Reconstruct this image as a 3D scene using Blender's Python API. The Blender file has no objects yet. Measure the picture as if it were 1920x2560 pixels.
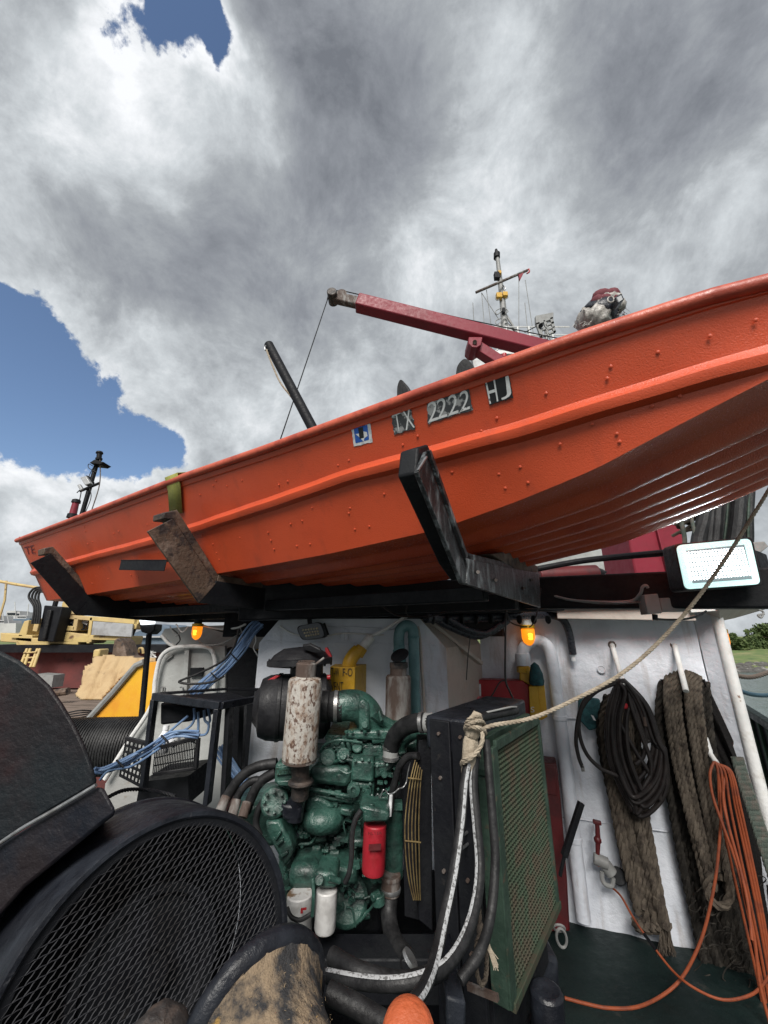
import bpy, math, random
from mathutils import Vector, Matrix
from math import radians, sin, cos, pi
random.seed(7)
S = bpy.context.scene
COL = S.collection
# ------------------------------------------------------------------ camera
CAM = Vector((0, 0, 1.9)); F = 961.0; PITCH = radians(17.6)
cp, sp = cos(PITCH), sin(PITCH)
cd = bpy.data.cameras.new('camera'); co = bpy.data.objects.new('camera', cd); COL.objects.link(co)
co.location = CAM; co.rotation_euler = (pi/2 + PITCH, 0, 0)
cd.sensor_fit = 'HORIZONTAL'; cd.sensor_width = 36; cd.lens = 36*F/1920; cd.clip_end = 3000; cd.clip_start = .02
S.camera = co
# ------------------------------------------------------------------ light
SUN_EL, SUN_AZ = radians(42), radians(190)      # azimuth clockwise from +Y
w = bpy.data.worlds.new('World'); S.world = w; w.use_nodes = True
sl = bpy.data.lights.new('sun', 'SUN'); sl.energy = 3.3; sl.angle = radians(28); sl.color = (1, .96, .9)
so = bpy.data.objects.new('sun', sl); COL.objects.link(so)
sd = Vector((sin(SUN_AZ)*cos(SUN_EL), cos(SUN_AZ)*cos(SUN_EL), sin(SUN_EL)))
so.rotation_euler = (-sd).to_track_quat('-Z', 'Y').to_euler()
S.view_settings.view_transform = 'Standard'; S.view_settings.look = 'None'
S.view_settings.exposure = 0.5; S.view_settings.gamma = 1

def ray(x, y):
    a = (x-960)/F; b = -(y-1280)/F
    return Vector((a, cp-b*sp, sp+b*cp))

def build_sky():
    nt = w.node_tree; N = nt.nodes; L = nt.links; N.clear()
    out = N.new('ShaderNodeOutputWorld'); bg = N.new('ShaderNodeBackground'); bg.inputs[1].default_value = .1
    L.new(bg.outputs[0], out.inputs[0])
    tc = N.new('ShaderNodeTexCoord'); D = tc.outputs['Generated']
    sky = N.new('ShaderNodeTexSky'); sky.sky_type = 'NISHITA'; sky.sun_disc = False
    sky.sun_elevation = SUN_EL; sky.sun_rotation = SUN_AZ; sky.air_density = 1; sky.dust_density = .6; sky.ozone_density = 2
    def M(op, a, b=None, c=None, cl=False):
        n = N.new('ShaderNodeMath'); n.operation = op; n.use_clamp = cl
        for i, v in enumerate((a, b, c)):
            if v is None: continue
            if isinstance(v, (int, float)): n.inputs[i].default_value = v
            else: L.new(v, n.inputs[i])
        return n.outputs[0]
    def sm(v, a, b, x=0., y=1.):
        n = N.new('ShaderNodeMapRange'); n.interpolation_type = 'SMOOTHSTEP'
        L.new(v, n.inputs[0]); n.inputs[1].default_value = a; n.inputs[2].default_value = b
        n.inputs[3].default_value = x; n.inputs[4].default_value = y
        return n.outputs[0]
    nz0 = N.new('ShaderNodeTexNoise'); nz0.inputs['Scale'].default_value = 5; nz0.inputs['Detail'].default_value = 5
    L.new(D, nz0.inputs['Vector'])
    def vm(op, a, b):
        n = N.new('ShaderNodeVectorMath'); n.operation = op
        for i, v in enumerate((a, b)):
            if isinstance(v, (tuple, list, Vector)): n.inputs[i].default_value = v[:3]
            else: L.new(v, n.inputs[i])
        return n
    wob = vm('MULTIPLY', vm('SUBTRACT', nz0.outputs['Color'], (.5, .5, .5)).outputs[0], (.22, .22, .22)).outputs[0]
    DW = vm('ADD', D, wob).outputs[0]
    sep = N.new('ShaderNodeSeparateXYZ'); L.new(D, sep.inputs[0])
    zz = M('ADD', M('MAXIMUM', sep.outputs[2], 0.), .7)
    cmb = N.new('ShaderNodeCombineXYZ'); L.new(M('DIVIDE', sep.outputs[0], zz), cmb.inputs[0])
    L.new(M('DIVIDE', sep.outputs[1], zz), cmb.inputs[1]); PV = cmb.outputs[0]
    def noise(scale, det, rough, off, dist=0., src=None):
        n = N.new('ShaderNodeTexNoise'); n.inputs['Scale'].default_value = scale; n.inputs['Detail'].default_value = det
        n.inputs['Roughness'].default_value = rough; n.inputs['Distortion'].default_value = dist
        L.new(vm('ADD', src or PV, (off, off*.7, 0)).outputs[0], n.inputs['Vector']); return n.outputs[0]
    def blobs(lst, acc):
        for x, y, rx, amp in lst:
            d = ray(x, y).normalized(); e = ray(x+rx, y).normalized(); r = (e-d).length
            acc = M('ADD', acc, sm(vm('DISTANCE', DW, d).outputs['Value'], 0, r, amp, 0))
        return acc
    n1 = noise(3.0, 12, .6, 3.1, .3, D); n2 = noise(8, 12, .66, 9.7, .2, D); n3 = noise(2.0, 10, .55, 21.3, .3, D); n4 = noise(4.6, 14, .68, 33., .35, D); n5 = noise(18, 10, .7, 5.5, .1, D)
    d0 = M('ADD', .86, M('MULTIPLY', M('SUBTRACT', n1, .5), .7)); d0 = M('ADD', d0, M('MULTIPLY', M('SUBTRACT', n2, .5), .7)); d0 = M('ADD', d0, M('MULTIPLY', M('SUBTRACT', n5, .5), .42))
    bl = M('SUBTRACT', .5, M('ABSOLUTE', M('SUBTRACT', M('MULTIPLY', noise(5.2, 8, .55, 51., .0, D), 2.), 1.)))
    bl2 = M('SUBTRACT', .5, M('ABSOLUTE', M('SUBTRACT', M('MULTIPLY', noise(12, 8, .6, 71., .0, D), 2.), 1.)))
    d0 = M('ADD', d0, M('MULTIPLY', bl2, -.25)); d0 = M('ADD', d0, .06)
    d0 = blobs([(60, 830, 270, -.66), (120, 960, 250, -.55), (330, 1080, 210, -.62), (150, 1080, 270, -.66), (430, 1140, 130, -.42), (-40, 980, 240, -.5), (30, 730, 130, -.3),
                (380, -50, 150, -.46), (480, 30, 115, -.42), (555, 110, 90, -.44), (600, 185, 80, -.42), (330, 60, 80, -.34), (640, 235, 60, -.3),
                (1262, 540, 50, -.12), (40, 1270, 110, .5), (290, 1262, 80, .55), (60, 1380, 200, .5), (195, 1180, 30, .5)], d0)
    cov = sm(d0, .41, .53)
    bb = M('ADD', .44, M('MULTIPLY', M('SUBTRACT', n3, .5), .35)); bb = M('ADD', bb, M('MULTIPLY', M('SUBTRACT', n4, .5), 1.15))
    bb = M('ADD', bb, M('MULTIPLY', M('SUBTRACT', n2, .5), .62)); bb = M('ADD', bb, M('MULTIPLY', M('SUBTRACT', n5, .5), .34)); bb = M('ADD', bb, sm(d0, .5, .95, .30, 0))
    bb = blobs([(120, 150, 420, .18), (470, 330, 330, .26), (660, 250, 220, .26), (250, 330, 260, .14), (60, 480, 300, .12), (330, 120, 160, .15), (1200, 470, 330, .26), (1330, 600, 300, .2), (1060, 660, 260, .22),
                (380, 860, 160, .22), (600, 1080, 220, .24), (0, 1300, 260, .35), (300, 1300, 160, .35), (1150, 0, 330, .12),
                (900, 330, 430, -.26), (820, 100, 330, -.16), (1560, 330, 480, -.16), (1750, 150, 350, -.12), (560, 560, 260, -.2), (480, 640, 260, -.1), (700, 780, 260, -.06), (160, 560, 150, -.08), (1700, 620, 300, .1),
                (900, 1000, 350, .1), (1850, 1450, 350, .25), (0, 1560, 400, .2)], bb)
    cr = N.new('ShaderNodeValToRGB'); L.new(bb, cr.inputs[0]); e = cr.color_ramp.elements
    e[0].position = .05; e[0].color = (.19, .205, .235, 1); e[1].position = 1.0; e[1].color = (1., 1.02, 1.05, 1)
    for p, c in ((.3, (.30, .32, .355, 1)), (.5, (.41, .437, .465, 1)), (.75, (.66, .70, .73, 1))):
        q = e.new(p); q.color = c
    cc = vm('MULTIPLY', cr.outputs[0], (6.9, 6.9, 6.9)).outputs[0]
    sk = vm('MULTIPLY', sky.outputs[0], (1.0, 1.0, 1.02)).outputs[0]
    mx = N.new('ShaderNodeMix'); mx.data_type = 'RGBA'; L.new(cov, mx.inputs[0]); L.new(sk, mx.inputs[6]); L.new(cc, mx.inputs[7])
    L.new(mx.outputs[2], bg.inputs[0])
build_sky()

# ------------------------------------------------------------------ helpers
def at(x, y, Y):
    d = ray(x, y); return CAM + d*(Y/d.y)
def atz(x, y, z):
    d = ray(x, y); return CAM + d*((z-CAM.z)/d.z)
def onp(x, y, o, n):
    d = ray(x, y); return CAM + d*((o-CAM).dot(n)/d.dot(n))
def pr(px, P):                       # size in metres of px pixels at point P
    v = P-CAM; return px*(v.y*cp+v.z*sp)/F
def proj(P):
    v = P-CAM; f = v.y*cp+v.z*sp; return (960+F*v.x/f, 1280-F*(-v.y*sp+v.z*cp)/f)

def spline(pts, n=8, closed=False):
    P = [Vector(p) for p in pts]; m = len(P); out = []
    if m < 3: 
        return [P[0].lerp(P[-1], i/n) for i in range(n+1)]
    rng = range(m) if closed else range(m-1)
    for i in rng:
        if closed: a, b, c, d = P[(i-1) % m], P[i], P[(i+1) % m], P[(i+2) % m]
        else: a, b, c, d = P[max(i-1, 0)], P[i], P[i+1], P[min(i+2, m-1)]
        for k in range(n):
            t = k/n
            out.append(.5*((2*b)+(c-a)*t+(2*a-5*b+4*c-d)*t*t+(3*b-a-3*c+d)*t**3))
    if not closed: out.append(P[-1].copy())
    return out

class MB:
    def __init__(s): s.v = []; s.f = []; s.m = []; s.mi = 0
    def add(s, vs, fs):
        o = len(s.v); s.v += [Vector(v) for v in vs]
        for f in fs: s.f.append([i+o for i in f]); s.m.append(s.mi)
        return s
    def box(s, c, sz, R=None):
        c = Vector(c); h = Vector(sz)/2; vs = []
        for z in (-1, 1):
            for x, y in ((-1, -1), (1, -1), (1, 1), (-1, 1)):
                p = Vector((x*h.x, y*h.y, z*h.z)); vs.append(c+(R @ p if R else p))
        return s.add(vs, [(3, 2, 1, 0), (4, 5, 6, 7), (0, 1, 5, 4), (1, 2, 6, 5), (2, 3, 7, 6), (3, 0, 4, 7)])
    def bar(s, a, b, wd, ht, up=(0, 0, 1)):
        a, b = Vector(a), Vector(b); d = (b-a).normalized(); up = Vector(up)
        x = d.cross(up)
        if x.length < 1e-3: x = d.cross(Vector((1, 0, 0)))
        x.normalize(); z = x.cross(d); vs = []
        for p in (a, b):
            for i, j in ((-1, -1), (1, -1), (1, 1), (-1, 1)): vs.append(p+x*i*wd/2+z*j*ht/2)
        return s.add(vs, [(3, 2, 1, 0), (4, 5, 6, 7), (0, 1, 5, 4), (1, 2, 6, 5), (2, 3, 7, 6), (3, 0, 4, 7)])
    def hexa(s, q, off):             # quad q (4 pts) extruded by vector off
        q = [Vector(p) for p in q]; off = Vector(off)
        return s.prism(q, off)
    def prism(s, q, off):
        q = [Vector(p) for p in q]; off = Vector(off); n = len(q)
        vs = q+[p+off for p in q]
        fs = [list(range(n)), list(range(2*n-1, n-1, -1))]+[(i, i+n, (i+1) % n+n, (i+1) % n) for i in range(n)]
        return s.add(vs, fs)
    def tube(s, pts, r, n=10, closed=False, cap=True, sq=1.):
        P = [Vector(p) for p in pts]; m = len(P)
        rs = r if isinstance(r, (list, tuple)) else [r]*m
        vs = []; x = None
        for i, p in enumerate(P):
            if closed: d = P[(i+1) % m]-P[(i-1) % m]
            else: d = P[min(i+1, m-1)]-P[max(i-1, 0)]
            if d.length < 1e-9: d = Vector((0, 0, 1))
            d.normalize()
            if x is None:
                x = d.cross(Vector((0, 0, 1)))
                if x.length < .1: x = d.cross(Vector((1, 0, 0)))
            x = (x-d*x.dot(d)); x.normalize(); y = d.cross(x)
            for k in range(n):
                a = 2*pi*k/n; vs.append(p+(x*cos(a)+y*sin(a)*sq)*rs[i])
        fs = []
        for i in range(m if closed else m-1):
            j = (i+1) % m
            for k in range(n):
                l = (k+1) % n; fs.append((i*n+k, i*n+l, j*n+l, j*n+k))
        if cap and not closed:
            fs.append(list(range(n-1, -1, -1))); fs.append([(m-1)*n+k for k in range(n)])
        return s.add(vs, fs)
    def cyl(s, a, b, r, n=20, r2=None):
        return s.tube([a, b], [r, r if r2 is None else r2], n)
    def lathe(s, o, ax, prof, n=32, a0=0, a1=2*pi, ref=(0, 0, 1)):   # prof: list of (t along axis, radius)
        o = Vector(o); ax = Vector(ax).normalized(); x = ax.cross(Vector(ref))
        if x.length < .05: x = ax.cross(Vector((1, 0, 0)))
        x.normalize(); y = ax.cross(x); vs = []; full = abs(a1-a0-2*pi) < 1e-6; k_ = n if full else n+1
        for t, r in prof:
            for k in range(k_):
                a = a0+(a1-a0)*k/n; vs.append(o+ax*t+(x*cos(a)+y*sin(a))*r)
        fs = []
        for i in range(len(prof)-1):
            for k in range(n):
                l = (k+1) % k_; fs.append((i*k_+k, i*k_+l, (i+1)*k_+l, (i+1)*k_+k))
        if full:
            if prof[0][1] > 1e-6: fs.append(list(range(k_-1, -1, -1)))
            if prof[-1][1] > 1e-6: fs.append([(len(prof)-1)*k_+k for k in range(k_)])
        return s.add(vs, fs)
    def ball(s, c, r, n=14, sc=(1, 1, 1)):
        c = Vector(c); vs = []; fs = []; m = n//2
        for i in range(m+1):
            th = pi*i/m
            for k in range(n):
                a = 2*pi*k/n; vs.append(c+Vector((sin(th)*cos(a)*r*sc[0], sin(th)*sin(a)*r*sc[1], cos(th)*r*sc[2])))
        for i in range(m):
            for k in range(n):
                l = (k+1) % n; fs.append((i*n+k, (i+1)*n+k, (i+1)*n+l, i*n+l))
        return s.add(vs, fs)
    def rope(s, pts, r, pitch=None, n=5, closed=False, strands=3):
        pitch = pitch or r*7
        P = [Vector(p) for p in pts]
        if closed: P.append(P[0].copy())
        # resample
        seg = pitch/8; Q = [P[0]]; acc = 0.
        for a, b in zip(P, P[1:]):
            L_ = (b-a).length
            if L_ < 1e-6: continue
            t = seg-acc
            while t <= L_: Q.append(a.lerp(b, t/L_)); t += seg
            acc = (acc+L_) % seg
        if len(Q) < 3: return s
        x = None; fr = []
        for i, p in enumerate(Q):
            d = Q[min(i+1, len(Q)-1)]-Q[max(i-1, 0)]; d.normalize()
            if x is None:
                x = d.cross(Vector((0, 0, 1)))
                if x.length < .1: x = d.cross(Vector((1, 0, 0)))
            x = x-d*x.dot(d); x.normalize(); fr.append((x.copy(), d.cross(x)))
        for k in range(strands):
            T = []
            for i, p in enumerate(Q):
                a = 2*pi*(i/8+k/strands); X, Y = fr[i]; T.append(p+(X*cos(a)+Y*sin(a))*r*.5)
            s.tube(T, r*.58, n)
        return s
    def build(s, name, mats, parent=None, smooth=True, bevel=0, ang=35, kind=None, subs=0, segs=2):
        me = bpy.data.meshes.new(name); me.from_pydata([tuple(v) for v in s.v], [], s.f); me.update()
        if not isinstance(mats, (list, tuple)): mats = [mats]
        for m in mats: me.materials.append(m)
        if len(mats) > 1: me.polygons.foreach_set('material_index', s.m)
        if smooth:
            me.polygons.foreach_set('use_smooth', [True]*len(me.polygons)); me.set_sharp_from_angle(angle=radians(ang))
        o = bpy.data.objects.new(name, me); COL.objects.link(o)
        if parent is not None:
            o.parent = parent
            if parent.type == 'EMPTY': o.matrix_parent_inverse = Matrix.Translation(-parent.location)
        if bevel:
            b = o.modifiers.new('bevel', 'BEVEL'); b.width = bevel; b.segments = segs; b.limit_method = 'ANGLE'; b.angle_limit = radians(40)
        if subs:
            b = o.modifiers.new('sub', 'SUBSURF'); b.levels = subs; b.render_levels = subs
        if kind: o['kind'] = kind
        return o

def thing(name, label, cat, loc, group=None):
    o = bpy.data.objects.new(name, None); COL.objects.link(o); o.location = Vector(loc); o.empty_display_size = .1
    o['label'] = label; o['category'] = cat
    if group: o['group'] = group
    return o
def tag(o, label, cat, group=None):
    o['label'] = label; o['category'] = cat
    if group: o['group'] = group
    return o

def mat(name, col, rough=.5, metal=0., col2=None, sc=6., lo=.45, hi=.6, det=8., bump=0., bsc=30., emit=0., spec=.5, coat=0., col3=None, sc3=20., lo3=.58, hi3=.66, rvar=.15, stretch=None, st3=None, tcoord='Object'):
    m = bpy.data.materials.new(name); m.use_nodes = True; nt = m.node_tree; N = nt.nodes; L = nt.links
    b = N['Principled BSDF']; b.inputs['Metallic'].default_value = metal; b.inputs['Specular IOR Level'].default_value = spec
    b.inputs['Coat Weight'].default_value = coat; b.inputs['Coat Roughness'].default_value = .12
    if emit:
        b.inputs['Base Color'].default_value = (*col, 1); b.inputs['Emission Color'].default_value = (*col, 1); b.inputs['Emission Strength'].default_value = emit
        b.inputs['Roughness'].default_value = rough; return m
    tc = N.new('ShaderNodeTexCoord'); V = tc.outputs[tcoord]
    if stretch:
        mp = N.new('ShaderNodeMapping'); mp.inputs['Scale'].default_value = stretch; L.new(V, mp.inputs[0]); V = mp.outputs[0]
    def noise(s_, d_):
        n = N.new('ShaderNodeTexNoise'); n.inputs['Scale'].default_value = s_; n.inputs['Detail'].default_value = d_; n.inputs['Roughness'].default_value = .62
        L.new(V, n.inputs['Vector']); return n.outputs[0]
    def mr(v, a, b_, c=0., d=1.):
        n = N.new('ShaderNodeMapRange'); L.new(v, n.inputs[0])
        for i, q in enumerate((a, b_, c, d)): n.inputs[i+1].default_value = q
        return n.outputs[0]
    def mix(f, a, b_):
        n = N.new('ShaderNodeMix'); n.data_type = 'RGBA'; L.new(f, n.inputs[0])
        for i, q in ((6, a), (7, b_)):
            if isinstance(q, tuple): n.inputs[i].default_value = (*q, 1)
            else: L.new(q, n.inputs[i])
        return n.outputs[2]
    n1 = noise(sc, det); c = mix(mr(n1, .3, .7), tuple(k*.86 for k in col), tuple(min(1, k*1.12) for k in col))
    if col2: c = mix(mr(n1, lo, hi), c, col2)
    if st3:
        mp = N.new('ShaderNodeMapping'); mp.inputs['Scale'].default_value = st3; L.new(V, mp.inputs[0]); V0 = V; V = mp.outputs[0]
    if col3: c = mix(mr(noise(sc3, 6), lo3, hi3), c, col3)
    if st3: V = V0
    L.new(c, b.inputs['Base Color'])
    nb = noise(bsc, 6)
    L.new(mr(nb, .3, .7, max(.02, rough-rvar), min(1, rough+rvar)), b.inputs['Roughness'])
    if bump:
        bp = N.new('ShaderNodeBump'); bp.inputs['Strength'].default_value = min(1, bump); bp.inputs['Distance'].default_value = .004*max(1, bump)
        L.new(nb, bp.inputs['Height']); L.new(bp.outputs[0], b.inputs['Normal'])
    return m

M = dict(
 orange=mat('orange_boat_paint', (.62, .086, .030), .32, spec=.5, col2=(.56, .075, .027), sc=3, bump=.4, bsc=240, coat=.1, rvar=.07, col3=(.34, .055, .028), sc3=9, lo3=.55, hi3=.88, st3=(1, 1, .14)),
 orangeb=mat('glossy_orange_brightened_bottom', (.66, .10, .030), .22, spec=.5, col2=(.52, .065, .022), sc=3, bump=1.0, bsc=220, rvar=.08),  # same paint as the sides, base raised to brighten the shaded bottom
 rail=mat('faded_red_orange_paint', (.56, .11, .06), .42, col2=(.36, .06, .035), sc=9, bump=.4, bsc=60),
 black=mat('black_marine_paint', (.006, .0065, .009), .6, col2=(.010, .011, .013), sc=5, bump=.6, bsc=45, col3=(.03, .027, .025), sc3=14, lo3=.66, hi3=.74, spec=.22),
 blackgloss=mat('worn_glossy_black_paint', (.008, .009, .013), .4, col2=(.018, .021, .028), sc=6, bump=1.6, bsc=22, spec=.35, col3=(.06, .06, .066), sc3=35, lo3=.66, hi3=.76),
 wetsheen=mat('wet_black_timber_sheen', (.016, .017, .019), .36, col2=(.15, .17, .18), sc=11, lo=.50, hi=.66, bump=1., bsc=60, stretch=(3, 3, 1)),  # grey blotches paint the wet highlights into the black
 brown=mat('weathered_brown_timber', (.10, .065, .045), .7, col2=(.20, .15, .12), sc=7, lo=.5, hi=.7, bump=1.5, bsc=50, col3=(.03, .022, .02), sc3=12, lo3=.52, hi3=.62),
 white=mat('white_deckhouse_paint', (.70, .73, .79), .55, spec=.3, col2=(.60, .63, .69), sc=3, bump=2.2, bsc=20, col3=(.26, .20, .16), sc3=8, lo3=.54, hi3=.80, st3=(1, 1, .16)),
 whiteold=mat('scuffed_white_paint', (.70, .70, .69), .5, col2=(.5, .47, .43), sc=8, lo=.52, hi=.7, bump=1., bsc=40, col3=(.2, .11, .07), sc3=16, lo3=.66, hi3=.72),
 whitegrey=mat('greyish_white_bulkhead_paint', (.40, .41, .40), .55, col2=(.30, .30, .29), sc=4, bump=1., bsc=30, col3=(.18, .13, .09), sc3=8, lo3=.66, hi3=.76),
 beige=mat('beige_stained_paint', (.46, .41, .37), .6, col2=(.38, .33, .29), sc=5, bump=.8, bsc=40),
 teal=mat('teal_pipe_paint', (.09, .20, .21), .45, col2=(.13, .25, .26), sc=9, bump=.6, bsc=60, col3=(.05, .04, .03), sc3=30, lo3=.68, hi3=.74),
 green=mat('green_engine_paint', (.025, .074, .058), .36, col2=(.042, .102, .082), sc=12, bump=2.2, bsc=32, coat=.15, col3=(.008, .014, .013), sc3=8, lo3=.47, hi3=.66),
 dkgreen=mat('dark_green_frame_paint', (.022, .042, .030), .6, spec=.3, col2=(.035, .062, .045), sc=12, bump=1., bsc=40, col3=(.10, .06, .04), sc3=25, lo3=.60, hi3=.70),
 mesh_g=mat('rusty_green_expanded_metal', (.040, .058, .038), .8, spec=.15, col2=(.055, .048, .034), sc=14, bump=.5, bsc=70),
 mesh_k=mat('dark_expanded_metal', (.030, .031, .036), .6, spec=.25, col2=(.016, .015, .016), sc=8, col3=(.3, .17, .06), sc3=6, lo3=.70, hi3=.75),
 muffler=mat('rusting_white_heat_paint', (.40, .375, .34), .7, col2=(.20, .135, .095), sc=30, lo=.47, hi=.62, bump=1.2, bsc=80, col3=(.09, .05, .035), sc3=75, lo3=.53, hi3=.60, stretch=(1, 1, .6)),
 rust=mat('dark_rusted_steel', (.075, .05, .04), .75, col2=(.20, .19, .18), sc=14, lo=.48, hi=.62, bump=1.3, bsc=60, stretch=(1, 1, .35)),
 exhaust=mat('sooty_exhaust_steel', (.03, .026, .025), .6, col2=(.08, .06, .05), sc=20, bump=1.2, bsc=60),
 yellow=mat('yellow_vent_paint', (.58, .33, .015), .45, col2=(.48, .26, .012), sc=8, bump=.6, bsc=50, col3=(.14, .08, .03), sc3=22, lo3=.68, hi3=.76),
 ramp=mat('orange_yellow_ramp_paint', (.74, .40, .02), .55, col2=(.62, .22, .02), sc=1.2, lo=.5, hi=.72, bump=.6, bsc=12, col3=(.1, .05, .02), sc3=4, lo3=.66, hi3=.72, stretch=(1, 1, .6)),
 crm=mat('cream_yellow_machine_paint', (.56, .42, .17), .6, col2=(.45, .33, .16), sc=2, bump=.5, bsc=8, col3=(.13, .07, .04), sc3=3, lo3=.6, hi3=.7),
 redhull=mat('oxide_red_steel', (.15, .032, .028), .65, col2=(.1, .026, .024), sc=1.5, bump=.6, bsc=6, col3=(.05, .02, .018), sc3=3, lo3=.6, hi3=.7),
 crane=mat('crimson_crane_paint', (.22, .020, .036), .5, spec=.35, col2=(.18, .018, .03), sc=3, bump=.3, bsc=20, col3=(.12, .03, .03), sc3=10, lo3=.68, hi3=.76),
 redbox=mat('red_box_paint', (.36, .014, .02), .45, col2=(.3, .012, .018), sc=5, bump=.4, bsc=40),
 darkred=mat('dark_red_locker_paint', (.10, .008, .010), .5, col2=(.06, .008, .01), sc=6, bump=.5, bsc=40),
 filt=mat('red_filter_paint', (.36, .018, .03), .4, col2=(.28, .015, .022), sc=9, bump=.3, bsc=60),
 filtw=mat('white_filter_paint', (.62, .61, .6), .45, col2=(.42, .41, .4), sc=14, bump=.5, bsc=50, col3=(.2, .13, .08), sc3=12, lo3=.60, hi3=.68),
 rubber=mat('black_rubber_hose', (.011, .011, .012), .5, spec=.3, col2=(.022, .022, .023), sc=20, bump=.5, bsc=90),
 plastic=mat('black_plastic', (.011, .011, .013), .5, spec=.3, col2=(.018, .018, .02), sc=12, bump=.5, bsc=60),
 fabric=mat('dark_net_shadow', (.014, .013, .013), .95, spec=.1, bump=2, bsc=70),
 ropel=mat('pale_manila_rope', (.40, .34, .26), .85, col2=(.28, .23, .17), sc=30, bump=1., bsc=150),
 roped=mat('weathered_grey_brown_rope', (.115, .095, .075), .9, spec=.15, col2=(.055, .045, .037), sc=14, bump=1.2, bsc=120),
 ropek=mat('dirty_dark_rope', (.022, .020, .018), .9, spec=.1, col2=(.045, .04, .034), sc=14, bump=1.2, bsc=120),
 ropeg=mat('green_grey_cord', (.07, .09, .075), .85, col2=(.11, .10, .085), sc=25, bump=1., bsc=120),
 hoseo=mat('orange_air_hose', (.26, .060, .022), .6, spec=.3, col2=(.17, .042, .02), sc=14, bump=.3, bsc=60),
 hosek=mat('black_brown_hydraulic_hose', (.014, .011, .011), .42, spec=.35, col2=(.024, .019, .018), sc=14, bump=.3, bsc=80),
 stripe=mat('pale_hose_lettering', (.40, .41, .42), .6, col2=(.12, .12, .12), sc=140, lo=.50, hi=.58),
 blue=mat('blue_cable_sheath', (.12, .20, .36), .5, col2=(.16, .25, .40), sc=10, bump=.2, bsc=60),
 strap=mat('olive_webbing_strap', (.33, .33, .08), .85, col2=(.25, .25, .07), sc=60, bump=1., bsc=200),
 steel=mat('galvanised_steel', (.38, .39, .4), .38, metal=.8, col2=(.25, .24, .23), sc=12, bump=.4, bsc=50),
 brass=mat('dull_brass_wire', (.35, .26, .12), .4, metal=.7, col2=(.2, .14, .07), sc=20),
 greyp=mat('grey_painted_metal', (.26, .265, .26), .55, col2=(.2, .2, .195), sc=8, bump=.5, bsc=40),
 silver=mat('dull_aluminium_sheet', (.42, .43, .44), .5, metal=.3, col2=(.3, .3, .3), sc=3, bump=.4, bsc=10),
 tarp=mat('tan_canvas_tarpaulin', (.46, .33, .18), .9, col2=(.32, .21, .11), sc=1.6, bump=1.5, bsc=6, col3=(.16, .1, .06), sc3=2.5, lo3=.62, hi3=.75),
 wood=mat('barge_deck_boards', (.20, .15, .12), .85, col2=(.12, .09, .07), sc=1.5, bump=1., bsc=10, stretch=(1, 4, 1)),
 deck=mat('dark_green_deck_paint', (.0045, .011, .011), .55, spec=.25, col2=(.009, .018, .017), sc=2, bump=1.6, bsc=18, col3=(.05, .045, .04), sc3=6, lo3=.62, hi3=.74),
 tan=mat('frayed_tan_rope_fibre', (.36, .26, .15), .95, col2=(.16, .12, .08), sc=14, lo=.5, hi=.62, bump=3, bsc=55, col3=(.42, .24, .06), sc3=11, lo3=.62, hi3=.70),
 wrap=mat('grey_plastic_wrap', (.40, .38, .35), .4, col2=(.20, .185, .17), sc=16, bump=2.5, bsc=34, spec=.7),
 tape=mat('black_tape', (.02, .022, .03), .3, bump=1.5, bsc=40),
 cloth=mat('maroon_cloth', (.13, .03, .04), .85, bump=1.5, bsc=40),
 teal_cloth=mat('dark_teal_rag', (.015, .06, .07), .85, col2=(.02, .09, .1), sc=20, bump=2, bsc=50),
 decal=mat('worn_dark_decal', (.05, .055, .06), .6, col2=(.32, .33, .33), sc=34, lo=.52, hi=.58, det=4, bump=.4, bsc=80),
 decalw=mat('worn_white_lettering', (.66, .68, .68), .6, col2=(.16, .17, .18), sc=48, lo=.60, hi=.66),
 stick=mat('white_sticker', (.72, .74, .76), .5, col2=(.5, .52, .54), sc=40),
 stickb=mat('blue_sticker_ink', (.02, .10, .42), .5), ink=mat('black_ink', (.012, .012, .014), .5), dimink=mat('faded_dark_ink', (.16, .012, .016), .5),
 pink=mat('pink_plastic', (.62, .12, .16), .5), bone=mat('white_plastic', (.75, .76, .78), .35, coat=.2),
 grass=mat('shore_grass', (.13, .19, .05), .95, col2=(.24, .23, .10), sc=.35, bump=2, bsc=3, col3=(.07, .12, .035), sc3=.9, lo3=.5, hi3=.6),
 leaf=mat('tree_leaves', (.055, .085, .03), .8, col2=(.10, .13, .05), sc=1.2, spec=.2), bark=mat('tree_bark', (.09, .07, .05), .9),
 rock=mat('shore_rock', (.10, .095, .09), .9, col2=(.3, .29, .27), sc=.9, lo=.52, hi=.62, bump=2, bsc=5),
 far=mat('hazy_blue_grey_metal', (.10, .14, .19), .7, col2=(.14, .18, .23), sc=.4), farw=mat('far_white_paint', (.5, .5, .5), .6, col2=(.36, .36, .36), sc=.2),
 glassd=mat('dark_window_glass', (.02, .025, .03), .1),
 ledg=mat('led_glass_glow', (.46, .70, .68), .2, emit=.9), led=mat('led_chips', (1, 1, 1), .3, emit=8.),
 leds=mat('small_lamp_glass_lit', (.9, .97, 1), .2, emit=1.6),
 ledp=mat('dim_reflector_glow', (.14, .19, .20), .2, emit=.8),
 ledoff=mat('unlit_led_lens', (.45, .38, .24), .25, col2=(.3, .26, .18), sc=90),
 ambl=mat('amber_glass_lit', (1, .27, .01), .2, emit=.75), ambh=mat('amber_bulb_core', (1, .55, .03), .2, emit=1.6),
 mooring=mat('wet_mooring_rope', (.11, .085, .07), .9, bump=1.5, bsc=60), blueline=mat('blue_mooring_line', (.03, .07, .10), .8, bump=1, bsc=60),
)
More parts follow.
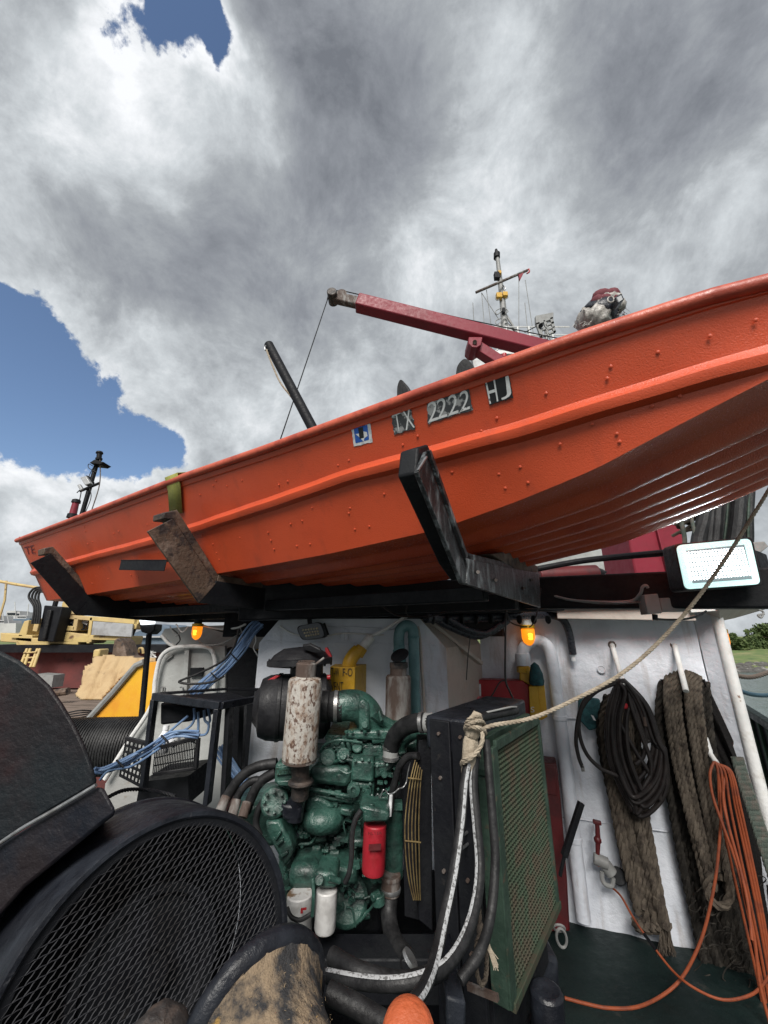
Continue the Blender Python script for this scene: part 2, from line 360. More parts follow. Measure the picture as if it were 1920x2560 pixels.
def water_mat():
    m = bpy.data.materials.new('harbour_water'); m.use_nodes = True; nt = m.node_tree; b = nt.nodes['Principled BSDF']
    b.inputs['Base Color'].default_value = (.07, .11, .095, 1); b.inputs['Roughness'].default_value = .14
    t = nt.nodes.new('ShaderNodeTexCoord'); n = nt.nodes.new('ShaderNodeTexNoise'); n.inputs['Scale'].default_value = 1.3; n.inputs['Detail'].default_value = 8
    bp = nt.nodes.new('ShaderNodeBump'); bp.inputs['Strength'].default_value = .5; bp.inputs['Distance'].default_value = .25
    nt.links.new(t.outputs['Object'], n.inputs[0]); nt.links.new(n.outputs[0], bp.inputs['Height']); nt.links.new(bp.outputs[0], b.inputs['Normal'])
    return m
M['water'] = water_mat()

def glyphs(s):                       # text as 2-D triangles, normalised to the unit square
    c = bpy.data.curves.new('t', 'FONT'); c.body = s; o = bpy.data.objects.new('t', c); COL.objects.link(o)
    dg = bpy.context.evaluated_depsgraph_get(); me = o.evaluated_get(dg).to_mesh()
    vs = [(v.co.x, v.co.y) for v in me.vertices]; fs = [list(p.vertices) for p in me.polygons]
    o.evaluated_get(dg).to_mesh_clear(); bpy.data.objects.remove(o); bpy.data.curves.remove(c)
    x0, x1 = min(v[0] for v in vs), max(v[0] for v in vs); y0, y1 = min(v[1] for v in vs), max(v[1] for v in vs)
    return [((x-x0)/(x1-x0), (y-y0)/(y1-y0)) for x, y in vs], fs
def lettering(s, quad, fn, name, m, parent):   # quad: px corners bl, br, tr, tl ; fn(px,py)->point
    vs, fs = glyphs(s); bl, br, tr, tl = quad; P = []
    for a, b in vs:
        x = (bl[0]*(1-a)+br[0]*a)*(1-b)+(tl[0]*(1-a)+tr[0]*a)*b; y = (bl[1]*(1-a)+br[1]*a)*(1-b)+(tl[1]*(1-a)+tr[1]*a)*b
        P.append(fn(x, y))
    return MB().add(P, fs).build(name, m, parent, smooth=False)
# ================================================================== SETTING
def struct(mb, name, m, **k):
    o = mb.build(name, m, **k); o['kind'] = 'structure'; return o
SEA = -1.5
mb = MB(); mb.add([(-1500, -300, SEA), (1500, -300, SEA), (1500, 2500, SEA), (-1500, 2500, SEA)], [(0, 1, 2, 3)]); struct(mb, 'sea_water', M['water'], smooth=False)
# far shore
mb = MB(); nx, ny = 60, 30; vs = []; fs = []; rr = random.Random(3)
for j in range(ny+1):
    for i in range(nx+1):
        X = -200+i*7+ (rr.random()-.5)*2; Y = 39+j*j*.42+ (0 if j else sin(i*1.7)*1.2)
        Z = SEA-.3+min(1., j*.45)*.85+.02*max(0, Y-39)**.8*(.6+.4*sin(i*.9+j*.5))+(rr.random()-.5)*.12*(j > 0)
        vs.append((X, Y, Z))
for j in range(ny):
    for i in range(nx): a = j*(nx+1)+i; fs.append((a, a+1, a+nx+2, a+nx+1))
mb.add(vs, fs); struct(mb, 'shore_grass_field', M['grass'], ang=60)
mb = MB()
for i in range(900):
    X = rr.uniform(15, 70); Y = 38.6+rr.random()**1.5*2.6; r = rr.uniform(.12, .38)
    mb.ball((X, Y, SEA+.05+(Y-38.6)*.22), r, 6, (1+rr.random(), .9, .55))
mb.build('shore_rocks', M['rock'], smooth=False, kind='stuff')

def tree(pts, label, name='shore_tree', seed=1, n=2200, leaf=.3, cat='tree', group=None, base=-.7):
    r = random.Random(seed); c0 = sum((Vector(p[0]) for p in pts), Vector())/len(pts)
    t = thing(name, label, cat, (c0.x, c0.y, base), group)
    mb = MB()
    b = Vector((c0.x, c0.y, base))
    mb.tube([b, b.lerp(c0, .6)+Vector((.1, 0, 0)), c0], [.22, .15, .06], 7)
    for c, s in pts: mb.tube([b.lerp(c0, .55), Vector(c)], [.09, .03], 5)
    mb.build('trunk', M['bark'], t)
    mb = MB(); vs = []; fs = []
    W_ = [s[0]*s[1]*s[2] for _, s in pts]
    for i in range(n):
        c, s = r.choices(pts, W_)[0]
        th, ph = r.uniform(0, 2*pi), math.acos(r.uniform(-1, 1)); q = r.uniform(.45, 1.05)
        p = Vector((c[0]+s[0]*q*sin(ph)*cos(th), c[1]+s[1]*q*sin(ph)*sin(th), c[2]+s[2]*q*cos(ph)))
        a = Vector((r.gauss(0, 1), r.gauss(0, 1), r.gauss(0, 1))).normalized(); bb = a.cross(Vector((r.gauss(0, 1), r.gauss(0, 1), r.gauss(0, 1)))).normalized()
        l = leaf*r.uniform(.6, 1.3); o = len(vs); vs += [p-a*l, p+bb*l*.6, p+a*l, p-bb*l*.6]; fs.append((o, o+1, o+2, o+3))
    mb.add(vs, fs); mb.build('crown', M['leaf'], t, smooth=False)
def treepx(blobs, Y, label, seed, **k):
    pts = []
    for x, y, rx, ry in blobs:
        c = at(x, y, Y+random.uniform(-1, 1)); pts.append((tuple(c), (pr(rx, c), pr(rx, c), pr(ry, c))))
    tree(pts, label, seed=seed, **k)
treepx([(1925, 1575, 26, 16), (1900, 1572, 18, 12), (1950, 1590, 40, 26), (1880, 1585, 16, 14), (1975, 1575, 30, 20)], 80, 'tallest broad green tree on the far shore at the right edge', 1, n=4200)
treepx([(1850, 1612, 20, 15), (1835, 1600, 12, 9), (1868, 1605, 12, 14)], 70, 'round dark green bush in front of the tallest shore tree', 2, n=2600)
treepx([(1880, 1612, 16, 18), (1892, 1598, 12, 12), (1905, 1615, 14, 14)], 74, 'upright green bush between the round bush and the tallest tree', 3, n=2400)
treepx([(1815, 1592, 14, 7), (1832, 1590, 8, 7)], 95, 'small distant thicket just right of the amber lamp on the white corner', 4, n=900)
for i, x in enumerate((1250, 1420, 1580, 1700)):
    treepx([(x, 1590, 34, 18), (x+24, 1596, 22, 14)], 90+i*4, ('first', 'second', 'third', 'fourth')[i]+' far shore tree from the left behind the white deckhouse', 10+i, n=900, group='trees behind the deckhouse')

# own deck
DECKY1 = 3.6
mb = MB(); mb.box((.6, .9, -.15), (6.4, 7.4, .3)); struct(mb, 'work_deck', M['deck'], smooth=False)

# ================================================================== BOAT
O = Vector((.157, 1.07, CAM.z)); U = Vector((.84, -.543, 0)).normalized(); V = Vector((-U.y, U.x, 0)); Z = Vector((0, 0, 1))
def bp(u, v, h): return O+U*u+V*v+Z*h
def interp(T, x):
    if x <= T[0][0]: return T[0][1]
    for (a, p), (b, q) in zip(T, T[1:]):
        if x <= b: t = (x-a)/(b-a); return p+(q-p)*t
    return T[-1][1]
def smooth_t(T, x, w_=.04): return (interp(T, x-w_)+interp(T, x)*2+interp(T, x+w_))/4
HG = [(-3.9, .75), (-2.6, .755), (-1.4, .768), (-.8, .755), (0, .752), (.4, .746), (.8, .724), (1.3, .71)]
HC = [(-3.8, .27), (-2.9, .282), (-2., .299), (-1.1, .314), (-.625, .324), (-.11, .35), (.165, .393), (.294, .412), (.42, .432), (.52, .463), (.624, .492), (.769, .535), (.95, .60), (1.1, .66)]
VC = [(-3.8, .27), (-2., .27), (-1.1, .26), (-.6, .24), (-.1, .22), (.17, .20), (.42, .14), (.624, .10), (.769, .08), (1.1, .09)]
VG = [(-4, 0), (.7, 0), (1.1, .06)]
HS = [(-3.76, .488), (-1.8, .516), (-.97, .546), (-.37, .572), (.21, .568), (.57, .57), (.8, .572), (1.1, .59)]
BEAM = 1.44; FARIN = .27
N_ST = 96
def ug(s): return -3.863+(1.12+3.863)*s
def uc(s): return -3.79+(.975+3.79)*s
def sidev(u, h):
    hg, hc = smooth_t(HG, u), smooth_t(HC, u); t = (hg-h)/max(.02, hg-hc)
    return smooth_t(VG, u)+(smooth_t(VC, u)-smooth_t(VG, u))*t
def hullpt(px, py, off=.003):
    d = ray(px, py); v = .08
    for _ in range(12):
        t = (V.dot(O-CAM)+v)/(d.dot(V)); P = CAM+d*t; u = (P-O).dot(U); v = sidev(u, P.z-CAM.z)-off
    return P
boat = thing('jon_boat', 'orange flat bottomed aluminium boat resting on black cradle arms above the engine', 'boat', bp(-1.3, .6, .26))
mb = MB(); rows = []
NB = 110
for i in range(N_ST+1):
    s = i/N_ST; row = []
    u1, u2 = ug(s), uc(s); hg, hc = smooth_t(HG, u1), smooth_t(HC, u2); vg, vc = smooth_t(VG, u1), smooth_t(VC, u2)
    hs = interp(HS, u1*.5+u2*.5); ts = (hg-hs)/(hg-hc)
    # near side with raised strake
    side = []
    for t in (0, .03, .034, .075, .079, .2, .35): side.append((t, .006 if t in (.034, .075) else 0))
    fade = 1 - max(0, min(1, (u1-.80)/.25)); hh = .034/max(.05, hg-hc)
    for dt, b in ((-1.05, 0), (-.6, .45), (-.25, .95), (.1, 1), (.42, .9), (.6, 0)): side.append((ts+dt*hh, .026*b*fade))
    side.append((ts+(1-ts)*.5, 0)); side.append((.97, 0)); side.append((1., 0.))
    for t, b in side:
        ud = u1+(u2-u1)*t; row.append(bp(ud, vg+(vc-vg)*t-b+.0022*sin(ud*9+t*5)*sin(t*pi)+.0014*sin(ud*23-t*9)*sin(t*pi), hg+(hc-hg)*t))
    # bottom with longitudinal ribs
    vf = BEAM-FARIN
    for k in range(1, NB):
        q = k/NB; vv = vc+(vf-vc)*q
        ph = (q-.15)/.83*6; rib = 0
        if 0 < ph < 6:
            f_ = ph % 1; rib = (.5-.5*cos(2*pi*f_))**.8
        row.append(bp(u2, vv, hc-.034*rib))
    for t, b in reversed(side):
        row.append(bp(u1+(u2-u1)*t, BEAM-vg-(FARIN-vg)*t+b, hg+(hc-hg)*t))
    rows.append(row)
n = len(rows[0]); vs = [p for r_ in rows for p in r_]
fs = [(i*n+k, i*n+k+1, (i+1)*n+k+1, (i+1)*n+k) for i in range(N_ST) for k in range(n-1)]
ns_ = len(side)-1
mb.add(vs, fs); mb.m = [1 if ns_ <= f_[0] % n < n-1-ns_ else 0 for f_ in fs]
mb.mi = 0; mb.add(rows[0], [list(range(n-1, -1, -1))]); mb.add(rows[-1], [list(range(n))])
hull = mb.build('hull', [M['orange'], M['orangeb']], boat, ang=24)
md = hull.modifiers.new('thick', 'SOLIDIFY'); md.thickness = .006; md.offset = -1
# gunwale rails
for sd_ in (0, 1):
    pts = []
    for i in range(61):
        s = i/60; u1 = ug(s)-.01*(1-s); v = smooth_t(VG, u1); v = v if not sd_ else BEAM-v
        pts.append(bp(u1, v-.006*(1-2*sd_), smooth_t(HG, u1)+.002))
    MB().tube(pts, .0185, 14).build('gunwale_rail', M['rail'], boat)
MB().tube([bp(-3.87, 0, .767), bp(-3.87, BEAM, .767)], .02, 10).build('transom_rail', M['rail'], boat)
MB().tube([bp(1.12, .06, .735), bp(1.12, BEAM-.06, .735)], .02, 10).build('bow_rail', M['rail'], boat)
for u_ in (-3.2, -1.6, .1):
    b_ = MB().box((0, 0, 0), (.26, BEAM-.3, .03), Matrix(((U.x, V.x, 0), (U.y, V.y, 0), (0, 0, 1))))
    for i in range(len(b_.v)): b_.v[i] = b_.v[i]+bp(u_, BEAM/2, .56)
    b_.build('bench_seat', M['silver'], boat, bevel=.005)
# rivets
RV = [(150, 1358), (164, 1352), (178, 1346), (210, 1317), (213, 1328), (284, 1334), (296, 1328), (219, 1360), (231, 1355), (368, 1311), (382, 1306), (540, 1202), (533, 1214), (500, 1237), (567, 1215), (605, 1201),
      (230, 1458), (240, 1440), (247, 1418), (260, 1418), (270, 1447), (345, 1443), (327, 1437), (396, 1381), (414, 1422), (470, 1398), (480, 1425), (532, 1360), (541, 1382), (548, 1399), (505, 1340), (600, 1344), (580, 1300), (620, 1296), (670, 1331), (677, 1351), (685, 1373), (742, 1365), (775, 1360), (697, 1212), (719, 1203), (726, 1310), (755, 1302),
      (845, 1163), (872, 1151), (1007, 1112), (1044, 1090), (887, 1323), (923, 1316), (875, 1270), (872, 1283), (1043, 1240), (1060, 1285), (1203, 1077), (1247, 1185), (1263, 1220), (1242, 1045), (1300, 1167), (1320, 1206), (1542, 1084), (1549, 1104), (1527, 916), (1645, 880), (1518, 946), (1515, 1008), (1365, 983), (1775, 840), (1890, 800), (1630, 1015), (1700, 990), (400, 1262), (455, 1238), (780, 1270), (960, 1235), (1130, 1180), (1400, 1110), (1480, 1060), (330, 1262)]
rm = MB().lathe((0, 0, 0), (0, 0, 1), [(0, .0046), (.0014, .0044), (.0023, .0028), (.0027, 0.0003)], 10).build('rivet', M['orange'], hull)
first = True
for x, y in RV:
    P = hullpt(x, y, .001); o = rm if first else rm.copy()
    if not first: COL.objects.link(o); o.parent = hull
    first = False
    o.location = P; o.rotation_euler = (-V*.94-Z*.3).to_track_quat('Z', 'Y').to_euler()
# registration patches
def ragged(q, n_=10, amp=3., seed=0):
    r = random.Random(seed); out = []
    for i in range(4):
        a, b = q[i], q[(i+1) % 4]
        for k in range(n_): t = k/n_; out.append((a[0]+(b[0]-a[0])*t+(r.random()-.5)*amp, a[1]+(b[1]-a[1])*t+(r.random()-.5)*amp))
    return out
def patch(q, name, m, off, seed, amp=4., grid=5, parent=None):
    pts = ragged(q, 8, amp, seed); P = [hullpt(x, y, off) for x, y in pts]
    return MB().add(P, [list(range(len(P)))]).build(name, m, parent or boat, smooth=False)
hs_ = lambda off: (lambda x, y: hullpt(x, y, off))
patch([(986, 1087), (1038, 1072), (1027, 1016), (977, 1033)], 'registration_patch', M['decal'], .0035, 1)
lettering('T', ((993, 1080), (1002, 1077), (1001, 1027), (979, 1037)), hs_(.0045), 'registration_letter', M['decalw'], boat)
lettering('X', ((1014, 1076), (1037, 1068), (1025, 1018), (1004, 1026)), hs_(.0045), 'registration_letter', M['decalw'], boat)
patch([(1069, 1060), (1182, 1024), (1172, 967), (1067, 1002)], 'registration_patch', M['decal'], .0035, 2)
for k, (x, y) in enumerate(((1070, 1057), (1093, 1049), (1121, 1040), (1150, 1030))):
    lettering('2', ((x, y), (x+25, y-8), (x+22, y-58), (x-1, y-50)), hs_(.0045), 'registration_number', M['decalw'], boat)
patch([(1224, 1013), (1283, 994), (1272, 938), (1210, 954)], 'registration_patch', M['ink'], .0035, 3)
lettering('H', ((1224, 1010), (1246, 1003), (1237, 947), (1213, 955)), hs_(.0045), 'registration_letter', M['decalw'], boat)
lettering('J', ((1253, 1001), (1280, 991), (1271, 939), (1252, 945)), hs_(.0045), 'registration_letter', M['decalw'], boat)
st = patch([(885, 1117), (931, 1105), (925, 1053), (877, 1064)], 'state_sticker', M['stick'], .0035, 4, amp=2)
patch([(889, 1108), (923, 1099), (918, 1062), (884, 1070)], 'sticker_print', M['stickb'], .0042, 5, amp=.5, parent=st)
TXO = [(888, 1085), (897, 1084), (896, 1073), (905, 1071), (906, 1078), (917, 1080), (919, 1090), (911, 1095), (909, 1104), (903, 1098), (897, 1092)]
MB().add([hullpt(x, y, .0048) for x, y in TXO], [list(range(len(TXO)))]).build('sticker_map', M['stick'], st, smooth=False)
lettering('1', ((899, 1097), (910, 1094), (907, 1067), (895, 1070)), hs_(.0054), 'sticker_number', M['ink'], st)
lettering('GAME FOR MARE', ((882, 1066), (922, 1056), (921, 1053), (881, 1063)), hs_(.0048), 'sticker_text', M['ink'], st)
lettering('TE', ((66, 1387), (88, 1383), (84, 1362), (60, 1368)), hs_(.004), 'faded_letters', M['dimink'], boat)
# strap over the gunwale
sp_ = thing('webbing_strap', 'olive green webbing strap hanging over the boat rail above the brown cradle arm', 'strap', hullpt(437, 1260, .01))
mb = MB()
c_t = [hullpt(418, 1202, .012), hullpt(449, 1190, .012)]; c_m = [hullpt(421, 1225, .014), hullpt(452, 1215, .014)]; c_b = [hullpt(425, 1285, .008), hullpt(457, 1282, .008)]
ov = [p+V*.03+Z*.03 for p in c_t]; ov2 = [p+V*.06-Z*.01 for p in c_t]
L_ = [ov2, ov, [c_t[0]+Z*.012-V*.012, c_t[1]+Z*.012-V*.012], c_m, c_b]
mb.add([p for l in L_ for p in l], [(2*i, 2*i+1, 2*i+3, 2*i+2) for i in range(len(L_)-1)])
o = mb.build('webbing', M['strap'], sp_); md = o.modifiers.new('t', 'SOLIDIFY'); md.thickness = .004
# black curved fins inside the boat
for q, lab in (([(992, 988), (993, 965), (1000, 949), (1010, 955), (1024, 979)], 'small pointed black fin rising over the boat rail beside the TX letters'),
               ([(1139, 938), (1143, 915), (1157, 898), (1170, 899), (1182, 912), (1185, 924)], 'larger rounded black fin rising over the boat rail by the crane strut')):
    P0 = hullpt(q[0][0], q[0][1]+20, 0)+V*.55
    pts = [onp(x, y, P0, V) for x, y in q]; lo = [Vector((pts[-1].x, pts[-1].y, CAM.z+.58)), Vector((pts[0].x, pts[0].y, CAM.z+.58))]
    ps = spline(pts, 5)+lo
    tag(MB().prism(ps, V*.05).build('curved_fin', M['rubber'], bevel=.003), lab, 'fin')

# ================================================================== CRADLE AND ROOF EDGE
def onv(x, y, v): return onp(x, y, O+V*v, V)
def onu(x, y, u): return onp(x, y, O+U*u, U)
def arm(u0, plate, timber, mplate, mtimber, tth, label, leg):
    t = thing('cradle_arm', label, 'cradle arm', onu(*plate[3], u0), 'cradle arms under the boat')
    MB().prism([onu(x, y, u0) for x, y in plate[:leg]], -U*.014).build('upright_plate', mplate[0], t, bevel=.002)
    MB().prism([onu(x, y, u0-.001) for x, y in plate[leg:]], -U*.014).build('beam_web', mplate[1], t, bevel=.002)
    MB().prism([onu(x, y, u0-.016) for x, y in timber], -U*tth).build('timber_pad', mtimber, t, bevel=.006)
    return t
# near arm: upright, then foot
t = arm(.01, [(1045, 1180), (1068, 1127), (1161, 1390), (1172, 1397), (1168, 1461), (1157, 1459), (1172, 1397), (1348, 1434), (1352, 1519), (1168, 1461)],
    [(1040, 1180), (1045, 1118), (1070, 1110), (1083, 1140), (1163, 1372), (1180, 1392), (1170, 1450), (1140, 1405)], (M['wetsheen'], M['wetsheen']), M['black'], .06,
    'black cradle arm nearest the registration numbers, wet grey highlights painted on its lower leg', 6)
MB().prism([onu(x, y, -.006) for x, y in ((1163, 1378), (1180, 1385), (1345, 1424), (1346, 1440), (1172, 1402))], -U*.06).build('timber_pad', M['wetsheen'], t, bevel=.003)
MB().bar(onu(1045, 1176, .03), onu(1066, 1142, .03), .006, .004).build('weld_bead', M['steel'], t)
MB().prism([onu(x, y, .012) for x, y in ((1064, 1128), (1069, 1127), (1162, 1390), (1158, 1396))], U*.012).build('edge_flange', M['wetsheen'], t, bevel=.001)
MB().prism([onu(x, y, -.004) for x, y in ((1230, 1385), (1268, 1378), (1345, 1415), (1345, 1432), (1290, 1425))], -U*.12).build('corner_chock', M['brown'], t, bevel=.006)
for x, y in ((1195, 1430), (1240, 1450), (1310, 1470), (1330, 1450)): MB().cyl(onu(x, y, .012), onu(x, y, .020), .0065, 6).build('bolt', M['rust'], t)
MB().tube(spline([onu(1160, 1392, .013), onu(1168, 1420, .013), onu(1166, 1458, .013)], 8), .0025, 6).build('weld_bead', M['wetsheen'], t)
# middle arm
t = arm(-1.4, [(370, 1328), (432, 1297), (540, 1459), (498, 1507), (498, 1507), (542, 1452), (945, 1517), (934, 1552), (640, 1522)],
    [(408, 1297), (409, 1281), (444, 1274), (546, 1436), (540, 1462), (432, 1299)], (M['brown'], M['black']), M['brown'], .10, 'rusty brown cradle arm below the olive strap', 4)
MB().prism([onu(x, y, -1.415) for x, y in ((546, 1437), (890, 1494), (940, 1512), (930, 1522), (542, 1455))], -U*.07).build('timber_strip', M['brown'], t, bevel=.003)
# stern arm
t = arm(-3.0, [(77, 1407), (127, 1384), (226, 1494), (189, 1536), (189, 1536), (228, 1490), (520, 1508), (640, 1530), (700, 1556), (420, 1556)],
    [(110, 1386), (110, 1370), (133, 1366), (239, 1484), (226, 1496), (127, 1385)], (M['black'], M['black']), M['brown'], .12, 'black cradle arm with brown timber at the stern end of the boat', 4)
MB().prism([onu(x, y, -3.016) for x, y in ((238, 1482), (520, 1500), (560, 1512), (228, 1495))], -U*.08).build('timber_strip', M['brown'], t, bevel=.003)
# small angle piece
A0, A1 = hullpt(312, 1402, .05), hullpt(425, 1402, .05)
tag(MB().bar(A0, A1, .05, .006).bar(A0-Z*.03-V*.02, A1-Z*.03-V*.02, .005, .06).build('angle_bracket', M['black'], bevel=.002), 'short black angle iron sticking out left of the brown cradle arm', 'bracket')
# longitudinal rack rails below the hull (parallel to the boat)
def rack(v, h, u0, u1, wd, ht, m, lab):
    tag(MB().bar(bp(u0, v, h), bp(u1, v, h), wd, ht).build('rack_rail', m, bevel=.006), lab, 'beam', 'long rails of the boat rack')
rack(.62, .16, -3.05, -.08, .07, .06, M['black'], 'long black rack rail under the near side of the orange boat')
rack(1.1, .16, -3.05, -.08, .09, .08, M['black'], 'long black rack rail under the far side of the orange boat')
# wall plane of the deckhouse
W0 = Vector((1.345, 3.37, 0)); WD = Vector((.94, -.34, 0)).normalized(); WN = Vector((WD.y, -WD.x, 0))   # WN towards the camera
def onW(x, y, off=0.): return onp(x, y, W0+WN*off, WN)
XL, XR = onW(1200, 1600), onW(1745, 1600)
ROOFZ = CAM.z+.20
house = thing('deckhouse', 'white painted steel deckhouse with hooks for ropes behind the green engine', 'deckhouse', (1.2, 3.6, 0))
def W(s, z, off=0.): p = W0+WD*s+WN*off; return Vector((p.x, p.y, z))
sL = (XL-W0).dot(WD); sR = (XR-W0).dot(WD)
mb = MB()
# gently dented plate
nx, nz = 44, 40; vs = []; fs = []; r_ = random.Random(5)
for j in range(nz+1):
    for i in range(nx+1):
        s = sL+(sR-sL)*i/nx; z = ROOFZ*j/nz
        vs.append(W(s, z, .007*sin(i*.5)*sin(j*.37+1)+.004*sin(i*1.3+j*.9)))
for j in range(nz):
    for i in range(nx): a = j*(nx+1)+i; fs.append((a, a+1, a+nx+2, a+nx+1))
mb.add(vs, fs); mb.build('wall', M['white'], house, ang=80)
for z_ in (.62, 1.28): MB().tube(spline([W(sL+(sR-sL)*k/12, z_+.002*sin(k*2), .012) for k in range(13)], 3), .0045, 6).build('weld_seam', M['white'], house)
for q_ in (): MB().tube(spline([W(sL+(sR-sL)*q_, ROOFZ*k/10, .012) for k in range(11)], 3), .004, 6).build('weld_seam', M['white'], house)
# corner: flange plate, rounded post, return wall
Cc = onW(1748, 1600); Cc.z = 0
c1 = Cc+WD*.09+WN*.09; c2 = c1+WD*.075+WN*(-.03)
MB().add([Cc, c1, c1+Z*(ROOFZ+.02), Cc+Z*(ROOFZ+.02)], [(0, 1, 2, 3)]).build('corner_plate', M['white'], house)
MB().cyl(c1+WD*.022-WN*.01, c1+WD*.022-WN*.01+Z*(ROOFZ+.02), .036, 20).build('corner_post', M['whiteold'], house)
e1 = c1+WD*.05-WN*.02; e2 = e1-WN*2.2
MB().add([e1, e2, e2+Z*ROOFZ, e1+Z*ROOFZ], [(0, 1, 2, 3)]).build('side_wall', M['white'], house)
# box housing left
bx0 = at(648, 1607, 2.6); bx1 = at(1115, 1620, 2.6); by = 2.6
Xa, Xb = bx0.x+.0, bx1.x
zt = at(900, 1547, 2.6).z; zc = bx0.z; zcr = bx1.z
Xc = at(700, 1547, 2.6).x; Xd = at(1050, 1540, 2.6).x
fr = [Vector((Xa, by, 0)), Vector((Xb, by, 0)), Vector((Xb, by, zcr)), Vector((Xd, by, zt)), Vector((Xc, by, zt)), Vector((Xa, by, zc))]
br = Vector((XL.x, XL.y, 0))
MB().add(fr, [list(range(6))]).build('front_panel', M['white'], house)
bk = [Vector((Xa, by+1.1, 0)), Vector((br.x, br.y, 0)), Vector((br.x, br.y, zcr)), Vector((br.x-.12, br.y, zt)), Vector((Xc, by+1.1, zt)), Vector((Xa, by+1.1, zc))]
MB().add([fr[1], bk[1], bk[2], fr[2]], [(0, 1, 2, 3)]).build('side_panel', M['beige'], house)
MB().add([fr[2], bk[2], bk[3], fr[3]], [(0, 1, 2, 3)]).build('top_chamfer', M['beige'], house)
MB().add([fr[0], bk[0], bk[5], fr[5]], [(3, 2, 1, 0)]).add([fr[5], bk[5], bk[4], fr[4]], [(3, 2, 1, 0)]).build('side_panel', M['white'], house)
MB().add([fr[3], bk[3], bk[4], fr[4]], [(0, 1, 2, 3)]).build('top_panel', M['white'], house)
for x, y0, x2, y2 in ((600+62, 1603, 1095, 1612),):
    MB().tube([at(x, y0, 2.595), at(x2, y2, 2.595)], .004, 6).build('weld_seam', M['white'], house)
# roof slab
z0 = ROOFZ
rq = [W(sL-2.4, z0, .28), W(sR+.12, z0, .28), W(sR+.12, z0, -2.6), W(sL-2.4, z0, -2.6)]
MB().prism(rq, Z*.03).build('roof', M['black'], house, smooth=False)
# pale lip under the beam
MB().bar(onW(1392, 1533, .2), onW(1735, 1537, .2), .05, .085).build('roof_lip', M['beige'], house, bevel=.004)
MB().bar(onW(1722, 1523, .24), onW(1790, 1518, .24), .05, .05).build('lip_end_plate', M['whiteold'], house, bevel=.003)
# black roof edge beam on the right
Ba, Bb = at(1310, 1484, 2.6), at(2040, 1462, 1.85)
Bb.z = Ba.z+.0+ (at(1920, 1474, 1.95).z-Ba.z)
bm_ = thing('roof_edge_beam', 'heavy black beam along the roof edge behind the lit floodlight', 'beam', (Ba+Bb)/2)
MB().bar(Ba, Bb, .12, pr(52, Ba)*1.0+.06).build('beam', M['black'], bm_, bevel=.012)
# black beam portion left of it, under the hull
b0 = at(600, 1520, 2.35); b1 = at(1395, 1500, 2.75)
bm2 = thing('roof_edge_beam', 'black soot dark beam above the white box housing and unlit floodlight', 'beam', (b0+b1)/2)
MB().bar(b0+Z*.035, b1+Z*.035, .12, .22).build('beam', M['black'], bm2, bevel=.01)
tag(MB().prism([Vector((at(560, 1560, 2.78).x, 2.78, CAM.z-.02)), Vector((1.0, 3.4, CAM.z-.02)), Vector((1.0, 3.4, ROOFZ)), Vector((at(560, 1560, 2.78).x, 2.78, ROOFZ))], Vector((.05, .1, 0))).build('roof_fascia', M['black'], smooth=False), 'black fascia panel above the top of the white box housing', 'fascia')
# plate put below the rack to darken the recess
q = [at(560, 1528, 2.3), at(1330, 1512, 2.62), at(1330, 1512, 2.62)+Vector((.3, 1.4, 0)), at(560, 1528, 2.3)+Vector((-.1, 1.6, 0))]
tag(MB().prism(q, Z*.012).build('recess_shade_plate', M['black'], smooth=False), 'dark plate put over the engine recess to shade it', 'canopy')
# ================================================================== CRANE, MASTS, UPPER WORKS
def tubeP(pts, rpx, mb=None, sm=6, n=10, **k):      # pts (px,py,Y), radius in px
    P = [at(*p) for p in pts]; r = pr(rpx, P[len(P)//2]); mb = mb or MB()
    return mb.tube(spline(P, sm) if len(P) > 2 else P, r, n, **k)
def boxP(x0, y0, x1, y1, Y, dep, mb=None, yaw=0.):
    c = at((x0+x1)/2, (y0+y1)/2, Y); w_ = (at(x1, (y0+y1)/2, Y)-at(x0, (y0+y1)/2, Y)).length; h = abs(at((x0+x1)/2, y0, Y).z-at((x0+x1)/2, y1, Y).z)
    R = Matrix.Rotation(yaw, 3, 'Z'); return (mb or MB()).box(c+R @ Vector((0, dep/2, 0)), (w_, dep, h), R)
def polyP(pts, Y, dep, mb=None):
    return (mb or MB()).prism([at(x, y, Y) for x, y in pts], Vector((0, dep, 0)))

YC = 4.6
def ring_(cx, cy, rx, ry, Y, n_=16): return [at(cx+rx*cos(2*pi*k/n_), cy+ry*sin(2*pi*k/n_), Y) for k in range(n_+1)]
pc = at(1500, 815, YC); pb = at(1620, 1400, YC)
cr = thing('deck_crane', 'crimson deck crane with its boom reaching left over the orange boat', 'crane', (pb.x, YC, ROOFZ+.03))
tip = at(822, 741, YC-.1); root = at(1440, 905, YC)
a2 = at(893, 757, YC-.1)
hb = pr(36, at(1150, 815, YC)); 
MB().bar(a2, root+Vector((.3, 0, -.02)), .19, hb*1.02, up=(0, 0, 1)).build('boom', M['crane'], cr, bevel=.02)
d_ = (a2-tip).normalized()
MB().bar(tip+d_*.08, a2+d_*.2, .11, hb*.72).build('boom_extension', M['rust'], cr, bevel=.02)
tp = tip+d_*.06
MB().cyl(tp+Vector((0, -.11, 0)), tp+Vector((0, .11, 0)), hb*.34, 20).build('sheave_cheek', M['exhaust'], cr, bevel=.01)
MB().lathe(tp+d_*.14+Vector((0, -.03, hb*.4)), (0, 1, 0), [(0, hb*.36), (.015, hb*.28), (.045, hb*.28), (.06, hb*.36)], 20).build('sheave', M['rust'], cr)
lg = [(1172, 842), (1207, 842), (1203, 862), (1192, 869), (1180, 868), (1171, 858)]
MB().prism([at(x, y, YC-.14) for x, y in lg], Vector((0, .28, 0))).build('boom_lug', M['crane'], cr, bevel=.01)
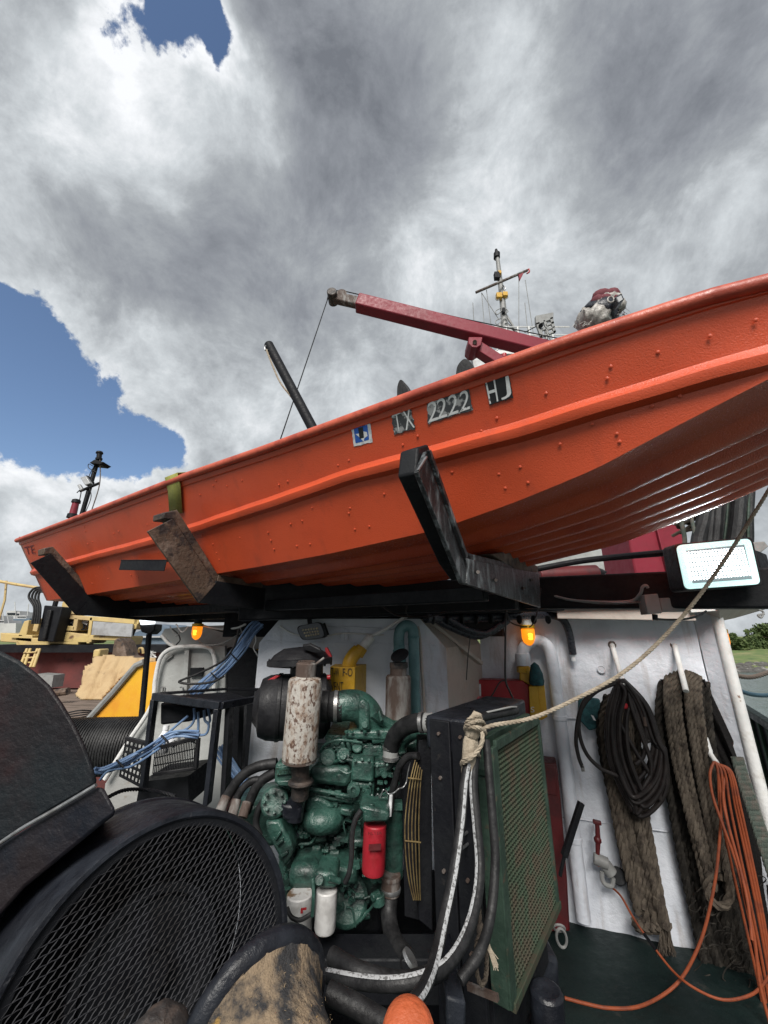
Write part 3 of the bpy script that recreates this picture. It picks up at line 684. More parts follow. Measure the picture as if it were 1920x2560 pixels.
MB().cyl(at(1187, 855, YC-.17), at(1187, 855, YC+.17), .03, 12).build('lug_pin', M['rust'], cr)
MB().bar(at(1178, 862, YC), at(1290, 935, YC), .16, pr(27, at(1220, 900, YC))).build('strut', M['crane'], cr, bevel=.012)
MB().bar(at(1290, 935, YC), at(1400, 1010, YC), .13, .1).build('ram_cylinder', M['crane'], cr, bevel=.01)
# pedestal
pw0 = pr(60, pc); pw1 = .38
MB().prism([Vector((pb.x-pw1, YC-.3, ROOFZ+.03)), Vector((pb.x+pw1+.12, YC-.3, ROOFZ+.03)), Vector((pb.x+.12, YC-.3, CAM.z+1.6)), Vector((pc.x+pw0*.5, YC-.25, pc.z-.06)), Vector((pc.x-pw0*.95, YC-.25, pc.z-.06)), Vector((pc.x-pw0*1.1, YC-.3, CAM.z+1.6))], Vector((0, .6, 0))).build('pedestal', M['crane'], cr, bevel=.02)
MB().bar(Vector((pb.x-.02, YC-.325, ROOFZ+.05)), Vector((pb.x-.05, YC-.325, CAM.z+1.4)), .03, .03).build('pedestal_rib', M['crane'], cr, bevel=.004)
# hoist wire
wr = thing('hoist_wire', 'thin steel wire running along the crane boom and hanging down from its tip', 'wire', tip)
wtop = tp+d_*.14+Vector((0, 0, hb*.78))
MB().tube([at(1405, 848, YC-.0), at(1150, 795, YC-.0), wtop, wtop-d_*.2+Vector((0, 0, -.06)), tip+Vector((-.02, 0, -.06))], .008, 6).build('boom_line', M['rubber'], wr)
MB().tube([at(820, 745, YC-.1), at(706, 1084, 3.9), at(640, 1270, 3.6)], .007, 6).build('fall_line', M['rubber'], wr)
# wrapped gear on the pedestal
wt = at(1505, 770, YC)
wg = thing('wrapped_winch', 'plastic wrapped bundle bound with black tape on top of the red crane pedestal', 'bundle', at(1500, 815, YC))
b_ = at(1480, 815, YC-.42); t_ = at(1532, 742, YC-.42); axb = (t_-b_).normalized(); rw = pr(41, b_)
r_ = random.Random(4)
def lumpy(o, ax, prof, n, amp, seed):
    m = MB().lathe(o, ax, prof, n); rr_ = random.Random(seed)
    ph = [rr_.uniform(0, 6) for _ in range(6)]
    ctr = Vector(o)
    for i, v in enumerate(m.v):
        rel = v-ctr; al = rel.dot(Vector(ax).normalized()); rad = rel-Vector(ax).normalized()*al
        a = math.atan2(rad.dot(Vector((0, 1, 0))), rad.dot(Vector((1, 0, 0))))
        k_ = 1+amp*(sin(a*5+ph[0]+al*30)+.7*sin(a*9+ph[1]-al*50)+.5*sin(a*17+ph[2]))
        m.v[i] = ctr+Vector(ax).normalized()*(al+amp*.03*sin(a*7+ph[3]))+rad*k_
    return m
L0 = (t_-b_).length*.78
lumpy(b_, axb, [(-.06, rw*.7), (0, rw*1.02), (L0*.2, rw*1.05), (L0*.42, rw*.95), (L0*.75, rw*.86), (L0*.95, rw*.9), (L0*1.05, rw*.7)], 60, .085, 1).build('plastic_wrap', M['wrap'], wg, ang=70)
lumpy(b_, axb, [(L0*.22, rw*1.04), (L0*.26, rw*1.1), (L0*.62, rw*1.02), (L0*.68, rw*.9)], 40, .02, 2).build('black_tape_band', M['tape'], wg, ang=70)
MB().ball(at(1505, 742, YC-.5), pr(22, t_), 12, (1.1, .9, .8)).ball(at(1530, 738, YC-.5), pr(19, t_), 12, (1, .9, .9)).ball(at(1520, 744, YC-.5), pr(26, t_), 12, (1, .8, .7)).build('maroon_top', M['cloth'], wg, ang=80)
mb = MB().prism([at(x, y, YC-.8) for x, y in ((1538, 742), (1554, 733), (1561, 748), (1546, 760))], Vector((.02, .14, .02))); mb.build('lamp_frame', M['tape'], wg, bevel=.006)
MB().prism([at(x, y, YC-.81) for x, y in ((1542, 744), (1553, 738), (1557, 748), (1547, 755))], Vector((0, .02, 0))).build('lamp_face', M['silver'], wg)
MB().tube(ring_(1527, 749, 8, 7, YC-.75), .010, 8).build('eye_ring', M['wrap'], wg)
for k, (x, y, rr0) in enumerate(((1494, 752, 15), (1512, 750, 17), (1540, 748, 14), (1500, 764, 16), (1552, 760, 12), (1535, 765, 18))):
    lumpy(at(x, y, YC-.55), Vector((.3*sin(k), -.4, 1)), [(-.09, .02), (-.06, pr(rr0, t_)*.8), (0, pr(rr0, t_)), (.05, pr(rr0, t_)*.7), (.08, .01)], 18, .10, 20+k).build('cloth_fold', M['cloth'] if k < 3 else M['wrap'], wg, ang=80)
mb = MB(); vs = []; fs = []
for i in range(60):
    P = at(r_.uniform(1538, 1560), r_.uniform(760, 790), YC-.5+r_.uniform(-.1, .1)); Q = P+Vector((r_.uniform(-.02, .09), 0, r_.uniform(-.1, .02))); w2 = Vector((0, .006, .006)); o = len(vs); vs += [P-w2, P+w2, Q+w2*.3, Q-w2*.3]; fs.append((o, o+1, o+2, o+3))
for i in range(50):
    P = at(r_.uniform(1436, 1480), r_.uniform(800, 812), YC-.6+r_.uniform(-.1, .1)); Q = P+Vector((r_.uniform(-.07, .02), 0, r_.uniform(-.06, .05))); w2 = Vector((0, .005, .007)); o = len(vs); vs += [P-w2, P+w2, Q+w2*.3, Q-w2*.3]; fs.append((o, o+1, o+2, o+3))
mb.add(vs, fs).build('frayed_plastic', M['wrap'], wg, smooth=False)
# leaning dark spar
s0, s1 = at(672, 862, 3.3), at(775, 1058, 3.15); sd2 = (s1-s0); s2 = s0+sd2*2.3
spar = thing('leaning_spar', 'dark steel spar leaning left with a shackle and rope at its top', 'spar', s2)
MB().cyl(s0, s2, pr(11.5, s0), 16).build('spar_tube', M['black'], spar)
MB().tube(spline([at(668, 862, 3.28), at(662, 868, 3.25), at(664, 876, 3.25), at(671, 874, 3.27)], 6), .008, 8).build('shackle', M['steel'], spar)
rp = thing('spar_rope', 'thin frayed rope hanging beside the leaning dark spar', 'rope', at(704, 950, 3.2))
MB().rope(spline([at(666, 874, 3.25), at(676, 900, 3.22), at(700, 955, 3.2), at(732, 998, 3.2), at(768, 1062, 3.15), at(800, 1110, 3.1)], 10), .009, n=5).build('rope_strand', M['ropel'], rp)
# superstructure / wheelhouse behind
ss = thing('wheelhouse', 'white ship superstructure rising behind the orange boat and red crane', 'wheelhouse', (3.9, 9, ROOFZ))
ztop = at(1240, 905, 8).z
wc = MB().box((4.3, 9.4, (ztop+1.5)/2), (3.4, 2.6, ztop-1.5)); hb0 = wc.build('house_block', M['whitegrey'], ss)
MB().box((4.3, 9.3, ztop+.05), (4.0, 3.2, .1)).build('roof_plate', M['whiteold'], ss)
for k in range(3):
    MB().box((3.2+k*1.05, 8.085, ztop-.9), (.75, .03, .6)).build('window', M['glassd'], hb0, bevel=.01)
zl = at(1520, 1410, 8).z
MB().box((4.3, 9.4, .6), (3.9, 2.6, 1.8)).build('lower_house', M['white'], ss)
# rails and ladder on top
mb = MB()
for k in range(8):
    X = at(1180, 880, 7.9).x+k*.28
    MB().bar((X, 7.7, ztop+.1), (X, 7.7, ztop+.8), .03, .03).build('rail_post', M['whiteold'], ss)
for h in (.3, .55, .8): MB().tube([(at(1175, 880, 7.7).x, 7.7, ztop+h), (4.6, 7.7, ztop+h)], .016, 6).build('guard_rail', M['whiteold'], ss)
polyP([(1180, 892), (1200, 880), (1222, 900), (1222, 918), (1186, 925)], 7.6, .5).build('wing_screen', M['silver'], ss)
mz = thing('ship_mast', 'pale grey mast with crossed yardarm and aerials behind the red crane boom', 'mast', at(1262, 905, 8))
mb = MB(); mb.tube([at(1268, 900, 8), at(1257, 760, 8), at(1249, 690, 8), at(1243, 640, 8)], [pr(9, at(1260, 800, 8)), pr(7.5, at(1260, 800, 8)), pr(6, at(1260, 800, 8)), pr(5, at(1260, 800, 8))], 14)
mb.build('mast_tube', M['greyp'], mz)
MB().tube([at(1243, 642, 8), at(1240, 624, 8)], [pr(7, at(1241, 630, 8)), pr(3, at(1241, 630, 8))], 12).cyl(at(1242, 645, 8), at(1242, 634, 8), pr(8, at(1241, 640, 8)), 12).build('masthead_light', M['black'], mz)
tubeP([(1190, 731, 7.8), (1318, 676, 7.8)], 3.3).build('yardarm', M['rust'], mz)
tubeP([(1316, 677, 7.8), (1322, 673, 7.8), (1323, 680, 7.8), (1317, 684, 7.8)], 1.8).build('yard_hook', M['redbox'], mz)
polyP([(1296, 686), (1308, 679), (1312, 676), (1300, 700)], 7.78, .05).build('yard_bracket', M['crane'], mz)
for x0, y0, x1, y1 in ((1237, 678, 1250, 693), (1246, 675, 1254, 682), (1258, 728, 1270, 738), (1242, 730, 1256, 742), (1257, 768, 1263, 780)):
    boxP(x0, y0, x1, y1, 7.85, .12).build('mast_fitting', M['black'] if x0 % 2 else M['yellow'], mz, bevel=.01)
tubeP([(1256, 712, 7.9), (1264, 722, 7.9), (1258, 730, 7.9), (1264, 738, 7.9)], 1.2).build('mast_cable', M['steel'], mz)
for k, (y) in enumerate((735, 770, 795)):
    tubeP([(1253, y, 7.9), (1239, y+8, 7.9), (1244, y+16, 7.9), (1260, y+2, 7.9), (1270, y+8, 7.9), (1262, y+14, 7.9)], 1.1).build('mast_cable', M['greyp'], mz)
tubeP([(1260, 780, 8), (1292, 830, 8)], 3).build('mast_stay', M['greyp'], mz)
tubeP([(1258, 800, 8), (1246, 840, 8)], 2).build('mast_stay', M['greyp'], mz)
polyP([(1246, 812), (1262, 798), (1275, 812), (1296, 828), (1296, 840), (1240, 840)], 8.05, .1).build('mast_foot_plate', M['silver'], mz)
for x0, y0, x1, y1 in ((1204, 732, 1212, 830), (1216, 725, 1231, 840), (1204, 732, 1248, 800), (1297, 690, 1297, 830), (1182, 757, 1185, 810), (1313, 700, 1334, 838), (1312, 757, 1320, 835), (1225, 860, 1240, 900), (1198, 870, 1196, 900)):
    tubeP([(x0, y0, 7.85), (x1, y1, 7.95)], .9, n=5).build('aerial', M['greyp'], mz)
# slotted floodlight panel
fl = thing('mast_floodlight', 'grey square floodlight with slotted back panel standing beyond the red boom', 'floodlight', at(1370, 850, 7))
polyP([(1339, 789), (1384, 780), (1384, 798), (1340, 808)], 6.95, .08).build('lamp_body', M['greyp'], fl, bevel=.01)
q0 = [(1340, 808), (1382, 792), (1390, 829), (1352, 843)]
def bil(q, a, b): return ((q[0][0]*(1-a)+q[1][0]*a)*(1-b)+(q[3][0]*(1-a)+q[2][0]*a)*b, (q[0][1]*(1-a)+q[1][1]*a)*(1-b)+(q[3][1]*(1-a)+q[2][1]*a)*b)
for a, b, c, d in ((0, 0, 1, .1), (0, .9, 1, 1), (0, 0, .2, 1), (.44, 0, .56, 1), (.84, 0, 1, 1), (.5, .3, 1, .42), (.5, .6, 1, .7), (.1, .45, .5, .6)):
    polyP([bil(q0, a, b), bil(q0, c, b), bil(q0, c, d), bil(q0, a, d)], 6.9, .05).build('slotted_panel', M['greyp'], fl)
MB().cyl(at(1352, 814, 6.85), at(1352, 814, 6.9), .05, 14).build('lamp_socket', M['black'], fl)
tubeP([(1364, 805, 6.95), (1366, 850, 6.95)], 4).build('lamp_post', M['greyp'], fl)
tubeP([(1340, 816, 6.9), (1312, 831, 6.9)], 1.2).build('lamp_arm', M['black'], fl)
tubeP([(1366, 830, 6.9), (1378, 852, 6.9)], 2).build('lamp_brace', M['greyp'], fl)
tag(MB().cyl(at(1260, 895, 6.5), at(1261, 885, 6.5), .05, 12).build('red_beacon', M['redbox'], bevel=.01), 'small red beacon just above the boat rail below the crane strut', 'beacon')

# ================================================================== RIGHT ROOF CLUTTER
rb = thing('red_drum', 'dark red cylinder lying on the roof under the boat beside the cradle arm', 'drum', at(1420, 1440, 3.4))
MB().cyl(at(1345, 1440, 3.4), at(1492, 1433, 3.4), pr(21, at(1420, 1440, 3.4)), 24).build('drum_body', M['darkred'], rb, bevel=.01)
MB().tube([at(1492, 1430, 3.4), at(1505, 1431, 3.4), at(1517, 1430, 3.4)], [pr(12, at(1500, 1430, 3.4)), pr(9, at(1500, 1430, 3.4)), .004], 12).build('drum_nozzle', M['plastic'], rb)
pp = thing('roof_pipe', 'black pipe running level from under the boat to the lit floodlight', 'pipe', at(1550, 1395, 2.5))
tubeP([(1330, 1425, 2.7), (1450, 1403, 2.6), (1560, 1391, 2.4), (1700, 1379, 2.1)], 8).build('pipe_tube', M['black'], pp)
hb_ = thing('hose_bundle', 'thick black hoses with green stripes draped behind the lit floodlight', 'hoses', at(1800, 1300, 2.8))
for i, (x0, x1, rpx, st_) in enumerate(((1760, 1745, 15, 0), (1790, 1785, 15, 0), (1815, 1808, 14, 1), (1845, 1838, 14, 0), (1868, 1868, 13, 1), (1700, 1712, 5, 0), (1728, 1738, 4, 0), (1775, 1770, 12, 0))):
    Yh = 2.7+.06*(i % 3); top = 1215 if x0 > 1750 else 1285
    P = [(x1-6, 1420, Yh), (x1, 1350, Yh), (x0, 1290, Yh), (x0+4, top, Yh+.05), (x0-5, top-40, Yh+.2)]
    tubeP(P, rpx).build('hose', M['rubber'] if i < 5 or i == 7 else M['ropeg'], hb_)
    if st_: tubeP([(x+rpx*.2, y, Y_-pr(rpx, at(x, y, Y_))*.93) for x, y, Y_ in P[1:4]], 3, n=6).build('green_stripe', M['dkgreen'], hb_)
mb = MB(); r_ = random.Random(9)
for i in range(14):
    x, y = r_.uniform(1690, 1750), r_.uniform(1290, 1340); a = r_.uniform(-.6, .6); l = r_.uniform(15, 30)
    tubeP([(x-l*cos(a), y-l*sin(a), 3.), (x, y-4, 2.95), (x+l*cos(a), y+l*sin(a), 3.)], 4, mb, sm=4, n=6)
tag(mb.build('rope_pile', M['roped']), 'tan tangled line between the red pedestal and the black hoses', 'rope')
rk = thing('roof_rack_plate', 'dark bracket and plate sticking out right of the lit floodlight', 'bracket', at(1900, 1370, 2.2))
polyP([(1880, 1355), (1912, 1353), (1922, 1366), (1905, 1380), (1890, 1388)], 2.1, .1).build('bracket_plate', M['greyp'], rk, bevel=.005)
# eave seen past the corner
ev = thing('eave_wing', 'pale underside of the deckhouse eave beyond the white corner post', 'eave', at(1840, 1535, 3))
MB().prism([at(1798, 1522, 2.7), at(1925, 1520, 3.2), at(1860, 1538, 3.2), at(1835, 1546, 3.1), at(1800, 1553, 2.9)], Vector((.1, .5, .03))).build('eave_plate', M['beige'], ev)
tubeP([(1893, 1523, 3.1), (1908, 1530, 3.1), (1903, 1544, 3.1), (1895, 1538, 3.1), (1910, 1535, 3.1)], 2.4).build('eave_hook', M['greyp'], ev)
# ================================================================== FLOODLIGHTS
def led_light(q, qp, Y, label, lit, nc, nr, dep=.09, glass=True):
    c = at(sum(x for x, _ in q)/4, sum(y for _, y in q)/4, Y); t = thing('floodlight', label, 'floodlight', c)
    ins = .0
    def rq(q, grow, Y_, rad, n_=6):
        cx = sum(x for x, _ in q)/4; cy = sum(y for _, y in q)/4; Q = [Vector(((x-cx)*grow+cx, (y-cy)*grow+cy)) for x, y in q]; out = []
        for i in range(4):
            p, a, b = Q[i], Q[i-1], Q[(i+1) % 4]; da = (a-p).normalized()*rad; db = (b-p).normalized()*rad
            for k in range(n_+1):
                s_ = k/n_; out.append(p+da*(1-s_)**2+db*s_**2)
        return [at(v.x, v.y, Y_) for v in out]
    MB().prism(rq(q, 1.07, Y+.012, 12), Vector((0, dep, 0))).build('lamp_housing', M['plastic'], t, bevel=.004)
    for k in range(7):
        a_ = .1+.8*k/6; MB().bar(at(*bil(q, a_, .08), Y)+Vector((0, dep+.03, 0)), at(*bil(q, a_, .92), Y)+Vector((0, dep+.03, 0)), .006, .05).build('cooling_fin', M['plastic'], t)
    if lit: polyP([bil(q, .10, .14), bil(q, .90, .12), bil(q, .90, .88), bil(q, .10, .88)], Y-.0012, .001).build('reflector_panel', M['ledp'], t)
    if glass: MB().prism(rq(q, 1.0, Y, 14), Vector((0, .010, 0))).build('lamp_glass', M['ledg'] if lit else M['glassd'], t)
    mb = MB()
    for i in range(nc):
        for j in range(nr):
            P = at(*bil(qp, (i+.5)/nc, (j+.5)/nr), Y-.0024); s_ = (at(*qp[1], Y)-at(*qp[0], Y)).length/nc*(.25 if lit else .38)
            if lit: mb.lathe(P, (0, -1, 0), [(0, s_), (.002, s_*.8), (.003, .0001)], 6)
            else: mb.lathe(P, (0, -1, 0), [(0, s_), (.003, s_*.6), (.004, .0001)], 8)
    mb.build('led_array', M['led'] if lit else M['ledoff'], t, kind='stuff')
    return t
f1 = led_light([(1693, 1363), (1876, 1346), (1902, 1460), (1716, 1473)], [(1710, 1380), (1859, 1367), (1879, 1439), (1726, 1452)], 1.84, 'lit white LED floodlight hanging on the black roof edge beam at the right', True, 20, 13)
MB().bar(at(1888, 1405, 1.93), at(1915, 1415, 2.0), .03, .12).build('mounting_bracket', M['black'], f1, bevel=.004)
l_ = bpy.data.lights.new('floodlight_spill', 'AREA'); l_.shape = 'RECTANGLE'; l_.size = .30; l_.size_y = .05; l_.energy = 5; l_.color = (.93, .97, 1)
lo_ = bpy.data.objects.new('floodlight_spill', l_); COL.objects.link(lo_); lo_.location = at(1790, 1346, 1.83); lo_.rotation_euler = Vector((-.12, .0, 1)).to_track_quat('-Z', 'X').to_euler()
f2 = led_light([(742, 1567), (800, 1555), (813, 1593), (755, 1600)], [(752, 1572), (795, 1567), (800, 1588), (765, 1594)], 2.42, 'unlit black LED floodlight mounted above the air cleaner on the white box', False, 6, 3, .1)
MB().bar(at(775, 1560, 2.5), at(772, 1535, 2.5), .05, .02).build('mounting_bracket', M['black'], f2)
f3 = thing('floodlight', 'lit floodlight seen from below on the black post at the far left', 'floodlight', at(367, 1560, 3.4))
polyP([(348, 1549), (386, 1549), (384, 1560), (352, 1562)], 3.38, .02).build('lamp_glass', M['leds'], f3)
polyP([(347, 1562), (388, 1560), (386, 1576), (374, 1587), (352, 1580)], 3.4, .12).build('lamp_housing', M['plastic'], f3, bevel=.01)
pst = thing('lamp_post', 'black round post carrying the small lit floodlight at the left', 'post', (at(358, 1800, 3.4).x, 3.4, 0))
tp_ = at(373, 1585, 3.4); bt_ = at(354, 1790, 3.4); bt2 = bt_+(bt_-tp_)*1.6
MB().cyl(tp_, bt2, pr(6.5, tp_), 14).build('post_tube', M['black'], pst)
# amber lamps
def amber(x, y, rx, ry, Y, label, up=True):
    c = at(x, y, Y); t = thing('amber_lamp', label, 'lamp', c, 'lit amber deck lamps'); R_ = pr(rx, c); H_ = pr(ry, c)
    MB().lathe(c+Z*H_*.9, (0, 0, -1), [(0, R_*.9), (H_*.1, R_), (H_*1.0, R_), (H_*1.5, R_*.8), (H_*1.8, R_*.4), (H_*1.9, .001)], 20).build('amber_glass', M['ambl'], t)
    MB().lathe(c+Z*H_*.55+Vector((0, -R_*.55, 0)), (0, 0, -1), [(0, R_*.3), (H_*.25, R_*.55), (H_*.8, R_*.5), (H_*1.1, R_*.05)], 12).build('bulb', M['ambh'], t)
    MB().cyl(c+Z*H_*.88, c+Z*H_*1.3, R_*1.12, 18).build('lamp_base', M['yellow'], t, bevel=.003)
    MB().cyl(c+Z*H_*1.3, c+Z*H_*1.9, R_*.8, 14).build('lamp_socket', M['whiteold'] if up else M['black'], t)
amber(1321, 1592, 16, 22, onW(1321, 1590, .12).y, 'lit amber lamp glowing above the white gooseneck pipe')
amber(492, 1582, 12, 17, 2.75, 'lit amber lamp glowing under the beam above the blue cables', False)
amber(1811, 1603, 11, 22, c2.y+.25, 'lit amber lamp half hidden behind the white corner post', False)

# ================================================================== LEFT BACKGROUND
# barge with red casing and yellow machinery
bg_ = thing('work_barge', 'rust red work barge with timber deck moored beyond the yellow ramp', 'barge', (-9, 13, SEA))
BZ = .3
MB().box((-12.5, 15.2, (BZ+SEA)/2-.1), (19, 16, BZ-SEA)).build('barge_hull', M['redhull'], bg_)
kp = 0
for i in range(28):
    Yb = 7.4+i*.27
    pl = MB().box((-7.3-.02*(i % 3), Yb, BZ-.075+.004*(i % 4)), (7.6, .255, .05)).build('deck_board', M['wood'], bg_)
wallL, wallR = at(60, 1700, 13), at(372, 1700, 13); zt_ = at(200, 1622, 13).z
MB().box(((wallL.x+wallR.x)/2-.6, 13.3, (BZ+zt_)/2), (wallR.x-wallL.x+1.4, .6, zt_-BZ)).build('casing_wall', M['redhull'], bg_)
MB().box(((wallL.x+wallR.x)/2-.3, 13.1, zt_+.02), (wallR.x-wallL.x+1.9, 1.2, .22)).build('casing_coaming', M['black'], bg_)
yc_ = thing('yellow_machinery', 'cream yellow crane machinery with open frame bays on the red barge', 'machinery', at(200, 1620, 12.8))
for q, m_, n_ in (([(0, 1582), (80, 1588), (80, 1610), (0, 1604)], 'crm', 'machine_beam'), ([(28, 1592), (195, 1600), (195, 1612), (28, 1606)], 'crm', 'machine_beam'), ([(140, 1576), (230, 1588), (228, 1606), (135, 1606)], 'crm', 'front_sill'),
                  ([(150, 1536), (350, 1548), (345, 1562), (150, 1546)], 'crm', 'upper_beam'), ([(224, 1542), (232, 1543), (223, 1609), (215, 1609)], 'crm', 'machine_upright'), ([(138, 1590), (150, 1590), (148, 1606), (134, 1606)], 'crm', 'machine_upright'),
                  ([(228, 1588), (325, 1590), (322, 1602), (226, 1600)], 'crm', 'lower_beam'), ([(314, 1594), (326, 1592), (320, 1614), (312, 1612)], 'crm', 'machine_upright'),
                  ([(336, 1548), (346, 1548), (340, 1572), (330, 1574)], 'crm', 'machine_upright'), ([(185, 1544), (195, 1545), (190, 1578), (180, 1576)], 'crm', 'machine_upright'), ([(150, 1563), (186, 1566), (186, 1578), (146, 1576)], 'crm', 'inner_cover'),
                  ([(155, 1508), (160, 1500), (186, 1536), (150, 1538)], 'crm', 'hopper_plate'), ([(88, 1545), (100, 1546), (92, 1580), (80, 1578)], 'crm', 'machine_upright'), ([(60, 1553), (72, 1550), (66, 1590), (44, 1592)], 'crm', 'bollard_casting'), ([(40, 1604), (125, 1608), (120, 1620), (80, 1619), (40, 1614)], 'crm', 'base_pad')):
    polyP(q, 12.7, .7).build(n_, M[m_], yc_, bevel=.02)
polyP([(233, 1553), (332, 1560), (328, 1592), (228, 1587)], 12.6, .06).build('cover_plate', M['silver'], yc_)
polyP([(110, 1513), (156, 1517), (133, 1605), (92, 1603)], 12.3, .5).build('black_ram_housing', M['black'], yc_, bevel=.03)
polyP([(118, 1525), (128, 1525), (112, 1598), (104, 1598)], 12.2, .2).build('ram_tube', M['rubber'], yc_, bevel=.02)
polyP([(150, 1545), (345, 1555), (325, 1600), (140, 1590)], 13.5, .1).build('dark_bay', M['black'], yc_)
r_ = random.Random(12)
for k in range(16):
    x, y = r_.choice([r_.uniform(150, 185), r_.uniform(195, 220)]), r_.uniform(1548, 1572); tubeP([(x, y, 12.9), (x+r_.uniform(-14, 14), y+r_.uniform(-9, 9), 12.9), (x+r_.uniform(-18, 18), y+r_.uniform(-9, 12), 12.9)], r_.uniform(1, 2.4)).build('machine_pipe', M['black'] if k % 3 else M['silver'], yc_)
for x0, x1 in ((64, 50), (72, 60), (90, 76), (96, 84)):
    tubeP([(x0+4, 1622, 12.5), (x1, 1668, 12.3)], 3.4).build('ladder_leg', M['crm'], yc_)
for y in (1632, 1645, 1657): tubeP([(60, y, 12.4), (92, y-2, 12.4)], 2).build('ladder_rung', M['crm'], yc_)
for k in range(4):
    tubeP([(103+k*2, 1468-k*2+k*6, 12.2), (84+k*5, 1472+k*3, 12.2), (72+k*8, 1492+k*2, 12.2), (86+k*5, 1520, 12.2), (80+k*6, 1560, 12.2)], 2.6).build('hydraulic_hose', M['rubber'], yc_)
polyP([(90, 1685), (134, 1688), (128, 1720), (98, 1712)], 11.5, .4).build('yellow_edged_box', M['greyp'], yc_)
tag(tubeP([(135, 1733, 10.5), (170, 1728, 10.5)], 9).build('timber_log', M['brown']), 'grey log lying on the barge deck left of the tarpaulin', 'log')
lm = thing('barge_mast', 'dark leaning mast with lights and lamps of the barge behind the boat stern', 'mast', at(165, 1540, 12.6))
tubeP([(246, 1145, 12.5), (205, 1285, 12.5), (150, 1470, 12.6), (128, 1545, 12.6)], 5.5).build('mast_tube', M['black'], lm)
for y, x in ((1160, 247), (1280, 208)):
    pass
P_ = at(250, 1122, 12.5); Q_ = at(247, 1150, 12.5); R7 = pr(7, P_)
MB().lathe(Q_, P_-Q_, [(0, R7), (.06, R7*1.1), (.07, R7*.8), (.25, R7*.8), (.26, R7*1.15), (.32, R7), (.34, R7*.6)], 14).build('masthead_lantern', M['black'], lm)
polyP([(224, 1157), (236, 1149), (259, 1155), (250, 1160)], 12.3, .4).build('lantern_shelf', M['black'], lm)
polyP([(200, 1194), (214, 1189), (226, 1208), (212, 1213)], 12.3, .15).build('side_floodlight', M['silver'], lm, bevel=.02)
polyP([(192, 1213), (198, 1209), (206, 1222), (200, 1227)], 12.3, .12).build('side_floodlight', M['silver'], lm, bevel=.02)
tubeP([(200, 1228, 12.4), (248, 1208, 12.4)], 3.5).build('light_arm', M['black'], lm)
polyP([(215, 1188), (222, 1190), (232, 1205), (227, 1210)], 12.45, .1).build('lamp_back', M['black'], lm)
tubeP([(192, 1232, 12.4), (203, 1225, 12.4), (198, 1255, 12.4)], 1.1).build('mast_cable', M['rubber'], lm)
tubeP([(250, 1150, 12.4), (249, 1210, 12.4), (229, 1276, 12.4)], 1.3).build('stay_line', M['rust'], lm)
tubeP([(238, 1160, 12.4), (220, 1200, 12.4), (228, 1240, 12.4), (214, 1280, 12.4)], .9).build('mast_cable', M['rubber'], lm)
tubeP([(232, 1165, 12.4), (222, 1160, 12.4), (222, 1170, 12.4), (240, 1180, 12.4)], .9).build('mast_cable', M['rubber'], lm)
l2 = thing('signal_lantern', 'short red and black signal lantern standing left of the barge mast', 'lantern', at(180, 1298, 12))
P_ = at(180, 1294, 12); Q_ = at(192, 1248, 12); r9 = pr(9, P_); l_ = (Q_-P_).length
MB().lathe(P_, Q_-P_, [(-.02, r9*1.3), (l_*.18, r9*1.2), (l_*.2, r9*.9)], 14).build('lantern_base', M['black'], l2)
MB().lathe(P_, Q_-P_, [(l_*.2, r9*.9), (l_*.8, r9*.8)], 14).build('lantern_lens', M['crane'], l2)
MB().lathe(P_, Q_-P_, [(l_*.8, r9*1.1), (l_*.95, r9*1.), (l_, r9*.5)], 14).build('lantern_cap', M['black'], l2)
MB().cyl(P_, at(150, 1420, 12), .03, 8).build('lantern_stem', M['black'], l2)
# yellow ramp with tarp
rmp = thing('yellow_ramp', 'bright yellow steel ramp with rust streaks beyond the white door frame', 'ramp', at(330, 1790, 6.6))
polyP([(218, 1803), (232, 1790), (345, 1664), (362, 1657), (396, 1655), (396, 1796), (300, 1805), (240, 1809)], 6.5, 1.3).build('ramp_side', M['ramp'], rmp)
MB().tube([at(x, y, 6.48) for x, y in ((212, 1808), (228, 1791), (284, 1730), (340, 1664), (360, 1655))], .05, 8).build('ramp_edge', M['greyp'], rmp)
polyP([(190, 1810), (400, 1797), (400, 1822), (230, 1825), (190, 1822)], 6.4, 1.3).build('ramp_base', M['black'], rmp)
tp2 = thing('tarpaulin', 'creased tan canvas tarpaulin draped over the top of the yellow ramp', 'tarpaulin', at(260, 1740, 7.6))
OUT = [(188, 1737), (207, 1751), (252, 1752), (300, 1700), (342, 1664), (392, 1655), (388, 1648), (340, 1645), (292, 1642), (275, 1638), (236, 1645), (231, 1662), (212, 1668), (206, 1690), (208, 1712)]
import itertools
mb = MB(); vs = []; fs = []; gx, gy = 46, 34; idx = {}
def inside(x, y, P):
    c = False; j = len(P)-1
    for i in range(len(P)):
        if (P[i][1] > y) != (P[j][1] > y) and x < (P[j][0]-P[i][0])*(y-P[i][1])/(P[j][1]-P[i][1])+P[i][0]: c = not c
        j = i
    return c
for j in range(gy+1):
    for i in range(gx+1):
        x, y = 184+210*i/gx, 1636+118*j/gy
        xs = x+.45*y; d = .030*sin(xs*.15+.8*sin(y*.05))+.010*sin(xs*.37+.6*sin(y*.09))+.004*sin(y*.22+x*.1)
        idx[i, j] = len(vs); vs.append(at(x, y, 7.6+d-(y-1640)*.006))
for j in range(gy):
    for i in range(gx):
        x, y = 184+210*(i+.5)/gx, 1636+118*(j+.5)/gy
        if inside(x, y, OUT): fs.append((idx[i, j], idx[i+1, j], idx[i+1, j+1], idx[i, j+1]))
mb.add(vs, fs); o = mb.build('canvas', M['tarp'], tp2, ang=80); sm_ = o.modifiers.new('t', 'SOLIDIFY'); sm_.thickness = .03
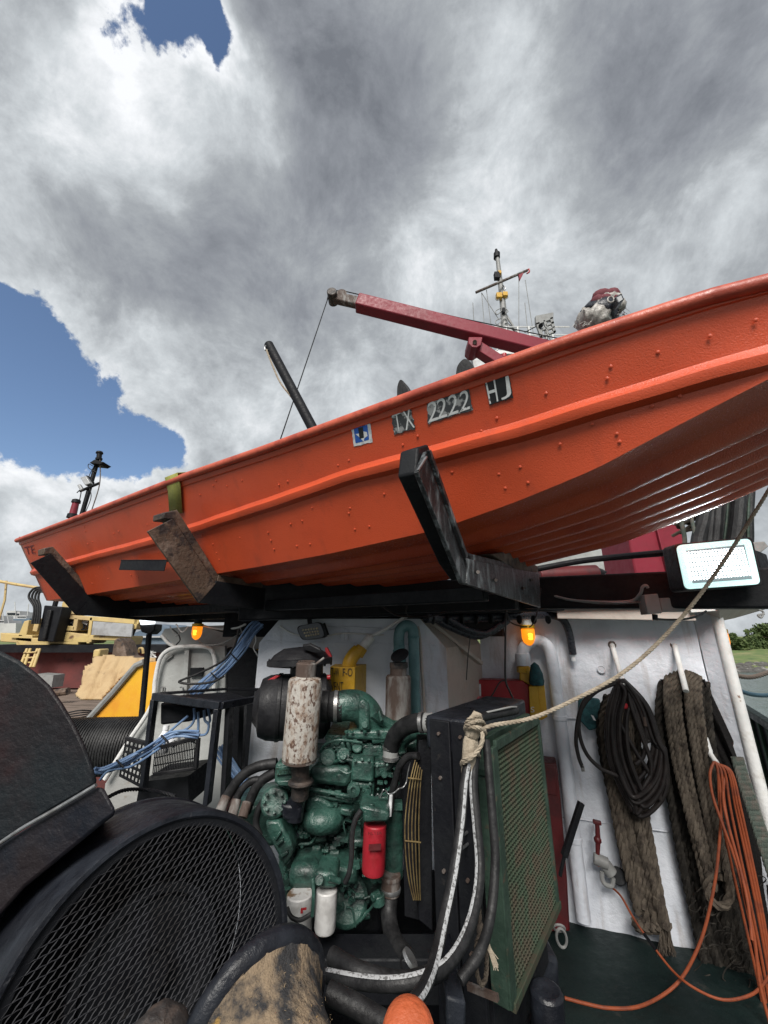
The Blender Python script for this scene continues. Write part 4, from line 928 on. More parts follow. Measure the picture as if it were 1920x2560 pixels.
polyP([(278, 1642), (285, 1600), (296, 1594), (308, 1606), (316, 1640), (345, 1650), (280, 1648)], 7.9, .4).build('timber_block', M['brown'], tp2, bevel=.02)
tag(polyP([(230, 1645), (233, 1624), (250, 1622), (246, 1645)], 8.6, .3).build('yellow_cleat', M['crm'], bevel=.03), 'cream yellow cleat post behind the tarpaulin', 'cleat')
tag(tubeP([(346, 1632, 8.5), (348, 1622, 8.5), (356, 1622, 8.5), (358, 1634, 8.5)], 3).build('yellow_ring', M['crm']), 'small yellow lifting ring above the yellow ramp', 'ring')
mb = MB(); r_ = random.Random(31)
for k in range(9): tubeP([(372+r_.uniform(-4, 20), 1628+r_.uniform(-4, 14), 8), (380+r_.uniform(-10, 10), 1630+r_.uniform(-4, 14), 8), (372+r_.uniform(-4, 20), 1632+r_.uniform(-4, 14), 8)], 1.3, mb, sm=5, n=6)
tag(mb.build('wire_tangle', M['silver']), 'tangle of pale wire beside the black lamp post', 'wire')
for k in range(4):
    tag(tubeP([(170, 1782+k*5, 8.2), (200, 1776+k*6, 8.1), (232, 1777+k*3, 8.3)], 1.6).build('deck_cable', M['rubber']), ('farthest', 'second farthest', 'second nearest', 'nearest')[k]+' of the dark cables lying on the barge deck by the ramp edge', 'cable', 'cables on the barge deck')
ty = thing('fender_tyre', 'black tyre fender hanging below the yellow ramp', 'tyre', at(270, 1860, 5.8))
P_ = at(270, 1868, 5.9)
MB().lathe(P_-Vector((.75, 0, 0)), (1, .1, 0), [(0, .2), (.03, .28), (.1, .33), (.75, .35), (1.4, .33), (1.47, .28), (1.5, .2)], 36).build('tyre_body', M['rubber'], ty)
mb = MB()
for k in range(40): mb.lathe(P_-Vector((.68, 0, 0))+Vector((1, .1, 0)).normalized()*k*.034, (1, .1, 0), [(0, .33), (.005, .352), (.014, .352), (.020, .33)], 36)
mb.build('tread', M['rubber'], ty)
# distant boats and blue building
fb = thing('blue_warehouse', 'blue grey shed with pitched roof far behind the black lamp post', 'warehouse', at(390, 1620, 40))
polyP([(325, 1592), (440, 1592), (440, 1632), (325, 1632)], 40, 6).build('shed_wall', M['far'], fb)
polyP([(318, 1590), (390, 1560), (445, 1580), (445, 1592), (318, 1592)], 39.8, 6).build('shed_roof', M['far'], fb)
polyP([(310, 1590), (445, 1590), (445, 1594), (310, 1594)], 39.6, .2).build('eave_line', M['farw'], fb)
def ship(x0, x1, yb, yt, Y, lab, m1, seed):
    r_ = random.Random(seed); t = thing('distant_boat', lab, 'boat', (at((x0+x1)/2, yb, Y).x, Y, SEA))
    q = [(x0, yt), (x1, yt-2), (x1-2, yb+20), (x0+3, yb+20)]; polyP(q, Y, 5).build('boat_hull', M[m1], t)
    w_ = x1-x0
    for k in range(4):
        a = x0+w_*r_.uniform(.05, .5); b = a+w_*r_.uniform(.2, .4); h = r_.uniform(8, 26); polyP([(a, yt), (b, yt), (b, yt-h), (a, yt-h)], Y+.3+k*.3, 3).build('boat_cabin', M['farw'], t)
        polyP([(a+2, yt-h*.75), (b-2, yt-h*.75), (b-2, yt-h*.5), (a+2, yt-h*.5)], Y+.2+k*.3, .1).build('cabin_window', M['glassd'], t)
    for k in range(3):
        x = x0+w_*r_.uniform(.1, .9); tubeP([(x, yt, Y+1), (x+r_.uniform(-5, 5), yt-r_.uniform(25, 50), Y+1)], .9, n=5).build('boat_mast', M['farw'], t)
ship(-60, 40, 1580, 1560, 60, 'distant white work boat at the left edge beyond the machinery', 'farw', 1)
ship(10, 74, 1572, 1548, 75, 'second distant white boat with masts left of the black hoses', 'far', 2)
tag(MB().tube([at(16, 1452, 14), at(12, 1500, 14), at(-6, 1560, 14)], .035, 6).build('boom_leg', M['crm']), 'thin cream yellow upright of the jib at the left edge', 'jib')
tag(MB().tube([at(-20, 1450, 14), at(40, 1461, 14), at(112, 1472, 14)], .05, 8).build('jib_tube', M['crm']), 'cream yellow jib tube crossing the sky at the left edge', 'jib')
# ================================================================== LEFT MIDDLE GROUND
bh = thing('side_bulkhead', 'greyish white bulkhead with rounded opening behind the black steel stand', 'bulkhead', at(480, 2000, 2.95))
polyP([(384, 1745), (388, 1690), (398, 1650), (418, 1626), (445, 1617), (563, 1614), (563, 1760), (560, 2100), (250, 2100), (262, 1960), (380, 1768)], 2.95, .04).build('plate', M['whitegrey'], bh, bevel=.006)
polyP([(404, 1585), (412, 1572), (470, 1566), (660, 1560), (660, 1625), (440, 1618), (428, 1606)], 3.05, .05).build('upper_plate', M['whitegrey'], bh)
polyP([(556, 1628), (575, 1617), (620, 1617), (650, 1630), (650, 1990), (556, 1990)], 2.98, .02).build('doorway', M['black'], bh)
tubeP([(262, 1948, 2.9), (320, 1855, 2.9), (378, 1765, 2.9), (388, 1700, 2.9), (399, 1650, 2.9), (418, 1627, 2.9), (450, 1617, 2.9), (510, 1617, 2.9), (530, 1628, 2.9), (538, 1660, 2.9), (535, 1720, 2.9)], 5).build('rounded_rim', M['whiteold'], bh)
tubeP([(404, 1588, 3.), (420, 1607, 3.), (440, 1618, 3.)], 4).build('rounded_rim', M['whiteold'], bh)
MB().bar(at(470, 1625, 2.93), at(462, 1760, 2.93), .035, .03).build('stiffener', M['whitegrey'], bh)
polyP([(476, 1670), (507, 1669), (505, 1691), (474, 1692)], 2.92, .02).build('dark_vent', M['black'], bh)
for x in (407, 457, 412): tubeP([(x, 1732, 2.9), (x+1, 1720, 2.88), (x-6, 1718, 2.9)], 1.6).build('grab_hook', M['steel'], bh)
polyP([(413, 1648), (430, 1637), (432, 1640), (416, 1652)], 2.93, .02).build('latch', M['greyp'], bh)
tag(MB().lathe(at(660, 1676, 3.1), (0, -1, 0), [(0, .13), (.02, .16), (.06, .16), (.08, .13), (.06, .10), (.02, .10), (0, .13)], 30).build('life_ring', M['yellow']), 'yellow life ring edge glimpsed in the dark doorway beside the white box', 'life ring')
bn = thing('overhead_cables', 'tangle of thin pale and dark cables under the beam near the left amber lamp', 'cables', at(560, 1575, 2.8))
for k, P in enumerate([[(500, 1562), (545, 1572), (590, 1570), (615, 1560)], [(430, 1572), (445, 1585), (450, 1600), (440, 1612)], [(495, 1600), (510, 1612), (550, 1610), (590, 1590), (620, 1570)], [(440, 1560), (455, 1580), (470, 1566)], [(520, 1568), (560, 1580), (600, 1583), (650, 1575)], [(600, 1566), (606, 1590), (600, 1608)], [(632, 1570), (640, 1600), (634, 1620), (645, 1640)], [(560, 1562), (566, 1580), (572, 1565)], [(425, 1566), (440, 1590), (452, 1575)]]):
    tubeP([(x, y, 2.8) for x, y in P], (2.5 if k == 0 else 1.5)).build('cable', M[('whiteold', 'rubber', 'greyp')[k % 3]], bn)
# blue cables
def bundle(name, label, pts, n_, spread, rpx, m, Y, cat='cables', seed=0):
    t = thing(name, label, cat, at(*pts[len(pts)//2], Y)); r = random.Random(seed)
    for k in range(n_):
        o = (k-(n_-1)/2)*spread
        P = []
        for i, (x, y) in enumerate(pts):
            a = pts[max(0, i-1)]; b = pts[min(len(pts)-1, i+1)]; dx, dy = b[0]-a[0], b[1]-a[1]; l = math.hypot(dx, dy)
            P.append((x-dy/l*o+r.uniform(-2, 2), y+dx/l*o+r.uniform(-2, 2), Y+r.uniform(-.02, .02)))
        tubeP(P, rpx, sm=8, n=8).build('cable', m, t)
    return t
b1_ = bundle('blue_cable_bundle', 'thick bundle of blue cables dropping from the beam to the black stand', [(650, 1556), (628, 1578), (600, 1620), (560, 1668), (515, 1708), (480, 1740)], 7, 4.2, 2.6, M['blue'], 2.6, seed=1)
b2_ = bundle('blue_cable_bundle', 'blue cables tied together and sweeping left across the black crate', [(236, 1925), (262, 1925), (310, 1905), (372, 1872), (418, 1842), (450, 1832), (498, 1836)], 4, 4.5, 2.8, M['blue'], 2.0, seed=2)
tubeP([(250, 1950, 2.), (275, 1925, 2.), (330, 1915, 2.), (400, 1870, 2.)], 3).build('cable', M['blue'], b2_)
b3_ = bundle('blue_cable_bundle', 'flat run of blue cables descending behind the stand towards the black hoses', [(545, 1870), (570, 1905), (592, 1935), (615, 1962)], 7, 4.5, 2.4, M['blue'], 2.45, seed=3)
tubeP([(600, 1955, 2.4), (640, 1950, 2.4), (655, 1942, 2.4)], 3).build('cable', M['blue'], b3_)
for x, y, t_, Y_ in ((585, 1642, b1_, 2.57), (536, 1690, b1_, 2.57), (412, 1847, b2_, 1.97), (300, 1909, b2_, 1.97)):
    MB().tube([at(x-9, y-9, Y_), at(x+9, y+9, Y_)], .004, 6).build('cable_tie', M['black'], t_)
kl = thing('black_cable_loop', 'black cable looping in front of the pale rounded bulkhead', 'cable', at(520, 1700, 2.5))
tubeP([(597, 1572, 2.5), (588, 1610, 2.5), (560, 1650, 2.5), (500, 1682, 2.5), (455, 1700, 2.5), (450, 1706, 2.5), (480, 1710, 2.5), (530, 1705, 2.5), (560, 1690, 2.5)], 2.8).build('cable', M['rubber'], kl)
mb = MB()
for P in ([(485, 1770), (485, 1800), (470, 1820), (430, 1840)], [(495, 1780), (496, 1815), (494, 1835)], [(510, 1775), (512, 1800), (522, 1812), (515, 1835), (490, 1838)], [(520, 1770), (525, 1800), (518, 1810)], [(470, 1790), (440, 1815), (420, 1835), (410, 1860)]):
    tubeP([(x, y, 2.2) for x, y in P], 3, mb)
mb.build('drop_cable', M['blue'], b2_)
# black steel stand
sd_t = thing('steel_stand', 'black angle iron stand carrying cables beside the white box housing', 'stand', at(470, 2000, 2.3))
def barP(p, q, wpx, hpx, m, name, par, bev=.003):
    a, b = at(*p), at(*q); return MB().bar(a, b, pr(wpx, a), pr(hpx, a)).build(name, m, par, bevel=bev)
barP((385, 1741, 2.2), (552, 1764, 2.0), 14, 17, M['blackgloss'], 'top_bar', sd_t)
barP((552, 1764, 2.0), (650, 1746, 2.3), 14, 17, M['blackgloss'], 'top_bar', sd_t)
barP((400, 1734, 2.25), (570, 1722, 2.5), 12, 6, M['black'], 'top_bar', sd_t); barP((570, 1722, 2.5), (650, 1724, 2.6), 12, 7, M['black'], 'top_bar', sd_t)
barP((386, 1748, 2.2), (358, 1975, 2.2), 22, 10, M['blackgloss'], 'leg', sd_t); barP((545, 1770, 2.0), (518, 2010, 2.0), 27, 12, M['blackgloss'], 'leg', sd_t)
barP((575, 1765, 2.08), (562, 2010, 2.08), 34, 12, M['black'], 'leg', sd_t); barP((608, 1762, 2.5), (600, 1960, 2.5), 22, 12, M['black'], 'leg', sd_t)
polyP([(400, 1757), (530, 1775), (524, 1790), (470, 1805), (400, 1813)], 2.25, .2).build('cable_box', M['black'], sd_t, bevel=.01)
MB().prism([at(392, 1742, 2.2), at(552, 1764, 2.0), at(640, 1750, 2.28), at(570, 1730, 2.45)], Vector((0, 0, -.004))).build('top_sheet', M['black'], sd_t)
polyP([(350, 1955), (470, 1940), (472, 2010), (340, 2010)], 2.4, .3).build('lower_box', M['black'], sd_t)
# crate
ct = thing('plastic_crate', 'black slatted plastic crate holding white scraps and a bottle behind the stand', 'crate', at(400, 1940, 2.4))
def lattice(q, nu, nv, th, Y):
    mb = MB()
    for i in range(nu+1): mb.bar(at(*bil(q, i/nu, 0), Y[0]*(1-i/nu)+Y[1]*i/nu), at(*bil(q, i/nu, 1), Y[0]*(1-i/nu)+Y[1]*i/nu), th, th)
    for j in range(nv+1): mb.bar(at(*bil(q, 0, j/nv), Y[0]), at(*bil(q, 1, j/nv), Y[1]), th*1.6, th*1.2)
    return mb
lattice([(388, 1876), (496, 1846), (492, 1918), (382, 1934)], 26, 3, .004, (2.3, 2.35)).build('crate_wall', M['black'], ct, kind='stuff')
lattice([(316, 1848), (376, 1862), (352, 1965), (300, 1938)], 6, 6, .007, (2.5, 2.3)).build('crate_wall', M['black'], ct, kind='stuff')
barP((386, 1872, 2.3), (498, 1843, 2.35), 8, 10, M['plastic'], 'crate_rim', ct); barP((316, 1846, 2.5), (380, 1862, 2.3), 8, 9, M['plastic'], 'crate_rim', ct)
barP((496, 1846, 2.33), (490, 1922, 2.33), 12, 8, M['plastic'], 'crate_corner', ct); barP((382, 1936, 2.3), (492, 1920, 2.33), 6, 8, M['plastic'], 'crate_rim', ct)
bo = thing('white_bottle', 'white plastic bottle standing in the black crate', 'bottle', at(408, 1860, 2.45))
R_ = pr(14, at(408, 1850, 2.45)); B0 = at(406, 1872, 2.45); H0 = at(416, 1813, 2.45)
ax_ = H0-B0; l_ = ax_.length
MB().lathe(B0, ax_, [(-.02, R_*.9), (0, R_), (l_*.5, R_), (l_*.68, R_*.6), (l_*.8, R_*.45), (l_*.82, R_*.55), (l_, R_*.5)], 20).build('bottle_body', M['bone'], bo, ang=50)
r_ = random.Random(8)
mb = MB()
for k in range(14):
    x, y = r_.uniform(425, 488), r_.uniform(1844, 1864); mb.add([at(x+r_.uniform(-14, 14), y+r_.uniform(-9, 9), 2.42+r_.uniform(-.05, .05)) for _ in range(4)], [(0, 1, 2), (0, 2, 3)])
tag(mb.build('plastic_scraps', M['bone'], smooth=False, kind='stuff'), 'crumpled white plastic scraps heaped in the black crate', 'scraps')
tag(tubeP([(268, 1928, 2.6), (300, 1905, 2.6), (330, 1890, 2.7)], 3).build('teal_rail', M['dkgreen']), 'short dark green rail below the tyre fender', 'rail')

# ================================================================== ENGINE
EY = 1.95
en = thing('diesel_engine', 'green painted diesel engine with rusty white muffler under the orange boat', 'engine', at(840, 2300, 2.1))
G = M['green']
def part(mb, name, m=G, bev=.004, par=None, **k): return mb.build(name, m, par or en, bevel=bev, **k)
def cylP(p, q, rpx, n=20, mb=None, r2=None):
    a, b = at(*p), at(*q); r = pr(rpx, a); return (mb or MB()).tube([a, b], [r, r if r2 is None else pr(r2, b)], n)
part(boxP(700, 1925, 1010, 2130, EY+.1, .5), 'engine_block', bev=.02)
part(boxP(690, 2120, 990, 2270, EY+.14, .42), 'crankcase', bev=.03)
part(boxP(735, 2250, 960, 2345, EY+.2, .3), 'oil_pan', M['black'], bev=.03)
# small castings on the block face joined into one relief part
r_ = random.Random(21); mb = MB()
for k in range(150):
    x, y = r_.uniform(700, 1000), r_.uniform(1925, 2255); P = at(x, y, EY+.1); s_ = r_.uniform(.006, .02)
    if k % 3 == 0: mb.tube([P, P+Vector((0, -s_*1.6, 0))], [s_, s_*.85], 8)
    elif k % 3 == 1: mb.box(P, (s_*r_.uniform(1, 3), s_*2, s_*r_.uniform(.6, 2)), Matrix.Rotation(r_.uniform(-.5, .5), 3, 'Y'))
    else: mb.tube([P, P+Vector((0, -s_*.7, 0))], [s_*.55, s_*.5], 6)
part(mb, 'block_castings', bev=.0, kind='stuff')
r_ = random.Random(91)
for (x0, y0, x1, y1, Y_, n0, nm) in ((815, 1842, 1000, 1908, EY+.02, 110, 'head_castings'), (690, 1965, 900, 2160, EY+.0, 130, 'side_castings'), (880, 1900, 1005, 2030, EY-.07, 40, 'front_castings'), (712, 2150, 960, 2270, EY-.06, 60, 'lower_castings')):
    mb = MB()
    for k in range(n0):
        x, y = r_.uniform(x0, x1), r_.uniform(y0, y1); P = at(x, y, Y_+r_.uniform(0, .04)); s_ = r_.uniform(.004, .013); t_k = k % 5
        if t_k == 0: mb.tube([P, P+Vector((0, -s_*2, 0))], [s_*.7, s_*.7], 6); mb.tube([P, P+Vector((0, -s_*1.2, 0))], [s_*1.1, s_*1.0], 12)
        elif t_k == 1: mb.bar(P, P+Vector((r_.uniform(-1, 1)*.05, 0, r_.uniform(-.5, .5)*.05)), s_*1.2, s_*.8)
        elif t_k == 2: mb.box(P, (s_*r_.uniform(1.5, 4), s_*3, s_*r_.uniform(1, 2.4)), Matrix.Rotation(r_.uniform(-.4, .4), 3, 'Y'))
        elif t_k == 3: mb.tube(spline([P, P+Vector((r_.uniform(-.03, .03), -.012, r_.uniform(-.03, .03))), P+Vector((r_.uniform(-.06, .06), 0, r_.uniform(-.06, .02)))], 4), s_*.35, 6)
        else: mb.tube([P+Vector((-s_, 0, 0)), P+Vector((s_*2, 0, 0))], s_*.8, 10)
    part(mb, nm, bev=0, kind='stuff')
# top: rocker / blower area
part(boxP(820, 1842, 1000, 1905, EY+.12, .35), 'cylinder_head', bev=.015)
part(boxP(812, 1838, 960, 1852, EY+.06, .34), 'head_cover', bev=.006)
mb = MB()
for k in range(11):
    x = 818+k*14; y = 1846+4*sin(k)
    mb.tube([at(x, y, EY+.03), at(x, y-8, EY+.03)], pr(4.6, at(x, y, EY)), 6)
part(mb, 'head_bolts', bev=0, kind='stuff')
for k, x in enumerate((822, 836, 850, 864)): part(polyP([(x, 1857), (x+9, 1855), (x+16, 1878), (x+6, 1880)], EY+.03, .08), 'rocker_rib', bev=.005)
part(cylP((858, 1888, EY-.02), (858, 1884, EY+.12), 17), 'fuel_pump_cap', bev=.006); part(cylP((858, 1888, EY-.035), (858, 1888, EY+.0), 10), 'fuel_pump_boss', bev=.003)
part(cylP((820, 1894, EY), (822, 1890, EY+.1), 20), 'round_boss', bev=.006); part(cylP((893, 1868, EY), (893, 1866, EY+.1), 13), 'round_boss', bev=.006)
part(boxP(905, 1862, 958, 1895, EY+.02, .15), 'governor_housing', bev=.012); part(cylP((930, 1850, EY+.02), (975, 1845, EY+.02), 9), 'linkage_shaft')
tubeP([(835, 1905, EY), (860, 1898, EY-.02), (900, 1905, EY-.02), (930, 1898, EY)], 4).build('fuel_line', G, en); tubeP([(800, 1880, EY+.02), (815, 1860, EY), (850, 1850, EY-.02), (905, 1857, EY)], 3.2).build('fuel_line', G, en)
part(boxP(686, 1908, 735, 1962, EY-.10, .22), 'end_cover', bev=.012)
part(polyP([(689, 1918), (733, 1912), (734, 1936), (690, 1940)], EY-.115, .03), 'name_plate', bev=.004)
lettering('Detroit', ((691, 1938), (728, 1934), (727, 1916), (690, 1920)), lambda x, y: at(x, y, EY-.118), 'name_lettering', M['dkgreen'], en)
part(polyP([(690, 1952), (732, 1950), (733, 1962), (727, 1968), (694, 1966)], EY-.115, .05), 'cover_lip', bev=.006)
part(polyP([(775, 1918), (876, 1915), (878, 1950), (870, 1972), (790, 1962), (772, 1950)], EY-.02, .15), 'blower_housing', bev=.02)
lettering('DIESEL', ((826, 1950), (862, 1950), (862, 1938), (826, 1938)), lambda x, y: at(x, y, EY-.023), 'cast_lettering', G, en)
tubeP([(772, 1972, EY-.04), (820, 1980, EY-.05), (870, 1990, EY-.04), (880, 1988, EY-.04)], 4.5).build('cast_rib', G, en); tubeP([(776, 1985, EY-.01), (830, 1996, EY-.02), (880, 2005, EY)], 3.5).build('cast_rib', G, en)
part(polyP([(880, 1900), (935, 1903), (934, 1958), (876, 1952)], EY-.08, .2), 'thermostat_housing', bev=.01)
part(polyP([(875, 1952), (936, 1956), (934, 2000), (915, 2014), (880, 2010), (873, 1990)], EY-.06, .2), 'pump_body', bev=.012)
part(polyP([(935, 1905), (1000, 1905), (975, 1930), (935, 1950)], EY-.05, .16), 'outlet_neck', bev=.01)
MB().lathe(at(884, 1974, EY-.09), (0, -1, 0), [(-.02, .02), (0, .028), (.008, .026), (.01, .012), (.0, .011)], 20).build('pipe_boss', G, en)
part(cylP((905, 2000, EY-.05), (935, 1990, EY-.05), 12), 'water_elbow', bev=.004); part(cylP((930, 2005, EY-.06), (972, 1993, EY-.04), 9), 'cross_pipe', bev=.003)
for x, y, r0 in ((888, 1901, 4), (905, 1898, 4), (922, 1900, 4), (893, 1960, 4), (925, 1960, 4), (943, 1915, 3.5), (968, 1912, 3.5)): part(cylP((x, y, EY-.1), (x, y-1, EY-.05), r0, 6), 'bolt', bev=.001)
# intake
MB().lathe(at(805, 1766, EY+.03), Vector((1, .05, 0)), [(0, pr(37, at(820, 1766, EY))), (.03, pr(37, at(820, 1766, EY))), (.035, pr(33, at(820, 1766, EY))), (.05, pr(36, at(820, 1766, EY))), (.095, pr(36, at(820, 1766, EY)))], 28).build('intake_sleeve', M['rubber'], en)
MB().lathe(at(838, 1766, EY+.03), Vector((1, .05, 0)), [(-.004, pr(37.5, at(838, 1766, EY))), (.012, pr(37.5, at(838, 1766, EY)))], 28).build('hose_clamp', M['steel'], en)
P_ = spline([at(844, 1768, EY+.03), at(868, 1762, EY+.04), at(900, 1768, EY+.06), at(922, 1792, EY+.08), at(930, 1830, EY+.1)], 6)
MB().tube(P_, [pr(34+3*sin(i/len(P_)*3), P_[0]) for i in range(len(P_))], 24).build('intake_elbow', G, en)
part(polyP([(893, 1760), (905, 1745), (922, 1760), (925, 1828), (898, 1828)], EY-.02, .05), 'elbow_rib', bev=.01)
part(polyP([(864, 1828), (1005, 1822), (1010, 1842), (990, 1855), (862, 1848)], EY+.0, .3), 'intake_base', bev=.012)
tubeP([(930, 1782, EY+.02), (955, 1800, EY+.04), (985, 1818, EY+.06), (1000, 1828, EY+.06)], 13).build('shutdown_arm', G, en)
part(cylP((912, 1812, EY-.03), (912, 1811, EY+.02), 8, 12), 'elbow_boss', bev=.002); part(polyP([(945, 1782), (948, 1776), (958, 1800), (950, 1806)], EY-.02, .03), 'lever_tab', bev=.003)
for x in (866, 880, 912, 945, 975, 995): part(cylP((x, 1832, EY-.02), (x, 1826, EY-.02), 5, 6), 'bolt', bev=.001)
# air cleaner
ac = thing('air_cleaner', 'big black drum air cleaner with flat rain cap left of the green intake elbow', 'air cleaner', at(720, 1830, 2.2))
A_ = at(645, 1768, 2.15); Ra = pr(76, A_)
MB().lathe(A_, Vector((1, .22, 0)), [(-.02, .001), (-.02, Ra*.45), (0, Ra*.6), (.012, Ra*.86), (.05, Ra*.97), (.09, Ra), (.095, Ra*1.03), (.11, Ra*1.03), (.115, Ra), (.33, Ra), (.36, Ra*.8), (.37, .001)], 40).build('drum_body', M['plastic'], ac, bevel=.0, ang=40)
MB().lathe(at(765, 1708, 2.18), Vector((0, 0, 1)), [(-.1, pr(42, A_)), (.1, pr(42, A_)), (.11, pr(46, A_))], 28).build('inlet_stack', M['plastic'], ac)
H_ = at(750, 1662, 2.18); Rh = pr(80, H_)
MB().lathe(H_, Vector((-.05, 0, 1)), [(-.01, Rh*.5), (0, Rh*.94), (.004, Rh), (.028, Rh), (.034, Rh*.9), (.055, Rh*.8), (.085, Rh*.5), (.09, .001)], 40).build('rain_cap', M['plastic'], ac, ang=30)
MB().prism([at(756, 1616, 2.05), at(775, 1612, 2.03), at(800, 1624, 2.02), at(803, 1632, 2.02), at(785, 1632, 2.04), at(762, 1625, 2.05)], Vector((0, .015, .01))).build('cap_lever', M['plastic'], ac, bevel=.003)
for k in range(12):
    a = 2*pi*k/12; c = H_+Vector((Rh*.97*cos(a), Rh*.97*sin(a), .014)); MB().box(c, (.008, .008, .03), Matrix.Rotation(a, 3, 'Z')).build('cap_rib', M['plastic'], ac)
part(polyP([(655, 1712), (660, 1705), (690, 1688), (700, 1690), (666, 1712)], 2.1, .05), 'red_latch', M['redbox'], par=ac, bev=.003)
part(polyP([(812, 1620), (818, 1618), (829, 1640), (828, 1662), (818, 1655)], 2.2, .03), 'red_latch', M['redbox'], par=ac, bev=.003)
part(cylP((818, 1693, 2.15), (826, 1693, 2.15), 6, 12), 'red_latch', M['redbox'], par=ac, bev=.001)
part(polyP([(664, 1818), (712, 1826), (688, 1840), (672, 1838)], 2.1, .1), 'drain_valve', M['plastic'], par=ac, bev=.01)
# muffler
T_, B_ = at(764, 1690, 1.78), at(748, 1898, 1.80); ax_ = T_-B_; l_ = ax_.length; Rm = pr(43, B_)
mf = thing('muffler', 'rust speckled white cylindrical muffler standing on the green engine', 'muffler', B_)
MB().lathe(B_, ax_, [(0, Rm*.6), (.001, Rm*.94), (.008, Rm), (l_*.93, Rm), (l_*.965, Rm*.93), (l_*.985, Rm*.62), (l_*1.03, Rm*.55)], 40).build('muffler_can', M['muffler'], mf, ang=25)
MB().lathe(B_+ax_*1.0, ax_, [(0, Rm*.6), (.05, Rm*.62), (.055, Rm*.52), (.06, Rm*.52), (.06, Rm*.45), (0.02, Rm*.45)], 28).build('outlet_neck', M['rust'], mf)
MB().lathe(B_-ax_*.0, -ax_, [(-.002, Rm*.99), (.004, Rm*.99)], 40).build('bottom_ring', M['rust'], mf)
MB().cyl(B_+ax_*1.12+Vector((.01, .01, -.012)), B_+ax_*1.13+Vector((.07, .03, .03)), .005, 8).build('flap_hinge', M['rust'], mf)
tubeP([(747, 1898, 1.82), (752, 1945, 1.84), (750, 1990, 1.86)], 22, n=20).build('exhaust_pipe', M['exhaust'], mf)
tubeP([(750, 1985, 1.86), (742, 2010, 1.87), (736, 2050, 1.87)], 20, n=16).build('exhaust_elbow', M['blackgloss'], mf)
part(polyP([(700, 2010), (755, 2016), (752, 2050), (735, 2062), (705, 2050)], 1.84, .1), 'exhaust_flange', M['blackgloss'], par=mf, bev=.012)
MB().lathe(at(752, 1962, 1.835), (0, 0, 1), [(0, .045), (.006, .052), (.014, .052), (.02, .045)], 20).build('pipe_clamp', M['exhaust'], mf)
# left end of the engine
part(cylP((685, 2005, EY-.08), (700, 2003, EY+.05), 34, 28), 'flywheel_cover', bev=.01)
for k in range(8):
    a = k*pi/4; part(cylP((685+26*cos(a), 2005+26*sin(a), EY-.11), (686+26*cos(a), 2005+26*sin(a), EY-.05), 4.5, 6), 'bolt', bev=.001)
part(boxP(672, 1978, 700, 2045, EY-.06, .12), 'end_bracket', bev=.012)
part(polyP([(662, 2054), (698, 2052), (722, 2095), (735, 2130), (712, 2170), (690, 2130), (668, 2090)], EY-.1, .12), 'gusset_casting', bev=.01)
for q in ([(685, 2098), (700, 2078), (703, 2082), (690, 2102)], [(690, 2110), (706, 2098), (708, 2104), (694, 2116)], [(700, 2138), (718, 2128), (720, 2134), (704, 2146)]): part(polyP(q, EY-.115, .03), 'casting_rib', bev=.002)
MB().ball(at(806, 2046, EY-.0), .088, 22, (1.05, .9, .60)).build('starter_motor', G, en)
part(cylP((765, 2046, EY-.03), (850, 2055, EY+.02), 27, 22), 'starter_end', bev=.02)
part(polyP([(775, 1990), (800, 1992), (840, 2022), (760, 2035), (762, 2005)], EY-.03, .1), 'starter_bracket', M['green'], bev=.015)
part(polyP([(850, 2020), (884, 2024), (880, 2045), (848, 2038)], EY-.03, .08), 'solenoid_cover', bev=.008)
for k in range(4): part(boxP(740+k*46, 2078+k*7, 772+k*46, 2100+k*7, EY-.0, .14), 'access_cover', bev=.01)
for k in range(3): part(cylP((765+k*32, 2130, EY+.03), (765+k*32, 2129, EY+.12), 16, 18), 'core_plug', bev=.006)
tubeP([(730, 2130, EY), (745, 2112, EY), (775, 2108, EY), (790, 2090, EY)], 3).build('fuel_line', G, en)
tubeP([(722, 2040, EY), (735, 2075, EY), (745, 2090, EY)], 4).build('fuel_line', M['blackgloss'], en)
# filters
part(polyP([(897, 2020), (912, 2016), (968, 2028), (976, 2040), (970, 2056), (908, 2058), (905, 2030)], EY-.22, .12), 'filter_head', bev=.01)
part(cylP((900, 2024, EY-.2), (914, 2023, EY-.2), 8, 12), 'head_fitting', bev=.002); part(cylP((929, 2022, EY-.2), (929, 2008, EY-.2), 7, 10), 'head_fitting', bev=.002)
def canP(x0, y0, x1, y1, rpx, Y, m, name, par=en):
    a, b = at(x0, y0, Y), at(x1, y1, Y); l = (b-a).length; r = pr(rpx, a)
    return MB().lathe(a, b-a, [(0, r*.92), (.004, r), (l*.88, r), (l*.95, r*.93), (l*.99, r*.7), (l, r*.01)], 32).build(name, m, par, ang=30)
rf = canP(938, 2058, 933, 2187, 28.5, EY-.16, M['filt'], 'red_filter')
MB().prism([at(x, y, EY-.16-.062) for x, y in ((922, 2112), (953, 2110), (952, 2126), (921, 2127))], Vector((0, .004, 0))).build('filter_label', M['darkred'], rf)
lettering('FILTER', ((920, 2088), (955, 2086), (955, 2079), (920, 2080)), lambda x, y: at(x, y, EY-.16-.0645), 'filter_print', M['darkred'], rf)
part(boxP(718, 2165, 798, 2232, EY-.12, .2), 'lower_housing', bev=.03); part(polyP([(800, 2172), (815, 2160), (890, 2175), (895, 2215), (800, 2215)], EY-.08, .2), 'lower_housing', bev=.02)
part(cylP((868, 2250, EY-.02), (870, 2247, EY+.12), 52, 34), 'gear_cover', bev=.015)
part(polyP([(788, 2178), (842, 2186), (842, 2224), (790, 2224)], EY-.25, .12), 'filter_head', bev=.012)
